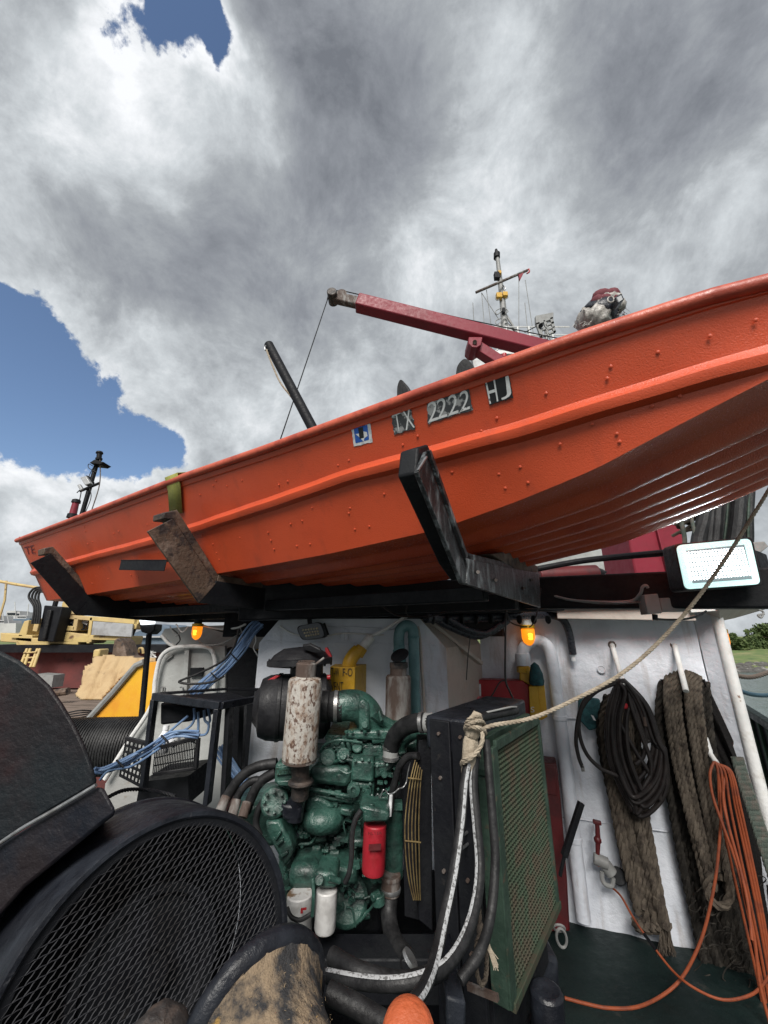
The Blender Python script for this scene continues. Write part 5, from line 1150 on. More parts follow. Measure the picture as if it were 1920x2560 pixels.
part(cylP((798, 2200, EY-.28), (800, 2199, EY-.2), 11, 14), 'head_fitting', bev=.002); part(cylP((820, 2195, EY-.26), (850, 2203, EY-.24), 7, 12), 'head_fitting', bev=.002)
wf1 = canP(750, 2232, 746, 2345, 32, EY-.14, M['filtw'], 'white_filter'); wf2 = canP(817, 2222, 812, 2330, 26, EY-.22, M['filtw'], 'white_filter')
MB().prism([at(x, y, EY-.14-.070) for x, y in ((752, 2272), (766, 2270), (766, 2275), (757, 2276), (757, 2284), (751, 2284))], Vector((0, .004, 0))).build('filter_mark', M['redbox'], wf1)
tubeP([(718, 2270, EY-.22), (728, 2292, EY-.24), (750, 2300, EY-.25), (778, 2285, EY-.24)], 5).build('loop_hose', M['rubber'], en)
tubeP([(782, 2195, EY-.25), (784, 2240, EY-.26), (781, 2290, EY-.25)], 4.5).build('loop_hose', G, en)
tubeP([(903, 2026, EY-.22), (888, 2050, EY-.22), (880, 2090, EY-.22), (879, 2140, EY-.22), (872, 2185, EY-.22), (862, 2207, EY-.22)], 6.5).build('filter_hose', M['rubber'], en)
part(cylP((945, 2235, EY-.08), (948, 2262, EY-.08), 16, 16), 'drain_fitting', bev=.004); part(cylP((930, 2245, EY-.1), (948, 2233, EY-.08), 9, 12), 'drain_fitting', bev=.003); part(cylP((900, 2290, EY-.02), (925, 2285, EY-.02), 9, 12), 'drain_fitting', bev=.003)
# right side of the engine
part(cylP((985, 2000, EY-.02), (985, 2192, EY+.0), 22, 26), 'oil_cooler', bev=.006)
part(cylP((990, 1930, EY+.06), (990, 2000, EY+.03), 30, 26), 'fan_hub_housing', M['black'], bev=.01)
part(cylP((978, 2190, EY-.05), (976, 2236, EY-.05), 23, 24), 'hose_coupling', M['rust'], bev=.004)
for y in (2197, 2228): MB().lathe(at(977, y, EY-.05), (0, 0, 1), [(0, pr(24, at(977, y, EY))), (.008, pr(25, at(977, y, EY))), (.014, pr(24, at(977, y, EY)))], 24).build('hose_clamp', M['steel'] if y > 2200 else M['rust'], en)
tubeP([(976, 2236, EY-.05), (972, 2290, EY-.08), (985, 2350, EY-.15), (1020, 2400, EY-.25)], 21, n=16).build('lower_water_hose', M['rubber'], en)
tubeP([(1078, 1808, 1.72), (1050, 1806, 1.75), (1015, 1815, 1.8), (988, 1840, 1.85), (978, 1868, 1.88)], 21, n=20).build('upper_water_hose', M['rubber'], en)
cylP((1050, 1806, 1.745), (1058, 1806, 1.74), 24, 24).build('hose_clamp', M['steel'], en); cylP((1062, 1807, 1.735), (1084, 1808, 1.72), 23, 24).build('radiator_neck', M['greyp'], en, bevel=.003)
cylP((977, 1866, EY-.07), (976, 1902, EY-.07), 19, 24).build('thermostat_neck', M['greyp'], en, bevel=.004)
for y in (1872, 1897): MB().lathe(at(977, y, EY-.07), (0, 0, 1), [(0, pr(20, at(977, y, EY))), (.01, pr(20.5, at(977, y, EY)))], 24).build('hose_clamp', M['steel'], en)
tubeP([(1046, 1890, 1.75), (1020, 1892, 1.78), (1000, 1915, 1.8), (990, 1945, 1.82), (980, 1985, 1.84), (975, 2030, 1.84)], 8.5, n=12).build('sensor_hose', M['rubber'], en)
tubeP([(978, 1985, 1.83), (976, 2012, 1.83), (974, 2040, 1.83)], 4.5).build('sensor_fitting', M['bone'], en)
for k in range(1): tubeP([(940, 1990, 1.8), (945, 1985, 1.79), (950, 1995, 1.8), (958, 1975, 1.79), (965, 1978, 1.8), (972, 1985, 1.8), (985, 1982, 1.79), (997, 1972, 1.8), (1008, 1968, 1.79), (1016, 1955, 1.8), (1020, 1930, 1.8), (1026, 1905, 1.8)], 1.6).build('loose_wire', M['steel'], en)
tubeP([(1085, 1830, 1.9), (1040, 1835, 1.95), (1010, 1855, 2.), (1005, 1880, 2.02)], 12, n=14).build('bypass_hose', G, en)
part(polyP([(1010, 1860), (1045, 1850), (1040, 1905), (1000, 1935)], EY+.1, .1), 'fan_pulley_bracket', bev=.01)
# fan + guard
fn = thing('fan_guard', 'brass coloured curved wire fan guard between engine and black radiator', 'guard', at(1030, 2080, 1.75))
for k in range(5):
    o = k*8.5; tubeP([(1038+o*.5, 1900+k*6, 1.75), (1024+o*.8, 1960, 1.74), (1013+o, 2050, 1.73), (1014+o, 2130, 1.73), (1022+o*.8, 2200, 1.74), (1034+o*.5, 2250, 1.75)], 1.7, n=6).build('guard_wire', M['brass'], fn)
for y in (1945, 2102): tubeP([(1012+(1945-y)*-.00+(8 if y < 2000 else 0), y, 1.72), (1052, y+4, 1.73)], 2, n=6).build('cross_wire', M['brass'], fn)
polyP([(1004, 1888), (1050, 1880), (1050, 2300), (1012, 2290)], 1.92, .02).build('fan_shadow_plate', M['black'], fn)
polyP([(1046, 1850), (1078, 1850), (1082, 2330), (1046, 2300)], 1.78, .1).build('fan_shroud', M['black'], fn, bevel=.004)
# black hoses on the left of the engine
hl = thing('engine_hoses', 'thick black hoses arching from the green engine towards the mesh guard', 'hoses', at(600, 1970, 2))
for P, r0 in (([(545, 2040), (566, 1995), (600, 1945), (640, 1918), (692, 1908)], 12), ([(572, 2040), (590, 2000), (612, 1965), (640, 1950), (660, 1960)], 9), ([(615, 2030), (628, 1995), (650, 1955), (690, 1930)], 12), ([(650, 2090), (640, 2060), (648, 2020), (668, 1990)], 8)):
    tubeP([(x, y, 1.95) for x, y in P], r0, n=14).build('hose', M['rubber'], hl)
for x0, y0, x1, y1 in ((566, 1992, 550, 2028), (618, 2006, 606, 2044), (592, 2000, 580, 2040)): cylP((x0, y0, 1.93), (x1, y1, 1.9), 12, 16).build('hose_ferrule', M['rust'], hl)
polyP([(560, 2030), (680, 2000), (690, 2120), (560, 2120)], 2.1, .3).build('hydraulic_block', G, hl, bevel=.02)
# skid and dark gear under the engine
sk = thing('engine_skid', 'black steel skid frame in deep shade beneath the green engine', 'frame', (0, 2.0, 0))
MB().bar(at(640, 2420, 1.75), at(1200, 2420, 1.75), .12, .12).build('skid_rail', M['black'], sk, bevel=.006); MB().bar(at(640, 2390, 2.4), at(1150, 2390, 2.4), .12, .12).build('skid_rail', M['black'], sk, bevel=.006)
MB().box((-.35, 2.05, .35), (.1, .6, .6)).build('skid_leg', M['black'], sk); MB().box((.35, 2.05, .35), (.1, .6, .6)).build('skid_leg', M['black'], sk)
polyP([(1115, 2490), (1165, 2505), (1165, 2580), (1115, 2580)], 1.1, .2).build('base_block', M['blackgloss'], sk, bevel=.006)
MB().bar(at(1170, 2465, 1.3), at(1245, 2495, 1.25), .012, .012).build('tie_rod', M['rust'], sk)
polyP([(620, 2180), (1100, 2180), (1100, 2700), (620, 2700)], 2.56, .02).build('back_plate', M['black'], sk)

# ================================================================== RADIATOR
rd = thing('radiator', 'tall black radiator box with green framed expanded metal guard', 'radiator', (.45, 1.6, .5))
A = at(1236, 1855, 1.42); Bp = at(1345, 1806, 1.82); zt1 = (A.z+Bp.z)/2; zb1 = at(1275, 2505, 1.42).z
D = Vector((Bp.x-A.x, Bp.y-A.y, 0)); Ln = D.length; D.normalize(); Nn = Vector((D.y, -D.x, 0))   # Nn towards the right/camera side
def rp_(s, z, o=0): return Vector((A.x, A.y, 0))+D*s+Nn*o+Z*z
MB().bar(rp_(-.012, zt1), rp_(-.012, zb1), .044, .012, up=Nn).bar(rp_(-.034, zt1, -.025), rp_(-.034, zb1, -.025), .004, .05, up=Nn).build('guard_post', M['dkgreen'], rd, bevel=.002)
MB().bar(rp_(Ln, zt1), rp_(Ln, zb1), .02, .012, up=Nn).build('guard_post', M['dkgreen'], rd, bevel=.002)
MB().bar(rp_(0, zt1, .0), rp_(Ln, zt1, .0), .012, .03).build('guard_rail', M['dkgreen'], rd, bevel=.002)
MB().bar(rp_(-.02, zb1, .004), rp_(Ln+.01, zb1, .004), .014, .022).build('guard_rail', M['mesh_g'], rd, bevel=.002)
mb = MB()
nU, nV = 30, 84; du = (Ln-.01)/nU; dv = (zt1-zb1)/nV
for i in range(nU+1):
    for j in range(nV):
        s0 = du*i+(du*.34 if j % 2 else -du*.34)*(.5); s1 = du*i+(-du*.34 if j % 2 else du*.34)*(.5)
        a = rp_(max(0.005, min(Ln, s0)), zb1+dv*j, -.004); b = rp_(max(0.005, min(Ln, s1)), zb1+dv*(j+1), -.004); wv = D*.0013+Nn*.0026
        mb.add([a-wv, a+wv, b+wv, b-wv], [(0, 1, 2, 3)])
    for j in range(0, nV, 2):
        a = rp_(min(Ln, du*i), zb1+dv*(j+(i % 2)), -.004); b = rp_(min(Ln, du*(i+1)), zb1+dv*(j+(i % 2)), -.004); wv = Z*.0009
        mb.add([a-wv, a+wv, b+wv, b-wv], [(0, 1, 2, 3)])
mb.build('expanded_metal', M['mesh_g'], rd, smooth=False, kind='stuff')
zt2 = at(1100, 1768, 1.55).z
mb = MB()
cA = rp_(-.03, 0, -.075); th = .17
def rbox(s0, s1, o0, o1, z0, z1): return MB().prism([rp_(s0, z0, o0), rp_(s1, z0, o0), rp_(s1, z0, o1), rp_(s0, z0, o1)], Z*(z1-z0))
rbox(.0, Ln+.02, -.20, -.06, zb1-.2, zt2-.12).build('radiator_core', M['black'], rd, bevel=.004)
rbox(-.04, Ln+.02, -.235, -.05, zt2-.13, zt2-.02).build('header_tank', M['blackgloss'], rd, bevel=.012)
rbox(-.05, -.03, -.13, -.06, .2, zt2-.03).build('end_channel', M['black'], rd, bevel=.003); rbox(-.05, -.03, -.212, -.136, .2, zt2-.03).build('end_channel', M['black'], rd, bevel=.003)
for z_ in (zt2-.07, zt2-.2, zt2-.45, zt2-.62): 
    for o_ in (-.095, -.175): MB().cyl(rp_(-.05, z_, o_), rp_(-.058, z_, o_), .0055, 6).build('bolt', M['rust'], rd)
for z_ in (zt2-.33, zt2-.36): MB().cyl(rp_(-.05, z_, -.09), rp_(-.10, z_+.003, -.09), .004, 8).build('core_stud', M['steel'], rd)
MB().cyl(rp_(-.02, zt1-.06, -.02), rp_(-.02, zt1-.06, -.06), .03, 10).build('guard_spacer', M['dkgreen'], rd)
rbox(-.035, Ln, -.07, -.03, zt1-.02, zt1+.02).build('guard_top_plate', M['dkgreen'], rd, bevel=.003)
tubeP([(1290, 1775, 1.5), (1255, 1782, 1.45), (1215, 1790, 1.4), (1190, 1800, 1.36)], 11, n=14).build('top_hose', M['rubber'], rd)
tubeP([(1200, 1785, 1.4), (1230, 1778, 1.4), (1275, 1768, 1.45), (1293, 1768, 1.5)], 2.2).build('hose_edge', M['greyp'], rd)
# ================================================================== FRONT HOSES AND LASHING
hf = thing('lettered_hoses', 'pair of black hoses with pale printed stripe hanging down the front of the radiator', 'hoses', at(1130, 2200, 1.25))
PA = [(1192, 1830, 1.30), (1178, 1872, 1.28), (1162, 1950, 1.25), (1153, 2050, 1.22), (1135, 2180, 1.18), (1110, 2300, 1.12), (1088, 2400, 1.05), (1060, 2470, .98), (1020, 2520, .93), (985, 2550, .9)]
PB = [(1205, 1840, 1.30), (1190, 1890, 1.28), (1184, 1960, 1.25), (1192, 2060, 1.22), (1200, 2160, 1.19), (1192, 2250, 1.15), (1165, 2340, 1.10), (1120, 2410, 1.05), (1060, 2445, 1.02), (980, 2460, 1.02), (900, 2455, 1.05), (820, 2440, 1.1)]
def lett(P, rpx, side):
    c = [at(*p) for p in P]; r = pr(rpx, c[len(c)//2]); sp_ = spline(c, 10); MB().tube(sp_, r, 14).build('hose', M['rubber'], hf)
    st_ = []
    for i, p in enumerate(sp_):
        d = (sp_[min(i+1, len(sp_)-1)]-sp_[max(i-1, 0)]).normalized(); v = (CAM-p).normalized(); v = (v-d*v.dot(d)).normalized(); x = d.cross(v)
        st_.append(p+(v*cos(side)+x*sin(side))*r*.985)
    m = MB(); vs = []; fs = []
    for i, p in enumerate(st_):
        d = (st_[min(i+1, len(st_)-1)]-st_[max(i-1, 0)]).normalized(); n_ = (p-sp_[i]).normalized(); x = d.cross(n_)*r*.36
        vs += [p-x+n_*.0004, p+n_*.0016, p+x+n_*.0004]
    for i in range(len(st_)-1): fs += [(3*i, 3*i+1, 3*i+4, 3*i+3), (3*i+1, 3*i+2, 3*i+5, 3*i+4)]
    m.add(vs, fs).build('printed_stripe', M['stripe'], hf)
lett(PA, 14, -.35); lett(PB, 14, .75)
tubeP([(1215, 1850, 1.3), (1222, 1930, 1.27), (1232, 2050, 1.24), (1238, 2150, 1.22), (1228, 2280, 1.18), (1200, 2380, 1.13), (1150, 2450, 1.1)], 11, n=14).build('hose', M['rubber'], hf)
tubeP([(830, 2390, 1.15), (900, 2430, 1.1), (1000, 2455, 1.1), (1070, 2440, 1.12), (1110, 2420, 1.15)], 20, n=14).build('hose', M['rubber'], hf)
tubeP([(820, 2480, 1.0), (900, 2520, .98), (980, 2570, .95)], 22, n=14).build('hose', M['rubber'], hf)
MB().cyl(at(1022, 2400, 1.3), at(1028, 2392, 1.3), pr(22, at(1022, 2400, 1.3)), 20).build('hose_clamp', M['steel'], hf)
rl = thing('lashing_rope', 'pale rope tied round the hoses at the radiator and stretched up to the right', 'rope', at(1190, 1820, 1.3))
LR = [(1206, 1822, 1.27), (1240, 1812, 1.28), (1330, 1795, 1.3), (1430, 1752, 1.32), (1545, 1690, 1.33), (1640, 1612, 1.33), (1740, 1500, 1.32), (1830, 1372, 1.3), (1920, 1228, 1.27), (1990, 1110, 1.25)]
MB().rope(spline([at(*p) for p in LR], 14), pr(4.8, at(*LR[3])), n=6).build('taut_line', M['ropel'], rl)
def ring(cx, cy, rx, ry, Y, tilt=0., dy=.03, n_=20, a0=0., a1=2*pi):
    out = []
    for k in range(n_+1):
        a = a0+(a1-a0)*k/n_; x = rx*cos(a); y = ry*sin(a); out.append(at(cx+x*cos(tilt)-y*sin(tilt), cy+x*sin(tilt)+y*cos(tilt), Y+dy*sin(a)))
    return out
r6 = pr(5, at(1190, 1820, 1.3))
for k, (cx, cy, rx, ry, tl) in enumerate(((1186, 1815, 24, 11, -.3), (1188, 1828, 25, 10, .2), (1184, 1805, 20, 12, -.5), (1176, 1900, 24, 10, -.5))):
    MB().rope(ring(cx, cy, rx, ry, 1.28, tl, .05), r6, n=5).build('knot_turn', M['ropel'], rl)
MB().rope(spline([at(1205, 1830, 1.24), at(1206, 1850, 1.23), (at(1196, 1875, 1.23)), at(1175, 1895, 1.23), at(1156, 1908, 1.25)], 8), r6, n=5).build('knot_loop', M['ropel'], rl)
lumpy(at(1178, 1835, 1.275), at(1170, 1925, 1.27)-at(1178, 1835, 1.275), [(0, .016), (.02, .022), (.06, .019), (.10, .018), (.12, .012)], 24, .05, 7).build('wrapped_bight', M['ropel'], rl, ang=80)
lumpy(at(1192, 1790, 1.275), at(1180, 1835, 1.27)-at(1192, 1790, 1.275), [(-.01, .012), (.01, .019), (.04, .022), (.06, .018)], 24, .05, 9).build('wrapped_bight', M['ropel'], rl, ang=80)
# dangling loop lower
dl = thing('hanging_rope_loop', 'small frayed rope loop hanging against the green radiator post', 'rope', at(1205, 2400, 1.18))
MB().rope(spline([at(1198, 2215, 1.19), at(1197, 2260, 1.18), at(1200, 2310, 1.17)], 8), pr(5.5, at(1200, 2300, 1.18)), n=5).build('rope_strand', M['roped'], dl)
MB().rope(ring(1203, 2400, 14, 62, 1.17, -.03, .01), pr(5.5, at(1200, 2300, 1.18)), n=5).build('rope_loop', M['roped'], dl)
MB().ball(at(1202, 2325, 1.17), pr(11, at(1202, 2325, 1.17)), 12, (1, .8, 1.4)).build('knot', M['roped'], dl)
r_ = random.Random(2); mb = MB()
for k in range(26): mb.tube(spline([at(1212, 2328, 1.165), at(1222+r_.uniform(-5, 5), 2370, 1.16), at(1238+r_.uniform(-8, 8), 2420+r_.uniform(-25, 8), 1.16)], 3), .0011, 4)
mb.build('frayed_end', M['ropel'], dl)

# ================================================================== ON THE WHITE BOX
yb = thing('yellow_vent_box', 'yellow vent box lettered T-W F-O VENT with an angled yellow pipe on top', 'vent box', at(870, 1745, 2.5))
YB = 2.38
c0, c1_ = at(824, 1700, YB), at(887, 1700, YB-.01); zt3, zb3 = at(850, 1667, YB).z, at(850, 1749, YB).z
c2_ = Vector((c1_.x+.035, 2.6, 0)); c3_ = Vector((c0.x+.0, 2.6, 0))
MB().prism([Vector((c0.x, c0.y, zb3)), Vector((c1_.x, c1_.y, zb3)), Vector((c2_.x+.02, c2_.y, zb3)), Vector((c3_.x, c3_.y, zb3))], Z*(zt3-zb3)).build('box_body', M['yellow'], yb, bevel=.003)
fy = lambda x, y: at(x, y, YB-.012)
for s_, q in (('T-W', ((828, 1691), (848, 1691), (848, 1669), (828, 1669))), ('F-O', ((857, 1691), (881, 1691), (881, 1671), (857, 1671))), ('VENT', ((827, 1727), (858, 1727), (858, 1705), (827, 1705)))):
    lettering(s_, q, fy, 'vent_lettering', M['ink'], yb)
MB().tube(spline([at(872, 1668, 2.45), at(874, 1655, 2.45), at(884, 1638, 2.46), at(896, 1626, 2.47)], 6), pr(17, at(880, 1650, 2.45)), 20).build('vent_elbow', M['yellow'], yb)
cylP((893, 1638, 2.465), (905, 1618, 2.475), 16, 6).build('hex_union', M['yellow'], yb, bevel=.004); 
pw = thing('white_vent_pipe', 'short white pipe stub rising from the yellow elbow with conduit running right', 'pipe', at(915, 1605, 2.5))
cylP((904, 1622, 2.475), (928, 1592, 2.49), 12, 18).build('pipe_stub', M['whiteold'], pw)
tubeP([(925, 1592, 2.5), (960, 1575, 2.5), (1000, 1550, 2.52), (1020, 1540, 2.52)], 4).build('conduit', M['whiteold'], pw)
tubeP([(815, 1568, 2.57), (900, 1569, 2.57), (985, 1575, 2.57)], 2.2).build('conduit', M['white'], pw); tubeP([(700, 1565, 2.57), (735, 1585, 2.57), (800, 1592, 2.57), (860, 1583, 2.57), (960, 1588, 2.57)], 2).build('conduit', M['whiteold'], pw)
MB().bar(at(857, 1574, 2.58), at(857, 1602, 2.58), .01, .02).bar(at(866, 1574, 2.58), at(866, 1600, 2.58), .01, .02).build('conduit_clip', M['white'], pw)
tg = thing('teal_gooseneck', 'teal painted gooseneck vent pipe on the white box housing', 'pipe', at(1035, 1800, 2.5))
tubeP([(998, 1625, 2.48), (997, 1598, 2.48), (1001, 1575, 2.48), (1016, 1564, 2.48), (1031, 1572, 2.48), (1034, 1600, 2.48), (1036, 1700, 2.48), (1040, 1850, 2.48)], 13.5, n=20).build('gooseneck_tube', M['teal'], tg)
cylP((998, 1612, 2.48), (998, 1626, 2.48), 16, 6).build('hex_union', M['teal'], tg, bevel=.003); cylP((998, 1624, 2.48), (999, 1660, 2.48), 16, 20).build('lower_collar', M['teal'], tg)
for y in (1596, 1594): MB().lathe(at(1034, y, 2.48), (0, 0, 1), [(0, pr(14, at(1034, y, 2.48))), (.006, pr(15, at(1034, y, 2.48))), (.012, pr(14, at(1034, y, 2.48)))], 20).build('pipe_collar', M['teal'], tg)
tubeP([(1044, 1566, 2.56), (1050, 1600, 2.56), (1056, 1700, 2.56), (1064, 1800, 2.56)], 3.8).build('side_conduit', M['beige'], tg)
es = thing('rusty_exhaust_stack', 'second grey rusted exhaust stack with hinged flap beside the teal gooseneck', 'exhaust stack', at(995, 1830, 2.2))
a_, b_ = at(995, 1822, 2.2), at(996, 1688, 2.2); l_ = (b_-a_).length; R_ = pr(32.5, a_)
MB().lathe(a_, b_-a_, [(0, R_*.9), (.01, R_), (l_*.96, R_), (l_, R_*.9), (l_*1.0, R_*.66), (l_*1.2, R_*.66), (l_*1.2, R_*.55)], 32).build('stack_can', M['rust'], es, ang=30)
MB().lathe(at(997, 1660, 2.2), (0, 0, 1), [(-.02, R_*.72), (-.01, R_*.74), (.008, R_*.72)], 24).build('collar', M['exhaust'], es)
P_ = at(1000, 1640, 2.15)
MB().lathe(P_, Vector((-.35, -.5, .8)), [(0, R_*.72), (.005, R_*.75), (.010, R_*.72)], 24).build('rain_flap', M['black'], es)

# ================================================================== ON THE BACK WALL
vp = thing('white_gooseneck_pipe', 'white pipe with U bend running down the deckhouse wall to the deck', 'pipe', onW(1450, 2300, .1))
P_ = [onW(x, y, .09) for x, y in ((1309, 1662), (1306, 1640), (1312, 1618), (1326, 1606), (1345, 1602), (1364, 1611), (1376, 1632), (1383, 1670), (1392, 1739), (1406, 1845), (1424, 2000), (1441, 2150), (1459, 2300))]
MB().tube(spline(P_, 7), pr(15.5, P_[9]), 22).build('pipe_tube', M['white'], vp)
for i in (0,): MB().lathe(P_[0]+Z*-.005, (0, 0, 1), [(0, pr(17, P_[0])), (.02, pr(17, P_[0])), (.03, pr(18, P_[0])), (.09, pr(18, P_[0])), (.095, pr(15, P_[0]))], 22).build('pipe_coupling', M['white'], vp)
for x, y in ((1400, 1800), (1436, 2105)): P0 = onW(x, y, .09); MB().lathe(P0, (.0, 0, 1), [(0, pr(15.5, P_[9])), (.004, pr(17.3, P_[9])), (.03, pr(17.3, P_[9])), (.034, pr(15.5, P_[9]))], 22).build('pipe_band', M['white'], vp)
y2 = thing('yellow_sounding_box', 'yellow box marked with a white S below the white U bend pipe', 'vent box', onW(1345, 1800, .1))
f_ = lambda pts, o, dep: MB().prism([onW(x, y, o) for x, y in pts], -WN*dep)
f_([(1322, 1716), (1344, 1715), (1353, 1800), (1326, 1803)], .22, .2).build('box_body', M['yellow'], y2, bevel=.004); f_([(1344, 1715), (1361, 1713), (1369, 1792), (1353, 1801)], .20, .18).build('box_side', M['yellow'], y2, bevel=.003)
f_([(1300, 1665), (1322, 1665), (1330, 1700), (1332, 1716), (1298, 1700)], .14, .1).build('yellow_neck', M['yellow'], y2, bevel=.01)
MB().lathe(onW(1310, 1684, .1), (0, 0, 1), [(0, .035), (.01, .055), (.05, .055), (.06, .035)], 6).build('hex_union', M['yellow'], y2)
lettering('S', ((1327, 1781), (1336, 1781), (1336, 1767), (1327, 1767)), lambda x, y: onW(x, y, .235), 's_marking', M['stick'], y2)
lumpy(onW(1342, 1712, .2), Z, [(0, .05), (.03, .055), (.08, .045), (.14, .03), (.16, .005)], 16, .08, 3).build('green_handle', M['teal_cloth'], y2, ang=80)
rx = thing('red_wall_box', 'red box with a white square and dark triangle mark behind the radiator', 'box', onW(1245, 1790, .1))
f_([(1168, 1699), (1307, 1702), (1322, 1716), (1327, 1800), (1166, 1800)], .16, .15).build('box_body', M['redbox'], rx, bevel=.006)
f_([(1168, 1710), (1202, 1710), (1203, 1744), (1168, 1744)], .165, .004).build('white_square', M['stick'], rx); f_([(1184, 1716), (1198, 1742), (1188, 1742)], .168, .002).build('dark_triangle', M['darkred'], rx)
tag(MB().lathe(onW(1190, 1747, .22), Z, [(0, .05), (.008, .058), (.014, .058)], 24).build('pink_dish', M['pink']), 'small pink dish on top of the radiator in front of the red box', 'dish')
tag(MB().bar(at(1065, 1549, 2.66), at(1201, 1658, 3.05), .045, .025).build('timber_batten', M['beige'], bevel=.003), 'beige timber batten slanting down from the roof corner behind the gooseneck', 'batten')
kc = thing('taped_cable_run', 'thick black taped cable sagging under the roof and dropping down the white wall', 'cable', onW(1400, 1560, .15))
P_ = [at(1065, 1546, 2.5), at(1120, 1546, 2.6), at(1200, 1544, 2.7), at(1300, 1540, 2.85), onW(1370, 1538, .16), onW(1405, 1548, .14), onW(1422, 1580, .1), onW(1432, 1635, .06)]
MB().tube(spline(P_, 8), pr(9, P_[4]), 14).build('taped_cable', M['tape'], kc)
MB().tube(spline([at(1085, 1545, 2.55), at(1130, 1570, 2.6), at(1190, 1590, 2.65), at(1235, 1575, 2.68), at(1270, 1550, 2.7)], 8), pr(9, P_[1]), 12).build('sagging_cable', M['tape'], kc)
MB().tube(spline([at(1120, 1548, 2.55), at(1170, 1575, 2.6), at(1215, 1582, 2.65), at(1250, 1560, 2.68)], 8), pr(8, P_[1]), 12).build('sagging_cable', M['tape'], kc)
MB().cyl(onW(1432, 1632, .06), onW(1434, 1652, .05), .018, 12).build('clear_bulb', M['bone'], kc)
r_ = random.Random(6)
for k in range(9):
    x = 1080+k*36; MB().lathe(at(x, 1545, 2.52+.04*k)+Vector((0, 0, -.01)), (1, .2, 0), [(0, .028), (.006, .032), (.012, .028)], 12).build('tape_turn', M['rubber'], kc)
wl = thing('drop_wires', 'thin brown wires dropping from the boat rack past the red wall box', 'wires', at(1265, 1600, 2.3))
for P, r0 in (([(1268, 1490), (1264, 1560), (1263, 1640), (1264, 1700), (1275, 1730), (1290, 1762)], 2.6), ([(1264, 1702), (1250, 1705), (1232, 1735), (1225, 1745)], 1.8), ([(1352, 1470), (1343, 1530), (1332, 1560), (1322, 1568)], 1.6), ([(1166, 1700), (1170, 1640), (1176, 1590)], 1.2), ([(1262, 1500), (1272, 1550), (1300, 1565), (1318, 1567)], 1.8),
              ([(1060, 1545), (1120, 1530), (1190, 1510), (1260, 1497)], 1.8), ([(905, 1497), (940, 1505), (985, 1535), (1020, 1542), (1070, 1540)], 2.4), ([(1035, 1478), (1022, 1500), (1015, 1530), (1025, 1542)], 2.)):
    tubeP([(x, y, 2.25) for x, y in P], r0, n=7).build('wire', M['hosek'], wl)
wk = thing('roof_edge_cable', 'grey cable looped along the black roof beam to the junction box', 'cable', onW(1600, 1490, .5))
tubeP([(1385, 1490, 2.45), (1430, 1500, 2.35), (1500, 1505, 2.2), (1575, 1503, 2.1), (1600, 1485, 2.05), (1606, 1468, 2.03), (1615, 1464, 2.02), (1620, 1470, 2.02)], 3.6).build('cable', M['greyp'], wk)
tubeP([(1400, 1497, 2.45), (1500, 1508, 2.2), (1610, 1505, 2.05)], 2.4).build('cable', M['steel'], wk)
jb = thing('junction_box', 'grey junction box screwed below the black roof beam left of the floodlight', 'junction box', at(1632, 1510, 2.05))
polyP([(1610, 1487), (1645, 1484), (1656, 1533), (1620, 1536)], 2.02, .06).build('box_body', M['greyp'], jb, bevel=.004); polyP([(1648, 1495), (1710, 1493), (1717, 1529), (1655, 1529)], 2.12, .05).build('conduit_plate', M['greyp'], jb, bevel=.004)
cylP((1637, 1536, 2.05), (1638, 1550, 2.05), 6, 12).build('cable_gland', M['black'], jb)
tubeP([(1640, 1547, 2.05), (1665, 1549, 2.1), (1710, 1548, 2.15), (1745, 1540, 2.2), (1765, 1528, 2.25)], 2.6).build('box_cable', M['rubber'], jb)
MB().lathe(onW(1503, 1673, .01), WN, [(0, .03), (.006, .03), (.008, .024), (.004, .022), (.004, .001)], 20).build('wall_plug', M['white'], house)
# pegs
def peg(a, b, rpx, label, m='whiteold', off=.26):
    A1, B1 = onW(*a, .0), onW(*b, off); t = thing('hanging_peg', label, 'peg', A1, 'pegs on the deckhouse wall'); MB().cyl(A1, B1, pr(rpx, B1), 14).build('peg_rod', M[m], t, bevel=.002)
    MB().cyl(A1-WN*.002, A1+WN*.006, pr(rpx*1.5, A1), 16).build('peg_foot', M['rust'], t)
peg((1530, 1612), (1559, 1714), 6.3, 'white peg carrying the black hose coil'); peg((1686, 1612), (1715, 1728), 6.6, 'white peg carrying the right hand rope coil')
pg = thing('rusty_hook', 'short rusty white hook above the orange hose coil', 'hook', onW(1762, 1830, .05))
P_ = [onW(1758, 1826, .02), onW(1764, 1850, .1), onW(1775, 1882, .2), onW(1792, 1908, .28)]
MB().tube(spline(P_, 6), [pr(7, P_[1])*(1 if i < 12 else .8) for i in range(19)], 12).build('hook_rod', M['whiteold'], pg)
# rope coils
def strands(name, label, tops, bots, mids, off0, off1, rpx, m, cat='rope', loops=True, parent=None, pitch=None, n_=5, seed=0, jitter=5):
    t = parent or thing(name, label, cat, onW(*tops[0], off1)); r = random.Random(seed)
    for k in range(len(tops)):
        P = [onW(tops[k][0], tops[k][1], off0)]
        for mpt in mids[k]: P.append(onW(mpt[0]+r.uniform(-jitter, jitter)*.4, mpt[1], off1+r.uniform(-.02, .02)))
        P.append(onW(bots[k][0], bots[k][1], off1+r.uniform(-.02, .02)))
        rr_ = pr(rpx, P[1]); MB().rope(spline(P, 12), rr_, pitch=rr_*6.5, n=n_).build('rope_strand', m, t)
    return t
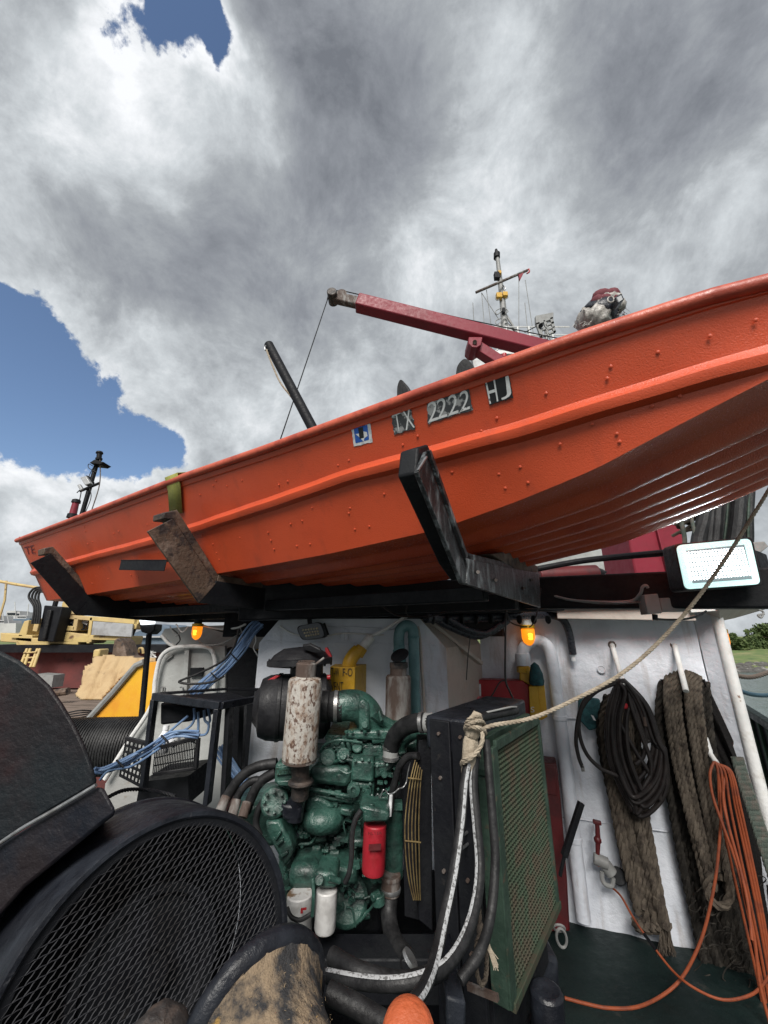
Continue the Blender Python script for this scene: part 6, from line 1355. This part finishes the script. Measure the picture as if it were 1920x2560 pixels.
# left coil: parallel hanging bights
tops, bots, mids = [], [], []
for k in range(7):
    q = k/6; tops.append((1530+q*46, 1722+6*abs(k-3))); bots.append((1598+q*62, 2312-30*(k % 2)-(20 if k in (0, 6) else 0)))
    mids.append([(1508+q*80, 1800), (1522+q*76, 1950), (1546+q*74, 2080), (1576+q*70, 2210)])
c1t = strands('rope_coil', 'grey brown rope coil hanging under the black hose on the left peg', tops, bots, mids, .16, .12, 8.8, M['roped'], seed=1)
tops, bots, mids = [], [], []
for k in range(5):
    q = k/4; tops.append((1520+q*50, 1740)); bots.append((1600+q*50, 2290)); mids.append([(1500+q*90, 1830), (1530+q*76, 2000), (1566+q*66, 2160)])
strands(None, None, tops, bots, mids, .1, .07, 10, M['ropek'], parent=c1t, seed=5)
for k in range(4):
    x = 1605+k*16; MB().rope(ring(x, 2305, 14, 16, 2.0 if 0 else onW(x, 2300, .12).y, .1, .02, 14, 0, pi), pr(12, onW(1600, 2300, .1)), pitch=.08, n=5).build('rope_bight', M['roped'], c1t)
r_ = random.Random(3); mb = MB()
P0 = onW(1650, 2280, .12)
MB().rope(spline([onW(1640, 2240, .14), onW(1655, 2290, .14), onW(1662, 2330, .13)], 8), pr(14, P0), n=5).build('rope_strand', M['roped'], c1t)
for k in range(120):
    x = r_.uniform(1650, 1676); mb.tube(spline([onW(x, 2322, .13+r_.uniform(-.02, .02)), onW(x+r_.uniform(-4, 6), 2350, .13+r_.uniform(-.03, .03)), onW(1668+(x-1663)*1.6+r_.uniform(-6, 6), 2385+r_.uniform(-12, 8), .14+r_.uniform(-.04, .04))], 3), .0017, 4)
mb.build('frayed_end', M['roped'], c1t)
# net-like twine inside the hose coil
mb = MB()
for k in range(26):
    x = r_.uniform(1548, 1580); mb.tube(spline([onW(x-4, 1720, .22), onW(x+r_.uniform(-10, 10), 1770, .23), onW(x+r_.uniform(-12, 12), 1840, .22), onW(x+r_.uniform(-6, 22), 1900, .2)], 5), .0028, 5)
mb.build('loose_twine', M['roped'], c1t)
MB().ball(onW(1562, 1765, .24), .02, 8, (1.4, .6, 1)).build('red_rag_knot', M['redbox'], c1t)
# black hose coil on peg
hc = thing('hose_coil', 'coil of dark hydraulic hose looped over the left white peg', 'hose', onW(1550, 1700, .25))
r_ = random.Random(15)
for k in range(11):
    L0_, R0_ = 1514+k*5+r_.uniform(-2, 3), 1672-(k*7 % 44)+r_.uniform(-4, 4); bot = 2040-(k*17 % 95); o = .22+.012*(k % 4)
    P = [(1552, 1702+k*1.2), (L0_+14, 1735), (L0_, 1800), (L0_+6, 1890), (L0_+40, 1980), (L0_+ (R0_-L0_)*.55, bot), (R0_-12, bot-45), (R0_, bot-120), (R0_-20, 1850), (R0_-50, 1765), (1568, 1708+k*1.2)]
    MB().tube(spline([onW(x, y, o+.01*sin(i+k)) for i, (x, y) in enumerate(P)], 8, closed=True), pr(5.2, onW(1600, 1850, .2)), 9, closed=True).build('hose_turn', M['hosek'], hc)
for P in ([(1552, 1700), (1505, 1715), (1462, 1750), (1446, 1795), (1440, 1850), (1446, 1890), (1456, 1918)], [(1540, 1708), (1490, 1730), (1458, 1765), (1447, 1805), (1452, 1850), (1470, 1890), (1500, 1920), (1525, 1932), (1560, 1945)], [(1600, 1760), (1612, 1800), (1614, 1850), (1608, 1890), (1590, 1910)], [(1545, 1800), (1590, 1880), (1640, 1960), (1650, 2000)]):
    MB().tube(spline([onW(x, y, .24) for x, y in P], 8), pr(4.8, onW(1600, 1850, .2)), 9).build('hose_tail', M['hosek'], hc)
MB().cyl(onW(1455, 1912, .24), onW(1458, 1928, .24), .012, 10).build('hose_fitting', M['steel'], hc); MB().cyl(onW(1611, 1792, .25), onW(1614, 1815, .25), .013, 10).build('hose_fitting', M['rust'], hc)
# teal rag
rg = thing('teal_rag', 'dark teal rag hanging on the wall left of the hose coil', 'rag', onW(1475, 1825, .05))
lq = [(1446, 1750), (1470, 1744), (1500, 1748), (1506, 1790), (1512, 1800), (1496, 1806), (1492, 1822), (1474, 1828), (1456, 1808), (1447, 1800)]
MB().prism([onW(x, y, .06+.02*sin(i*2)) for i, (x, y) in enumerate(lq)], -WN*.05).build('rag_cloth', M['teal_cloth'], rg, bevel=.012)
f_([(1477, 1787), (1484, 1790), (1490, 1802), (1484, 1800)], .085, .004).build('white_patch', M['bone'], rg)
# right rope coil
tops, bots, mids = [], [], []
for k in range(8):
    q = (0, .13, .26, .38, .62, .75, .88, 1.)[k]; tops.append((1668+q*80, 1690-14*sin(q*pi))); bots.append((1765+q*60, 2230-26*(k % 3))); mids.append([(1664+q*86, 1760), (1684+q*82, 1880), (1714+q*74, 2020), (1742+q*66, 2130)])
c2t = strands('rope_coil', 'larger grey rope coil hanging on the right white peg by the corner', tops, bots, mids, .12, .18, 7.0, M['roped'], seed=2)
tops, bots, mids = [], [], []
for k in range(9):
    q = k/8; tops.append((1655+q*110, 1705-10*sin(q*pi))); bots.append((1775+q*110, 2480-20*(k % 3))); mids.append([(1648+q*125, 1800), (1672+q*120, 1960), (1706+q*120, 2150), (1742+q*118, 2330)])
dk_ = strands('dark_rope_coil', 'dark dirty rope mass with net and shadow sheet hanging behind the right grey coil down to the deck', tops, bots, mids, .05, .09, 9, M['ropek'], seed=8)
# dark sheet behind, giving the net and the shadow beside it one colour
mb = MB(); gx, gy = 26, 50; vs = []
for j in range(gy+1):
    for i in range(gx+1):
        q, t = i/gx, j/gy; x = 1650+q*(112+90*min(1, t*3))+t*(115+q*10); y = 1698+t*(790+60*q); vs.append(onW(x, y, .05+.025*sin(q*22+t*5)+.015*sin(q*47-t*9)))
mb.add(vs, [(j*(gx+1)+i, j*(gx+1)+i+1, (j+1)*(gx+1)+i+1, (j+1)*(gx+1)+i) for j in range(gy) for i in range(gx)]).build('net_shadow_sheet', M['fabric'], dk_, ang=80)
P_ = []
MB().rope(spline([onW(1775, 2180, .2), onW(1768, 2230, .22), onW(1790, 2262, .24), onW(1815, 2262, .24), onW(1825, 2225, .24), onW(1815, 2170, .22), onW(1810, 2120, .2)], 10), pr(9, onW(1790, 2200, .2)), n=5).build('rope_bight', M['roped'], c2t)
r_ = random.Random(44); mb = MB()
for k in range(46):
    x, y = r_.uniform(1740, 1900), r_.uniform(2180, 2500); a = r_.uniform(0, 6)
    mb.tube(spline([onW(x, y, .2), onW(x+16*cos(a), y+22*sin(a), .22), onW(x+30*cos(a+.8), y+36*sin(a+.6), .2), onW(x+20*cos(a+1.6), y+50*sin(a+1.), .19)], 4), .003, 5)
mb.build('loose_strands', M['ropek'], dk_)
# orange hose
def wd(x, y, o):
    p = onW(x, y, o); return p if p.z > .012 else atz(x, y, .012)
oh = thing('orange_hose', 'orange air hose coiled on the rusty hook and trailing over the dark deck', 'hose', onW(1850, 2300, .3))
rO = pr(3.3, onW(1850, 2200, .3))
for k in range(9):
    q = k/8; P = [onW(1787+q*8, 1903+k, .28), onW(1795+q*34, 1930, .3), onW(1800+q*52, 2020, .3+.01*(k % 3)), onW(1826+q*54, 2150, .31), onW(1858+q*50, 2290, .31), onW(1892+q*40, 2440, .31), onW(1920+q*30, 2580, .3)]
    if k in (1, 3, 5): continue
    MB().tube(spline(P, 8), rO*(.9+.12*(k % 2)), 9).build('hose_run', M['hoseo'], oh)
for P in ([(1785, 1905), (1775, 1935), (1782, 1990), (1806, 2060), (1838, 2150), (1862, 2240), (1885, 2340), (1900, 2460), (1925, 2560)], [(1790, 1910), (1800, 1960), (1803, 2030), (1798, 2110), (1788, 2200), (1765, 2310), (1738, 2385), (1700, 2450), (1650, 2492), (1590, 2518), (1520, 2520), (1460, 2508), (1412, 2495)],
          [(1815, 1920), (1808, 1990), (1820, 2060), (1850, 2170), (1870, 2260), (1880, 2350)]):
    n_ = len(P); MB().tube(spline([wd(x, y, .28+.25*(i/n_)) for i, (x, y) in enumerate(P)], 8), rO, 9).build('hose_run', M['hoseo'], oh)
P = [(1528, 2217), (1552, 2240), (1575, 2280), (1600, 2320), (1640, 2375), (1680, 2425), (1720, 2460), (1775, 2490), (1820, 2500), (1870, 2490), (1900, 2470), (1930, 2430)]
MB().tube(spline([wd(x, y, .05+.42*min(1, i/6)) for i, (x, y) in enumerate(P)], 8), rO*.85, 9).build('thin_branch', M['hoseo'], oh)
MB().cyl(onW(1611, 2336, .3), onW(1638, 2372, .38), .009, 10).build('hose_joiner', M['black'], oh)
# green cord bunch
gc = thing('green_cord_bunch', 'bunch of green grey cords hanging between the orange hose and the white corner', 'rope', onW(1850, 1900, .3))
for k in range(7):
    q = k/6; MB().rope(spline([onW(1832+q*22, 1893, .24), onW(1850+q*24, 1960, .25), onW(1888+q*26, 2080, .25), onW(1930+q*26, 2210, .25)], 10), pr(4.5, onW(1860, 2000, .2)), n=5).build('cord', M['ropeg'], gc)
# valve, lever, locker
vl = thing('red_valve', 'red handled grey valve on the wall left of the rope coil', 'valve', onW(1500, 2170, .1))
MB().tube([onW(1493, 2060, .12), onW(1495, 2100, .12), onW(1494, 2135, .12)], [.014, .017, .013], 10).ball(onW(1494, 2100, .12), .025, 10).build('valve_stem', M['darkred'], vl)
MB().bar(onW(1482, 2053, .12), onW(1503, 2058, .12), .03, .022).build('valve_handle', M['darkred'], vl, bevel=.004)
MB().cyl(onW(1484, 2145, .12), onW(1520, 2160, .12), .035, 16).cyl(onW(1512, 2160, .1), onW(1530, 2185, .1), .04, 14).build('valve_body', M['greyp'], vl, bevel=.004)
MB().tube(spline([onW(1505, 2180, .14), onW(1506, 2200, .14), onW(1515, 2212, .14), onW(1530, 2214, .12), onW(1533, 2195, .12)], 5), .014, 10).build('valve_outlet', M['greyp'], vl); MB().cyl(onW(1545, 2190, .02), onW(1545, 2190, .1), .05, 18).build('valve_flange', M['black'], vl, bevel=.006)
lv = thing('pry_bar', 'black square bar leaning beside the white pipe', 'bar', onW(1405, 2150, .3)); MB().bar(onW(1453, 2006, .35), onW(1410, 2140, .4), .035, .035).bar(onW(1412, 2135, .4), onW(1400, 2190, .4), .02, .02).build('bar_rod', M['black'], lv, bevel=.003)
lk = thing('red_locker', 'dark red locker between the radiator guard and the white pipe', 'locker', onW(1390, 2290, .2)); f_([(1352, 1905), (1392, 1910), (1402, 2000), (1418, 2200), (1425, 2330), (1365, 2330)], .2, .18).build('locker_body', M['darkred'], lk, bevel=.01)
f_([(1356, 1912), (1388, 1917), (1394, 1990), (1362, 1985)], .206, .01).build('locker_door', M['darkred'], lk, bevel=.004)
wq = thing('wire_loop', 'small pale wire loop lying on the dark deck near the red locker', 'wire', atz(1402, 2340, .12))
MB().tube(spline(ring(1404, 2345, 12, 24, 2.7, -.2, .02), 2), .007, 7).tube(ring(1398, 2320, 14, 8, 2.7, .2, .02), .006, 7).build('wire_ring', M['greyp'], wq)
# dark gear on the deck at the bottom right
dg = thing('deck_bollard', 'dark worn steel fitting on the deck below the radiator guard', 'fitting', atz(1330, 2600, 0))
polyP([(1345, 2370), (1400, 2400), (1410, 2620), (1330, 2620)], 1.9, .25).build('fitting_plate', M['blackgloss'], dg, bevel=.02); cylP((1365, 2470, 1.6), (1375, 2620, 1.6), 40, 22).build('fitting_post', M['blackgloss'], dg, bevel=.01)
polyP([(1250, 2540), (1340, 2330), (1352, 2360), (1275, 2620)], 1.95, .05).build('dark_brace', M['black'], dg, bevel=.004)
# ================================================================== RIGHT SIDE OUTSIDE
bw = thing('green_bulwark', 'dark green bulwark with upright stiffeners beyond the white corner', 'bulwark', at(1880, 1900, 4.2))
a_, b_ = at(1828, 1750, 5.2), at(1975, 1845, 4.0); MB().bar(a_, b_, .08, .08).build('cap_rail', M['deck'], bw, bevel=.01)
q = [a_, b_, Vector((b_.x, b_.y, .0)), Vector((a_.x, a_.y, .0))]; MB().prism(q, Vector((.05, .05, 0))).build('bulwark_plate', M['black'], bw)
for k in range(7):
    P0 = a_.lerp(b_, .05+k*.15)+Vector((-.03, -.05, 0)); MB().bar(P0, Vector((P0.x, P0.y, 0)), .02, .05).build('stiffener', M['dkgreen'], bw)
mb = MB(); mb.box((4.0, 3.3, .02), (2.6, 5.2, .1)); sdk = struct(mb, 'side_deck', mat('wet_green_grey_deck', (.16, .20, .18), .35, col2=(.28, .32, .29), sc=5, bump=1.5, bsc=14, col3=(.06, .06, .055), sc3=9, lo3=.6, hi3=.7), smooth=False)
ml = thing('mooring_line', 'brown mooring line crossing the water right of the white corner', 'rope', at(1880, 1692, 7)); MB().rope(spline([at(1825, 1682, 6.5), at(1850, 1691, 6.6), at(1885, 1692, 6.8), at(1925, 1680, 7), at(1990, 1660, 7.4)], 14), .035, n=6).build('line_strand', M['mooring'], ml)
m2 = thing('mooring_line', 'blue black mooring line sagging over the water below the brown one', 'rope', at(1880, 1735, 6)); MB().rope(spline([at(1825, 1712, 5.5), at(1850, 1727, 5.6), at(1885, 1737, 5.8), at(1925, 1738, 6), at(1990, 1730, 6.4)], 14), .028, n=6).build('line_strand', M['blueline'], m2)

# ================================================================== FOREGROUND MACHINERY
def frame(th_, ti):
    a = Vector((cos(th_), sin(th_), 0)); b = Vector((-sin(th_)*sin(ti), cos(th_)*sin(ti), cos(ti))); return a, b, a.cross(b)
a, b, n_ = frame(.77, .187); C = Vector((-.522, 1.2, CAM.z-.796)); R0 = .332
mg = thing('mesh_belt_guard', 'round black belt guard with expanded metal face in the left foreground', 'belt guard', C-Z*.34)
ref = b
def circ(t, R, k, n__=72, c=None): 
    an = 2*pi*k/n__; return (c or C)+n_*t+(a*cos(an)+b*sin(an))*R
def ringsurf(prof, name, m, par, bev=0):
    mb = MB(); N_ = 96; vs = []; fs = []
    for t, R in prof:
        for k in range(N_): vs.append(circ(t, R, k, N_))
    for i in range(len(prof)-1):
        for k in range(N_): l = (k+1) % N_; fs.append((i*N_+k, i*N_+l, (i+1)*N_+l, (i+1)*N_+k))
    return mb.add(vs, fs).build(name, m, par, ang=40)
ringsurf([(-.02, R0*.955), (-.002, R0*.955), (.003, R0*.97), (.003, R0*1.), (-.004, R0*1.012), (-.30, R0*1.03), (-.305, R0*1.045), (-.33, R0*1.045)], 'guard_shell', M['blackgloss'], mg)
ringsurf([(-.006, R0*.955), (-.008, R0*.90), (-.014, R0*.90), (-.016, R0*.955)], 'rim_flange', M['black'], mg)
ringsurf([(-.33, R0*1.04), (-.33, .01)], 'back_plate', M['black'], mg)
mb = MB(); Rm_ = R0*.935
def chord(dx, dy, off, thk):
    # line with direction (dx,dy) in (a,b) plane, offset along normal
    nx_, ny_ = -dy, dx; h = Rm_**2-off**2
    if h <= 0: return None
    h = math.sqrt(h); return (nx_*off-dx*h, ny_*off-dy*h), (nx_*off+dx*h, ny_*off+dy*h)
def strandset(ang_, pitch, wob, wl_, thk, dep):
    dx, dy = cos(ang_), sin(ang_); k = -Rm_
    i = 0
    while k < Rm_:
        ch = chord(dx, dy, k, thk)
        if ch:
            (x0, y0), (x1, y1) = ch; L_ = math.hypot(x1-x0, y1-y0); ns = max(2, int(L_/(wl_/2))); prev = None
            for s in range(ns+1):
                u = s/ns; px_ = x0+(x1-x0)*u; py_ = y0+(y1-y0)*u; o = wob*(1 if (s+i) % 2 else -1)
                p = C+a*(px_-dy*o)+b*(py_+dx*o)+n_*dep
                if prev is not None:
                    w_ = (p-prev).normalized().cross(n_)*thk/2; mb.add([prev-w_-n_*.001, prev+w_+n_*.001, p+w_+n_*.001, p-w_-n_*.001], [(0, 1, 2, 3)])
                prev = p
        k += pitch; i += 1
strandset(radians(50), .0125, .0006, .016, .0014, -.008)
strandset(radians(4), .0165, .0006, .016, .0009, -.0075)
mb.build('expanded_metal', M['mesh_k'], mg, smooth=False, kind='stuff')
MB().lathe(C-n_*.13, n_, [(0, .0), (0.001, .17), (.03, .17), (.03, .15), (.01, .14), (.01, .04), (.05, .04), (.05, .001)], 40).build('dark_inside_disc', M['black'], mg)  # black disc stands in for the dark inside of the guard
# brake drum casing on the far left
bd = thing('winch_casing', 'huge dark brown black winch casing filling the left edge below the barge', 'winch', at(60, 2000, 1.3))
arc = [(-140, 1590), (-60, 1596), (0, 1625), (50, 1650), (90, 1680), (125, 1712), (160, 1762), (188, 1810), (212, 1860), (230, 1905), (246, 1962)]
p1 = arc+[(120, 2035), (0, 2112), (-80, 2165), (-140, 2200)]
wc1 = mat('dark_brown_winch_paint', (.010, .008, .010), .55, spec=.3, col2=(.026, .010, .011), sc=5, lo=.5, hi=.7, bump=1.6, bsc=30, col3=(.008, .011, .014), sc3=3, lo3=.45, hi3=.6)
MB().prism([at(x, y, 1.25) for x, y in p1], Vector((-.26, .33, -.08))).build('casing_plate', wc1, bd, bevel=.012)
p2 = [(-140, 2180), (-60, 2150), (0, 2112), (120, 2037), (246, 1964), (262, 1972), (285, 2015), (292, 2028), (285, 2040), (260, 2058), (150, 2148), (60, 2222), (0, 2290), (-60, 2350), (-140, 2420)]
MB().prism([at(x, y, 1.13) for x, y in p2], Vector((-.2, .28, -.11))).build('casing_band', mat('navy_black_winch_band', (.007, .009, .015), .5, spec=.3, col2=(.016, .012, .014), sc=4, bump=2, bsc=20, col3=(.06, .06, .07), sc3=16, lo3=.66, hi3=.74), bd, bevel=.012)
MB().tube(spline([at(x, y, 1.12) for x, y in ((-60, 2150), (0, 2108), (60, 2068), (120, 2034), (180, 1999), (240, 1963))], 5), pr(5, at(120, 2034, 1.12)), 10).build('pale_bead', M['steel'], bd)
MB().rope(spline([at(258, 2000, 1.4), at(310, 1976, 1.5), (at(370, 1975, 1.6)), at(440, 1990, 1.6)], 10), .006, n=5).build('edge_rope', M['black'], bd)
# gypsy drum
a2, b2, n2 = frame(.723, -.173); C2 = Vector((-.215, .9, CAM.z-.651)); R2 = .136
gd = thing('winch_gypsy_drum', 'black flanged winch drum with frayed tan fibre at the bottom centre', 'winch drum', C2-Z*.15)
prof = [(-.03, R2*.5), (-.03, R2*.92), (-.022, R2), (-.010, R2*1.02), (-.003, R2*1.0), (.002, R2*.95), (.008, R2*.90)]
MB().lathe(C2, n2, prof, 64, ref=b2).build('drum_flange', M['blackgloss'], gd, ang=60)
tanm = mat('worn_drum_fibre', (.27, .20, .13), .95, col2=(.030, .030, .032), sc=16, lo=.44, hi=.56, bump=4, bsc=60, col3=(.42, .25, .06), sc3=13, lo3=.60, hi3=.68)
m_ = MB().lathe(C2, n2, [(.007, R2*.905), (.02, R2*.82), (.035, R2*.76), (.07, R2*.68), (.12, R2*.63), (.2, R2*.62), (.3, R2*.66), (.34, R2*.8)], 64, ref=b2)
r_ = random.Random(5)
for i, v in enumerate(m_.v): m_.v[i] = v+Vector((r_.uniform(-1, 1), r_.uniform(-1, 1), r_.uniform(-1, 1)))*.0015
m_.build('drum_barrel', tanm, gd, ang=80)
# fibres
mb = MB(); axn = n2.normalized(); xx = axn.cross(b2).normalized(); yy = axn.cross(xx)
for k in range(500):
    th = r_.uniform(0, 2*pi); t = r_.uniform(.008, .26); rr_ = R2*(.84-.21*min(1, t/.12)) if t < .12 else R2*.63
    rad = xx*cos(th)+yy*sin(th); tn = axn.cross(rad); p = C2+axn*t+rad*(rr_+.0006); q = p+(tn*r_.uniform(-1, 1)*.8+axn*r_.uniform(-1, 1)*.5).normalized()*r_.uniform(.002, .005)+rad*r_.uniform(-.0006, .0022); w_ = tn.cross(rad).normalized()*.0006
    mb.add([p-w_, p+w_, q+w_*.4, q-w_*.4], [(0, 1, 2, 3)])
mb.build('fibre_fuzz', M['tan'], gd, smooth=False, kind='stuff')
oc = thing('orange_fender', 'orange rounded fender ball poking in at the bottom edge beside the winch drum', 'fender', at(1022, 2590, .8))
P0 = at(1022, 2590, .8); MB().lathe(P0, Vector((.0, -.55, .83)), [(-.08, pr(68, P0)), (0, pr(68, P0)), (.012, pr(64, P0)), (.022, pr(50, P0)), (.028, pr(25, P0)), (.029, .001)], 40).build('cap_body', mat('scuffed_orange_plastic', (.46, .10, .035), .5, col2=(.45, .08, .03), sc=30, lo=.55, hi=.7, bump=1, bsc=80), oc, ang=60)
tag(lumpy(at(400, 2590, .95), Vector((.3, -.3, 1)), [(-.1, .045), (0, .05), (.01, .045), (.02, .03), (.022, .001)], 30, .03, 5).build('brown_hub', M['exhaust'], ang=80), 'dim brown rounded hub at the bottom edge in front of the mesh guard', 'hub')
